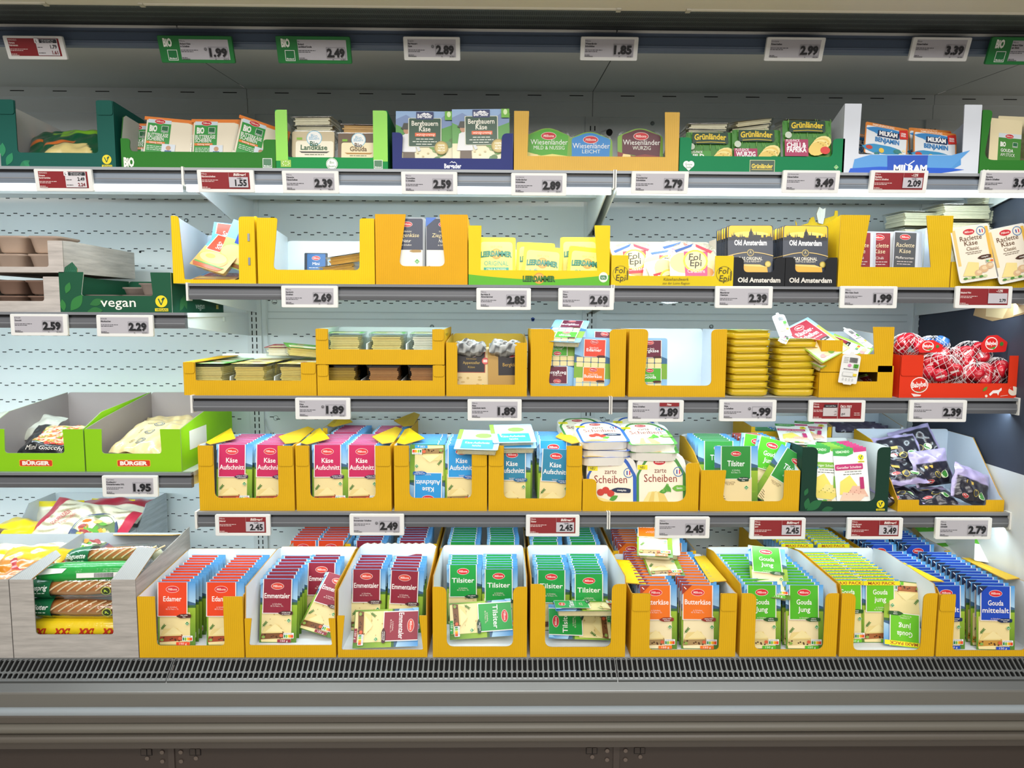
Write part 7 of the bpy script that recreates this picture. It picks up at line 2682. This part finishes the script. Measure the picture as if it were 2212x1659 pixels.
def hang_tag(label, pts, y0, y1, up=True):
    """white hanging card; pts: four corners in the photograph, top-left first"""
    t = thing('hanging_tag', label, 'tag', (0, 0, 0), group='white hanging tags')
    c = [at(px, py, y0 if i < 2 else y1) for i, (px, py) in enumerate(pts)]
    U, V = (c[1] - c[0]), (c[0] - c[3])
    n = U.cross(V).normalized()
    if n.y > 0:
        n = -n
    f = lambda u, v, d=0: tuple(c[3] + U * u + V * v - n * d * 1.0)
    q = M()
    out = fillet([(0, 0), (.25, 0), (.3, -.04), (.7, -.04), (.75, 0), (1, 0), (1, .88), (.62, .93), (.6, 1), (.4, 1), (.38, .93), (0, .88)], [.06, .0, .02, .02, 0, .06, .1, .03, .02, .02, .03, .1], 3)
    q.prism(out, lambda u, v: f(u, v, 0), lambda u, v: f(u, v, .0006), '#eceeec', mat='print')
    q.build('card', t)
    A = Art('print', y=-.0002)
    A.fn = lambda u, v, d: f(u, v, d)
    for k in range(16):
        A.rect(.42 + k * .026, .66, .435 + k * .026 + .006 * (k % 3 == 0), .82, '#24262a')
    for k in range(4):
        A.small(.1, .36, .80 - .05 * k, .014, '#555a5a', k)
    A.ell(.45, .57, .10, .05, '#d88ab8', 10)
    A.rect(.66, .50, .92, .62, '#4fa62c')
    A.ring(.79, .56, .06, .02, '#1d4a1c', 10)
    A.small(.15, .9, .44, .025, '#33363a', 4)
    A.rect(.14, .22, .7, .36, '#c9cccc')
    A.rect(.16, .24, .68, .34, '#e6e8e6')
    A.rect(.70, .24, .9, .32, '#e8d23a')
    for k in range(4):
        A.ring(.2 + .17 * k, .12, .04, .012, '#8a8d8d', 8)
    A.m.build('print', t)
    return t


hang_tag('white hanging tag dangling over the window of the lower board tray', [(1822, 758), (1862, 762), (1852, 832), (1810, 826)], -.004, -.006)
hang_tag('white hanging tag standing up behind the twin stacks', [(1665, 678), (1692, 674), (1716, 715), (1684, 728)], .08, .05)
hang_tag('white hanging tag lying over the smoked cheese towards the raised post', [(1815, 710), (1830, 705), (1888, 738), (1872, 752)], .05, .02)
hang_tag('small white tag corner below the upright tag', [(1690, 718), (1708, 726), (1700, 744), (1680, 736)], .02, .0)

RED = '#de3412'


def art_baby(A, W, H, lp, s):
    A.ell(43 * s, 27 * s, 19 * s, 17 * s, '#f4ece6')
    A.ell(43 * s, 27 * s, 17 * s, 15 * s, '#dc2c16')
    A.text('Babybel', 43 * s, 23 * s, 11 * s, '#f6f2ee', w=31 * s, bold=.03, rot=.12)
    A.poly([(30 * s, 15 * s), (45 * s, 13 * s), (58 * s, 22 * s), (52 * s, 16 * s), (42 * s, 12 * s)], '#3f9a34')
    A.poly([(26 * s, 9 * s), (48 * s, 6 * s), (46 * s, 3 * s), (32 * s, 2 * s)], '#f6e8e0')
    x0 = W - 100 * s
    A.poly([(x0, 8 * s), (x0 + 8 * s, 16 * s), (x0 + 20 * s, 17 * s), (x0 + 26 * s, 22 * s), (x0 + 27 * s, 17 * s), (x0 + 22 * s, 12 * s), (x0 + 20 * s, 5 * s), (x0 + 17 * s, 10 * s), (x0 + 9 * s, 10 * s), (x0 + 3 * s, 4 * s)], '#f6f0ec')
    leaf(A, x0 - 14 * s, 14 * s, 14 * s, .8, '#6a8a2c')
    A.ell(x0 + 52 * s, 15 * s, 11 * s, 10 * s, '#f0e2d0')
    A.poly([(x0 + 52 * s, 15 * s), (x0 + 42 * s, 20 * s), (x0 + 50 * s, 26 * s)], '#dc2c16')
    A.rr(x0 + 72 * s, 6 * s, x0 + 88 * s, 16 * s, 2 * s, '#8a9a2c')
    A.rr(x0 + 74 * s, 9 * s, x0 + 86 * s, 18 * s, 2 * s, '#f0e0c0')
    A.ell(x0 - 6 * s, 4 * s, 3 * s, 3 * s, '#f0e2d0', 8)
    for k in range(8):
        a_ = k * .785
        A.line(W - 12 * s, 34 * s, W - 12 * s + 5 * s * math.cos(a_), 34 * s + 5 * s * math.sin(a_), 1 * s, '#f0a83a')
    A.line(x0 + 24 * s, 4 * s, x0 + 40 * s, 6 * s, .8 * s, '#f6e2d8')


bab = carton('red box with round white logo and net bags of red cheeses', Z3, y3, 1941, 2235, 768, 828, 49, 60, D=.30, col=RED, ins='#b02a10', edge='#a0240e', mat='carton_plain', r=2, flaps='L', fh=44, side=[(0, 1), (1, 1.05)], back=.95, art=art_baby)
kind('rnd', 'wax_cheese', 'cheese', .042, 1, .024, lambda A, s: (A.ell(.5, .5, .36, .36, '#d8233a', 14), A.poly([(.2, .45), (.8, .5), (.8, .62), (.2, .58)], '#f0e4e0'), A.text('Mini', .5, .3, .12, '#f6e8e4', w=.3)), body='slab', traymat='plastic', traycol='#c8142c', r=.021)


def net_bag(label, x, y, z, rx, ry, rz, n, yaw=0, tilt=0, header=None, hp=(0, 0, 0), col=None):
    t = thing('net_bag', label, 'cheese net bag', (x, y, z), (0, R(tilt), R(yaw)), 'net bags of small red cheeses')
    rnd = random.Random(int(x * 1000) + n)
    done = 0
    for k in range(n):
        a_, b2 = rnd.uniform(0, 6.28), rnd.uniform(-.9, .95)
        rr_ = (1 - b2 * b2) ** .5
        px, py, pz = rx * .62 * rr_ * math.cos(a_), ry * .62 * rr_ * math.sin(a_) - ry * .1, rz * .60 * b2
        q = M()
        ax = Vector((rnd.uniform(-1, 1), rnd.uniform(-1.5, -.3), rnd.uniform(-1, 1))).normalized()
        u = ax.orthogonal().normalized()
        w_ = ax.cross(u)
        c0 = Vector((px, py, pz))
        rings = [[tuple(c0 + ax * d_ + (u * math.cos(g) + w_ * math.sin(g)) * r_) for g in (2 * math.pi * i / 14 for i in range(14))] for d_, r_ in ((-.0115, .014), (-.0095, .019), (-.004, .0215), (.004, .0215), (.0095, .019), (.0115, .014))]
        q.loft(rings, col or ('#c41428', '#d01c34', '#b81024')[k % 3], 'foil')
        m_ = c0 + ax * .0118
        q.face([tuple(m_ + u * .012 * sx - w_ * .003 + w_ * .006 * sy) for sx, sy in ((-1, 0), (1, 0), (1, 1), (-1, 1))], '#f0e2de', 'print')
        q.build('wax_cheese', t)
    q = M()

    def sp(th, ph):
        r_ = 1 + .05 * math.sin(3 * th + n) + .04 * math.sin(5 * ph)
        return (rx * r_ * math.sin(ph) * math.cos(th), ry * r_ * math.sin(ph) * math.sin(th), rz * r_ * math.cos(ph))
    N = 18
    for sgn in (1, -1):
        for k in range(N):
            pts = [sp(2 * math.pi * k / N + sgn * 1.5 * j / 14, .12 + (math.pi - .24) * j / 14) for j in range(15)]
            q.tube(pts, .00065, '#f0ecea', 'plastic', 3)
    q.build('net', t)
    if header:
        A = M()
        hx, hy, hz = hp
        w_, h_ = header
        f = lambda u, v: (hx + u * w_, hy, hz + v * h_)
        out = fillet([(-.5, 0), (.5, .05), (.55, .6), (.1, 1), (-.3, .95), (-.55, .5)], .12, 3)
        A.prism(out, f, lambda u, v: (hx + u * w_, hy + .0008, hz + v * h_), '#d81e1c', mat='print')
        A.build('header_card', t)
        Q = Art('print', y=0)
        Q.fn = lambda u, v, d: (hx + u * w_, hy + d - .0003, hz + v * h_)
        Q.ell(-.12, .52, .26, .36, '#f4ece6')
        Q.ell(-.12, .52, .23, .31, '#d81e1c')
        Q.text('Babybel', -.12, .44, .20, '#f6f2ee', w=.42, bold=.03)
        Q.poly([(-.28, .3), (.0, .2), (.08, .38), (-.1, .28)], '#3f9a34')
        Q.ell(.3, .5, .08, .12, '#3f7a2c', 10)
        Q.m.build('header_print', t)
    return t


for lab, px, py, y, rx, ry, rz, n, yw, tl, hd, hp in (
        ('net bag of red cheeses lying large in front at the window edge', 2032, 800, .07, .075, .05, .05, 11, 0, 20, None, (0, 0, 0)),
        ('net bag of red cheeses in front beside the large one', 2110, 812, .06, .06, .045, .04, 9, 0, -6, None, (0, 0, 0)),
        ('net bag of red cheeses in the window towards the box end', 2155, 805, .08, .055, .045, .045, 8, 0, 8, None, (0, 0, 0)),
        ('net bag of red cheeses with red card standing up at the box end', 2095, 765, .12, .06, .05, .04, 10, 0, 0, (.075, .055), (.035, -.06, .008)),
        ('net bag of red cheeses heaped at the box corner, red card in front', 1958, 745, .12, .055, .05, .036, 9, 0, 0, (.07, .04), (.045, -.055, -.022)),
        ('net bag of red cheeses heaped in the middle below the blue one', 2050, 775, .12, .06, .05, .035, 9, 0, 0, None, (0, 0, 0)),
        ('net bag of red cheeses filling the middle of the window', 2075, 795, .11, .06, .05, .045, 9, 0, 0, None, (0, 0, 0))):
    p = at(px, py, y)
    net_bag(lab, p.x, p.y, max(p.z, Z3 + rz + .004), rx, ry, rz, n, yw, tl, hd, hp)
p = at(2015, 745, .15)
net_bag('net bag of blue wrapped cheeses at the back of the red box', p.x, p.y, p.z, .05, .045, .028, 7, 0, 0, None, (0, 0, 0), col='#3f7ac8')

# ================================================================== FOURTH ROW
KA = dict(ins='#dfe7ec', r=14, flaps='LR', fh=44, side=[(0, 1), (.04, 960), (1, 940)], back=938, D=.27)


def tops(B, a=True, b_=True):
    z_ = B.topz(.06)
    if a:
        lid_flap(B, [(-B.W / 2, .06, z_), (-B.W / 2 + .03, .02, z_ + .002), (-B.W / 2 + .085, .08, z_ + .010), (-B.W / 2 + .02, .22, z_ + .02), (-B.W / 2, .25, z_ + .01)])
    if b_:
        lid_flap(B, [(B.W / 2, .06, z_), (B.W / 2 - .03, .02, z_ + .002), (B.W / 2 - .075, .10, z_ + .010), (B.W / 2 - .02, .24, z_ + .02), (B.W / 2, .25, z_ + .01)])


ka1 = carton('first yellow box of magenta cheese packs, beside the lime boxes', Z4, y3, 432, 637, 963, 1076, 33, 34, **KA)
ka2 = carton('second yellow box of magenta cheese packs, next to blue ones', Z4, y3, 641, 846, 963, 1076, 30, 34, **KA)
for B, w_, c1, c2 in ((ka1, 'first', 504, 586), (ka2, 'second', 712, 786)):
    column(B, 'aum', c1, 9, .022, .024, 'magenta cheese pack', f'left file of the {w_} magenta box', lean=6, dz=.012, full=2)
    column(B, 'aum', c2, 9, .022, .024, 'magenta cheese pack', f'right file of the {w_} magenta box', lean=6, dz=.012, full=2)
    tops(B)
kb1 = carton('first yellow box of blue cheese packs, one pack upside down', Z4, y3, 852, 1052, 963, 1076, 33, 33, **KA)
kb2 = carton('second yellow box of blue cheese packs, next to the round trays', Z4, y3, 1055, 1256, 963, 1077, 33, 34, **KA)
column(kb1, 'aub', 922, 1, .022, .024, 'blue cheese pack', 'front of the first blue box', lean=6, dz=.012, label1='blue cheese pack standing upside down in the first blue box')
o = [x for x in bpy.data.objects if x.get('label') == 'blue cheese pack standing upside down in the first blue box'][0]
o.matrix_world = o.matrix_world @ Matrix.Translation((0, 0, KIND['aub']['h'])) @ Matrix.Rotation(math.pi, 4, 'Y')
column(kb1, 'aub', 920, 8, .048, .024, 'blue cheese pack', 'left file behind the upside down blue pack', lean=6, dz=.012, full=1)
column(kb1, 'aub', 1000, 9, .022, .024, 'blue cheese pack', 'right file of the first blue box', lean=6, dz=.012, full=2)
column(kb2, 'aud', 1108, 1, .020, .024, 'blue cheese pack', 'front file start of the second blue box', lean=5, dz=.004, label1='grey blue cheese pack, front of the left file beside blue upside down box')
column(kb2, 'aud', 1198, 1, .020, .024, 'blue cheese pack', 'front file start of the second blue box', lean=5, dz=.0, roll=3, label1='grey blue cheese pack tilted, front of the right file next to round trays')
column(kb2, 'aub', 1112, 8, .05, .024, 'blue cheese pack', 'left file of the second blue box', lean=6, dz=.022, full=1)
column(kb2, 'aub', 1198, 8, .05, .024, 'blue cheese pack', 'right file of the second blue box', lean=6, dz=.022, full=1)
tops(kb1, True, False)
tops(kb2, False, True)
for px, py, y, yw, pt, lab in ((1028, 965, .02, -8, 6, 'blue lidded slices tray lying over the edge of the first blue box'), (1112, 950, .05, 8, 4, 'blue lidded slices tray lying on top of another on the second blue box'), (1112, 962, .05, 4, 4, 'blue lidded slices tray lying directly on the second blue box')):
    p = at(px, py, y)
    put('blf', p.x, p.y - .03, p.z - .004, lab, 'blue slices trays lying on top', lean=72 - pt, yaw=yw)
mb = carton('yellow box of magenta packs standing behind the two front ones', Z4, .29, 700, 890, 925, 940, 10, 10, D=.20, ins='#dfe7ec', side=[(0, 1), (1, 1)])
column(mb, 'aum', 750, 6, .02, .028, 'magenta cheese pack', 'left file of the hind magenta box', lean=6, full=0, dz=.006)
column(mb, 'aum', 838, 6, .02, .028, 'magenta cheese pack', 'right file of the hind magenta box', lean=6, full=0, dz=.006)
tops(mb)

za = carton('yellow curved-front box of round-topped soft slices packs', Z4, y3, 1258, 1508, 1020, 1084, 28, 26, D=.26, ins='#e1d9b4', r=24, sl=(-2, -4), sh=12, topL=1035, topR=1000, side={'L': [(0, .75), (.3, 1000), (1, 985)], 'R': [(0, 1.0), (.3, 1000), (1, 985)]}, back=985)
put('za1', X(1322, .03, Z4 + .07), .03, Z4 + .006, 'soft slices pack with tomatoes and blue rim standing in front', lean=8)
put('za2', X(1430, .03, Z4 + .07), .03, Z4 + .010, 'soft slices pack with herbs and green rim standing in front', lean=8)
for k in range(2):
    put('za1', X(1322, .06, Z4 + .07), .064 + .03 * k, Z4 + .006, f'blue rimmed soft slices pack, {ORD[k + 1]} back behind the tomato one', lean=8, full=False)
    put('za2', X(1430, .06, Z4 + .07), .064 + .03 * k, Z4 + .010, f'green rimmed soft slices pack, {ORD[k + 1]} back behind the herb one', lean=8, full=False)
for px, py, y, ro, ld, yw, k, lab in ((1312, 1000, .02, 0, 86, 5, 'za1', 'white D-shaped slices tray lying lowest above the tomato pack'), (1310, 985, .025, 0, 84, -4, 'za1', 'white D-shaped slices tray lying second above the tomato pack'), (1312, 966, .02, 0, 76, 6, 'za1', 'white D-shaped slices tray lying on top above the tomato pack'),
                                      (1416, 990, .02, 0, 80, -4, 'za2', 'white D-shaped slices tray lying lower above the herb pack'), (1416, 972, .02, 0, 74, 6, 'za2', 'white D-shaped slices tray lying on top above the herb pack'), (1276, 958, .10, 0, 74, 10, 'za2', 'white D-shaped slices tray tilted at the back by the blue box'), (1380, 962, .13, 0, 70, -6, 'za1', 'white D-shaped slices tray behind the two lying piles')):
    p = at(px, py, y)
    put(k, p.x, p.y + .02, p.z + .012, lab, 'D-shaped slices trays lying on top', lean=ld, roll=ro, yaw=yw)

tw = carton('yellow box of wide green Tilsiter packs, one tipping out', Z4, y3, 1512, 1725, 1016, 1083, 48, 34, D=.28, ins='#dbe5ec', r=14, sh=2, sl=(-6, 0), side={'L': [(0, 1), (.35, 975), (.8, 943), (1, 940)], 'R': [(0, 1), (.08, 1008), (.75, 943), (1, 940)]}, back=938)
put('tiw', X(1592, .02, Z4 + .08), .024, Z4 + .016, 'wide green Tilsiter pack standing upright in front', lean=5)
put('tiw', X(1668, .02, Z4 + .06), .035, Z4 + .012, 'wide green Tilsiter pack tipping sideways over the box edge', lean=8, roll=32, yaw=0)
put('gou', X(1645, .07, Z4 + .06), .07, Z4 + .03, 'lime Gouda pack peeking out behind the tipping one', lean=10, roll=14)
put('gou', X(1625, .09, Z4 + .06), .095, Z4 + .035, 'Gouda pack with blue corner behind the lime one', lean=10, roll=8)
column(tw, 'tiw', 1555, 6, .09, .028, 'wide green Tilsiter pack', 'left file behind the upright wide one', lean=8, full=1, dz=.018)
column(tw, 'but', 1640, 5, .14, .025, 'orange topped pack', 'right file of the wide Tilsiter box', lean=8, full=0, dz=.015)

kg = carton('second-rank yellow box of mixed packs behind the vegan slices', Z4, .30, 1618, 1790, 922, 932, 8, 8, D=.20, ins='#dbe5ec', side=[(0, 1), (1, 1.05)])
column(kg, 'til', 1668, 6, .02, .026, 'green cheese pack', 'file of the second-rank mixed box', lean=10, full=0)
column(kg, 'aum', 1742, 6, .02, .026, 'magenta cheese pack', 'file of the second-rank mixed box', lean=10, full=0)
for i, (px, py, y, yw) in enumerate(((1725, 955, .16, -20), (1722, 945, .17, -14), (1745, 938, .22, -24))):
    p = at(px, py, y)
    put('ve2', p.x - .02, p.y - .06, p.z - .012, f'pale yellow slices pack lying flat, {("lowest", "middle", "topmost")[i]} behind the vegan slices box', 'packs lying behind the vegan box', lean=78, yaw=yw, roll=0)


def art_vgs(A, W, H, lp, s):
    leaf(A, 12 * s, 4 * s, 26 * s, 1.4, '#1f6a3c')
    leaf(A, 14 * s, 2 * s, 40 * s, .6, '#1f6a3c')
    leaf(A, 46 * s, 2 * s, 26 * s, .2, '#1c6038')
    leaf(A, 8 * s, 34 * s, 18 * s, 1.2, '#1f6a3c')
    vegan_seal(A, W - 16 * s, 16 * s, 8.5 * s)


vs_ = carton('dark green vegan box of white labelled slices with leaf print', Z4, y3, 1728, 1917, 966, 1083, 33, 28, D=.28, col='#133a2c', ins='#e3e8e6', edge='#0c2a20', mat='carton_plain', r=16, sh=14, side=[(0, 1), (.25, 958), (1, 945)], back=945, art=art_vgs)
column(vs_, 've1', 1785, 5, .028, .022, 'white green vegan slices pack', 'left file of the dark green box', lean=9, full=2, roll=3, dz=.012)
column(vs_, 've2', 1848, 6, .022, .022, 'white pink vegan slices pack', 'right file of the dark green box', lean=9, full=2, roll=-3, dz=.008)

ch = carton('yellow low-front tray with tall white back and black cheddar bags', Z4, y3, 1938, 2168, 1080, 1092, 46, 39, D=.30, ins='#d3dde8', r=3, sl=(0, 0), side={'L': [(0, 1), (.15, 1040), (.6, 950), (1, 926)], 'R': [(0, 1), (.06, 1070), (.55, 945), (1, 930)]}, back=926)
for i, (px, py, y, yw, ro, ld, lab) in enumerate(((1948, 1080, .03, 6, 4, 76, 'black lilac cheddar bag lying lowest in the front corner'), (1955, 1040, .07, -10, -8, 55, 'black cheddar bag with green seals leaning on the inner wall'), (1948, 1000, .13, -14, -12, 40, 'black cheddar bag with red oval leaning high at the inner wall'),
                                                 (1985, 985, .20, -20, -20, 30, 'black cheddar bag at the very back under the white wall'), (2015, 1042, .09, 8, -5, 20, 'lilac topped cheddar bag standing in the middle'), (2020, 1085, .03, -6, 3, 80, 'lilac cheddar bag lying flat in the front middle'), (2085, 1086, .035, 14, 24, 20, 'lilac cheddar bag propped up at the front with seals'))):
    p = at(px, py, y)
    pouch('cheddar_bag', lab, 'cheese bag', (p.x + .01, max(p.y, y3 + .015), max(p.z - .01, Z4 + .02)), .135, .115, .035,
          (lambda lil: lambda u, v: '#a79cc4' if (v > .62 if lil else (v > .88 or v < .1)) or abs(u - .5) > .46 else '#23212c')(i >= 4 or i == 0), lean=ld, yaw=yw, roll=ro, group='cheddar bags in the tray', seed=90 + i,
          art=(lambda lil: lambda A: (milbona(A, .3, .3 if not lil else .12, .10), A.ell(.72, .28, .10, .11, '#dfe8c8', 14), A.ell(.72, .28, .085, .095, '#3f8a34', 14), A.ell(.52, .28, .09, .10, '#b8a24a', 14), A.ell(.52, .28, .075, .085, '#2a2a30', 12), A.rect(.25, .48, .45, .56, '#c8a84a')))(i >= 4 or i == 0))
hb = carton('black wrapped packs box in the second rank behind the cheddar tray', Z4, .33, 1792, 1945, 922, 935, 6, 6, D=.17, col='#c9d2da', ins='#b9c3cc', mat='carton_plain', side=[(0, 1), (1, 1.15)])
for k in range(6):
    pouch('cheddar_bag', f'black wrapped cheddar bag, {ORD[k]} in the second-rank box', 'cheese bag', (X(1838 + 55 * (k % 2), .36, Z4 + .15), .345 + .022 * k, Z4 + .12), .12, .095, .02, lambda u, v: '#1f2029' if v < .8 else '#4a4358', lean=20, group='black bags in the second rank', seed=110 + k)
